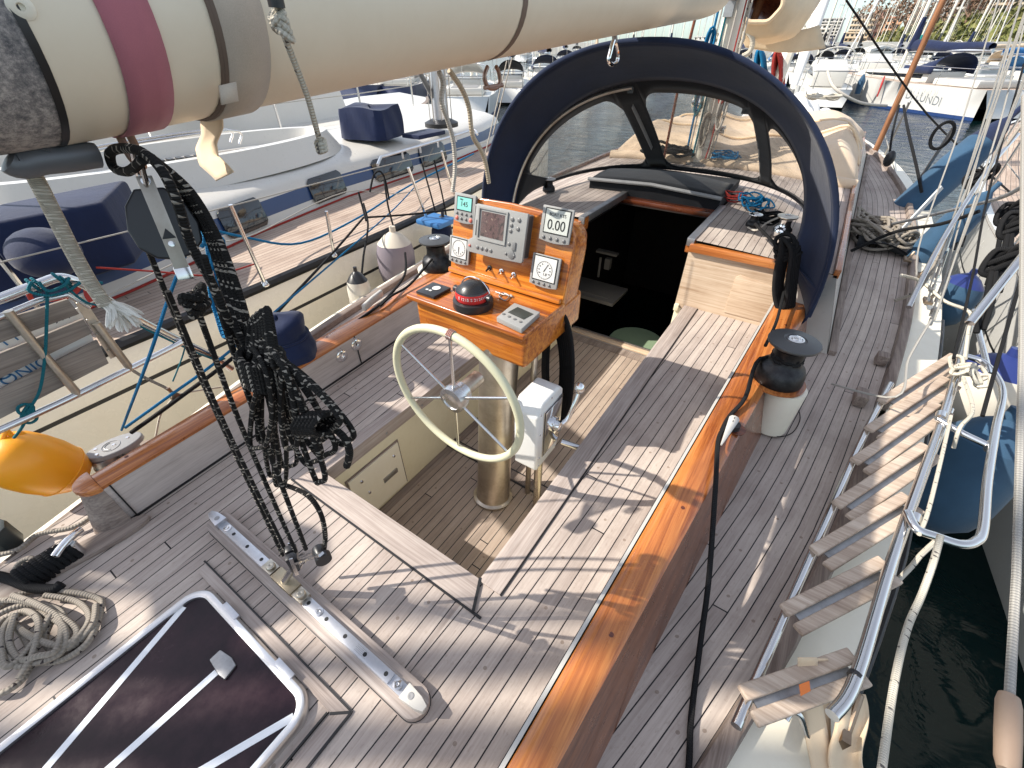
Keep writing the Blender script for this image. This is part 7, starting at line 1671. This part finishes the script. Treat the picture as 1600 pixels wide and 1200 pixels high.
TRX=[(1368,172),(1388,185),(1408,176),(1428,190),(1448,180),(1345,200),(1470,215),(1495,205),(1520,215),(1550,210),(1585,205)]
for k,(px,Y_) in enumerate(TRX):
    x=aty(px,60,Y_).x; bare_tree(x,Y_,9+4*rnd.random(),['leafless brown tree at the left end of the bank','leafless tree in front of the pink house','bushy leafless tree above the teal hood','broad leafless tree at the middle of the bank','leafless tree left of the pale terrace','leafless tree beside the orange house','leafless tree under the striped apartments','low leafless tree on the road edge','leafless tree right of the pale terrace','leafless tree under the pink flats','leafless tree at the right edge of the hill'][k])
# road wall on the bank
g=G(); a_=aty(1440,42,232); b_=aty(1610,42,232); g.box(((a_.x+b_.x)/2,232,a_.z-.5),(b_.x-a_.x,.6,1.6)); tag(g.build('road_wall',gel('pale_wall',(.6,.56,.48),.8,.1,sc=.2)),'low pale wall of the road across the bank','wall')
# buildings
def building(label,x0,x1,ytop,ybot,Y_,wall,floors,cols,balc=None,roofm=None,arch=False,depth=16,rot=0,group='apartment blocks on the hill'):
    A=aty(x0,ytop,Y_); B=aty(x1,ytop,Y_); z0=aty((x0+x1)/2,ybot,Y_).z-3; w=B.x-A.x; z1=A.z
    t=thing('apartment_block',label,'building',((A.x+B.x)/2,Y_,z0),group); cx=(A.x+B.x)/2
    g=G(); g.box((cx,Y_+depth/2,(z0+z1)/2),(w,depth,z1-z0)); g.build('wall',wall,t)
    g=G(); g.box((cx,Y_+depth/2,z1+.3),(w+.8,depth+.8,.6)); g.build('roof',roofm or wall,t)
    zb=aty((x0+x1)/2,ybot,Y_).z; fh=(z1-zb)/floors
    for f in range(floors):
        z=zb+fh*f
        g=G(); g.box((cx,Y_-.6,z+fh*.12),(w*.96,1.2,fh*.28)); g.build('balcony',balc or wall,t)
        for c_ in range(cols):
            xx=A.x+w*(c_+.5)/cols; g=G(); g.box((xx,Y_-.03,z+fh*.62),(w/cols*.55,.12,fh*.5)); g.build('window',DARKG,t)
WW=gel('block_white',(.62,.60,.56),.8,.1,sc=.1); WPK=gel('block_pink',(.52,.30,.24),.8,.15,sc=.1); WCR=gel('block_cream',(.60,.50,.36),.8,.12,sc=.1); WGR=gel('block_grey',(.42,.41,.40),.8,.12,sc=.1); RTILE=gel('roof_tile',(.42,.17,.10),.8,.2,sc=.3)
building('long white apartment block at the left of the hill',1250,1300,40,84,430,WW,7,7,WW)
building('tall white apartment block stepped above the long one',1284,1318,30,60,470,WGR,6,5,WW)
building('pale apartment block with rows of dark arches',1334,1372,24,56,420,WW,4,8,WCR)
building('cream apartment block below the arched one',1322,1358,52,82,400,WCR,4,5,WCR)
building('terracotta building right of the arched block',1368,1392,18,60,425,WPK,4,4,WPK,RTILE)
building('orange gabled house behind the bare trees',1386,1412,28,58,380,gel('house_orange',(.58,.34,.20),.8,.1,sc=.1),3,3,None,RTILE)
building('small peach house on the hill crest',1425,1452,14,40,390,gel('house_peach',(.62,.42,.30),.8,.1,sc=.1),3,4,None,RTILE)
building('white balconied apartments above the road wall',1484,1530,-30,36,300,WW,6,6,WW)
building('pink balconied apartments above the road wall',1526,1572,-36,36,310,gel('block_rose',(.52,.33,.30),.8,.1,sc=.1),6,6,WPK)
building('yellowish apartments at the right edge of the hill',1572,1640,-40,30,295,WCR,6,6,WCR)
for k,(x0,x1,yt) in enumerate(((1085,1120,58),(1120,1160,52),(1165,1215,56),(1020,1060,62),(1215,1250,50))):
    building(['low white houses beside the mast','white harbour block right of the mast','cream harbour block behind the hanging canvas','far low white block beyond the spray hood','white block left of the furled foresail'][k],x0,x1,yt,76,600,(WW,WCR,WW,WCR,WW)[k],3,5,None)
g=G(); a_=aty(1330,80,118); b_=aty(1560,86,118); g.box(((a_.x+b_.x)/2,118,a_.z-1.2),(b_.x-a_.x,1,3.4)); tag(g.build('quay_wall',WGR),'long grey quay wall below the green bank','wall')
# cars on the road
for k,(px,c_) in enumerate(((1483,WW),(1505,WGR))):
    p=aty(px,38,231); g=G(); g.prism([(-2,0),(2,0),(2.05,.5),(1.3,.65),(.8,1.3),(-1,1.35),(-1.6,.7),(-2.05,.6)],-.8,.8,Matrix(((1,0,0,p.x),(0,0,-1,231),(0,1,0,p.z),(0,0,0,1)))); tag(g.build('parked_car',c_,bevel=.1),['white parked car on the hill road','grey parked car on the hill road'][k],'car')
# canvas sail bag with opening, furled foresail, brown spar
sb=thing('sail_bag','beige canvas bag hanging open beyond the mast showing its orange lit inside','sail bag',tuple(rp(1190,10,6)))
ax0=rp(1168,-10,5.6); ax1=rp(1262,-40,6.6)
def bag(u,v,sc=1):
    a=2*math.pi*u; K=[(1184,-6,40,42,5.5),(1190,-6,54,66,5.6),(1206,-12,66,80,5.9),(1224,-26,62,66,6.3),(1250,-50,20,24,6.7)]; k=v*4; i=min(int(k),3); f=k-i
    cx,cy,rx,ry,t=[lerp(K[i][j],K[i+1][j],f) for j in range(5)]
    return rp(cx+sc*rx*(1+.03*math.sin(5*a))*math.cos(a),cy+sc*ry*(1+.03*math.sin(7*a+3*v))*math.sin(a),t)
g=G(); g.grid(bag,44,20); g.build('bag_canvas',OLDSAIL,sb,solid=.008)
g=G(); g.grid(lambda u,v:bag(u,.02+.96*v,.95),44,20); g.build('orange_lining',VARNX,sb)  # orange colour of the lining stands in for the lit inside
g=G(); g.tube([bag(i/40,0) for i in range(40)],.02,8,True); g.build('mouth_hem',TAPE,sb)
g=G(); g.tube([rp(1196,-20,6.0),rp(1174,42,5.9)],.035,10); g.build('batten',WOODM,sb)
def under(u,v): return rp(1155+125*u+10*v,52+22*v+8*math.sin(3*u)-14*u*(1-v),6.2+.3*u)
g=G(); g.grid(under,12,6); g.build('lower_flap',OLDSAIL,sb,solid=.01)
g=G(); g.tube([rp(1172,5,5.6),rp(1164,35,5.6),rp(1162,60,5.6),rp(1150,85,5.6)],.016,7); g.tube(spline([rp(1168,50,5.6),rp(1176,62,5.6),rp(1172,80,5.6),rp(1160,88,5.6)],4),.022,8); g.build('bag_line',RLIGHT,sb)
g=G(); g.tube([rp(1240,136,9.5),rp(1262,70,10),rp(1300,-40,11)],[.05,.09,.11],10); tag(g.build('furled_foresail',SAIL),'grey white furled foresail rising from the bow','furled sail')
g=G(); g.tube([rp(1205,150,8),rp(1240,60,8.3)],.08,8); tag(g.build('pale_spar',MASTM),'pale spar standing between the mast and the furled foresail','spar')
for k,(x,y,m_,lb) in enumerate(((1216,115,RRED,'red line hanging coiled by the foredeck rigging'),(1188,112,RBLUE,'blue line bundle hanging beyond the mast'))):
    o=thing('hung_coil',lb,'rope coil',tuple(rp(x,y,8)))
    for j in range(5): g=G(); g.tube(spline([rp(x+(-6+3*j)*.4+6*math.cos(t),y+34*math.sin(t)+j,8+.04*j) for t in [2*math.pi*i/9 for i in range(9)]],3,True),.022,6,True); g.build('loop',m_,o,smooth=60)
rope('bow_line',[rp(1293,112,14),rp(1302,135,13.5),rp(1325,152,13.5),rp(1350,162,14),rp(1385,165,15)],.03,RWHITE,'white mooring line sagging across the far water')
for k,(s_,r) in enumerate(((-1.12,.13),(-.80,.10),(-.50,.10),(-.22,.085),(.03,.07),(.25,.065),(.45,.055),(.625,.04))):
    shade(s_,6.6+.25*(k%3),r,12,['first','second','third','fourth','fifth','sixth','seventh','eighth'][k]+' unseen mast added astern to shade the aft deck')
bi=thing('shadowcaster','navy bimini panels on steel posts, added out of view to shade the port side','shadowcaster',(-3.8,-1,0))  # canopy panels added out of view, gapped to shade port deck and seat
for (y0,y1,x0,x1) in ((-2.7,-1.9,-4.7,-2.95),(-1.45,-.98,-3.75,-2.98),(-.62,-.36,-4.6,-3.0),(-.16,.16,-4.5,-3.02)):
    g=G(); g.grid(lambda u,v:(lerp(x0,x1,u)+.04*math.sin(9*v+y0*3),lerp(y0,y1,v)+.03*math.sin(11*u+y0),2.10+.06*math.sin(math.pi*u)),12,6); g.build('panel',NAVYL,bi,solid=.006)
for (x,y) in ((-4.6,-2.6),(-3.3,-2.6),(-4.5,.25),(-3.5,.3)): g=G(); g.tube([(x,y,.05),(x,y,2.1)],.014,8); g.build('post',STEEL,bi)
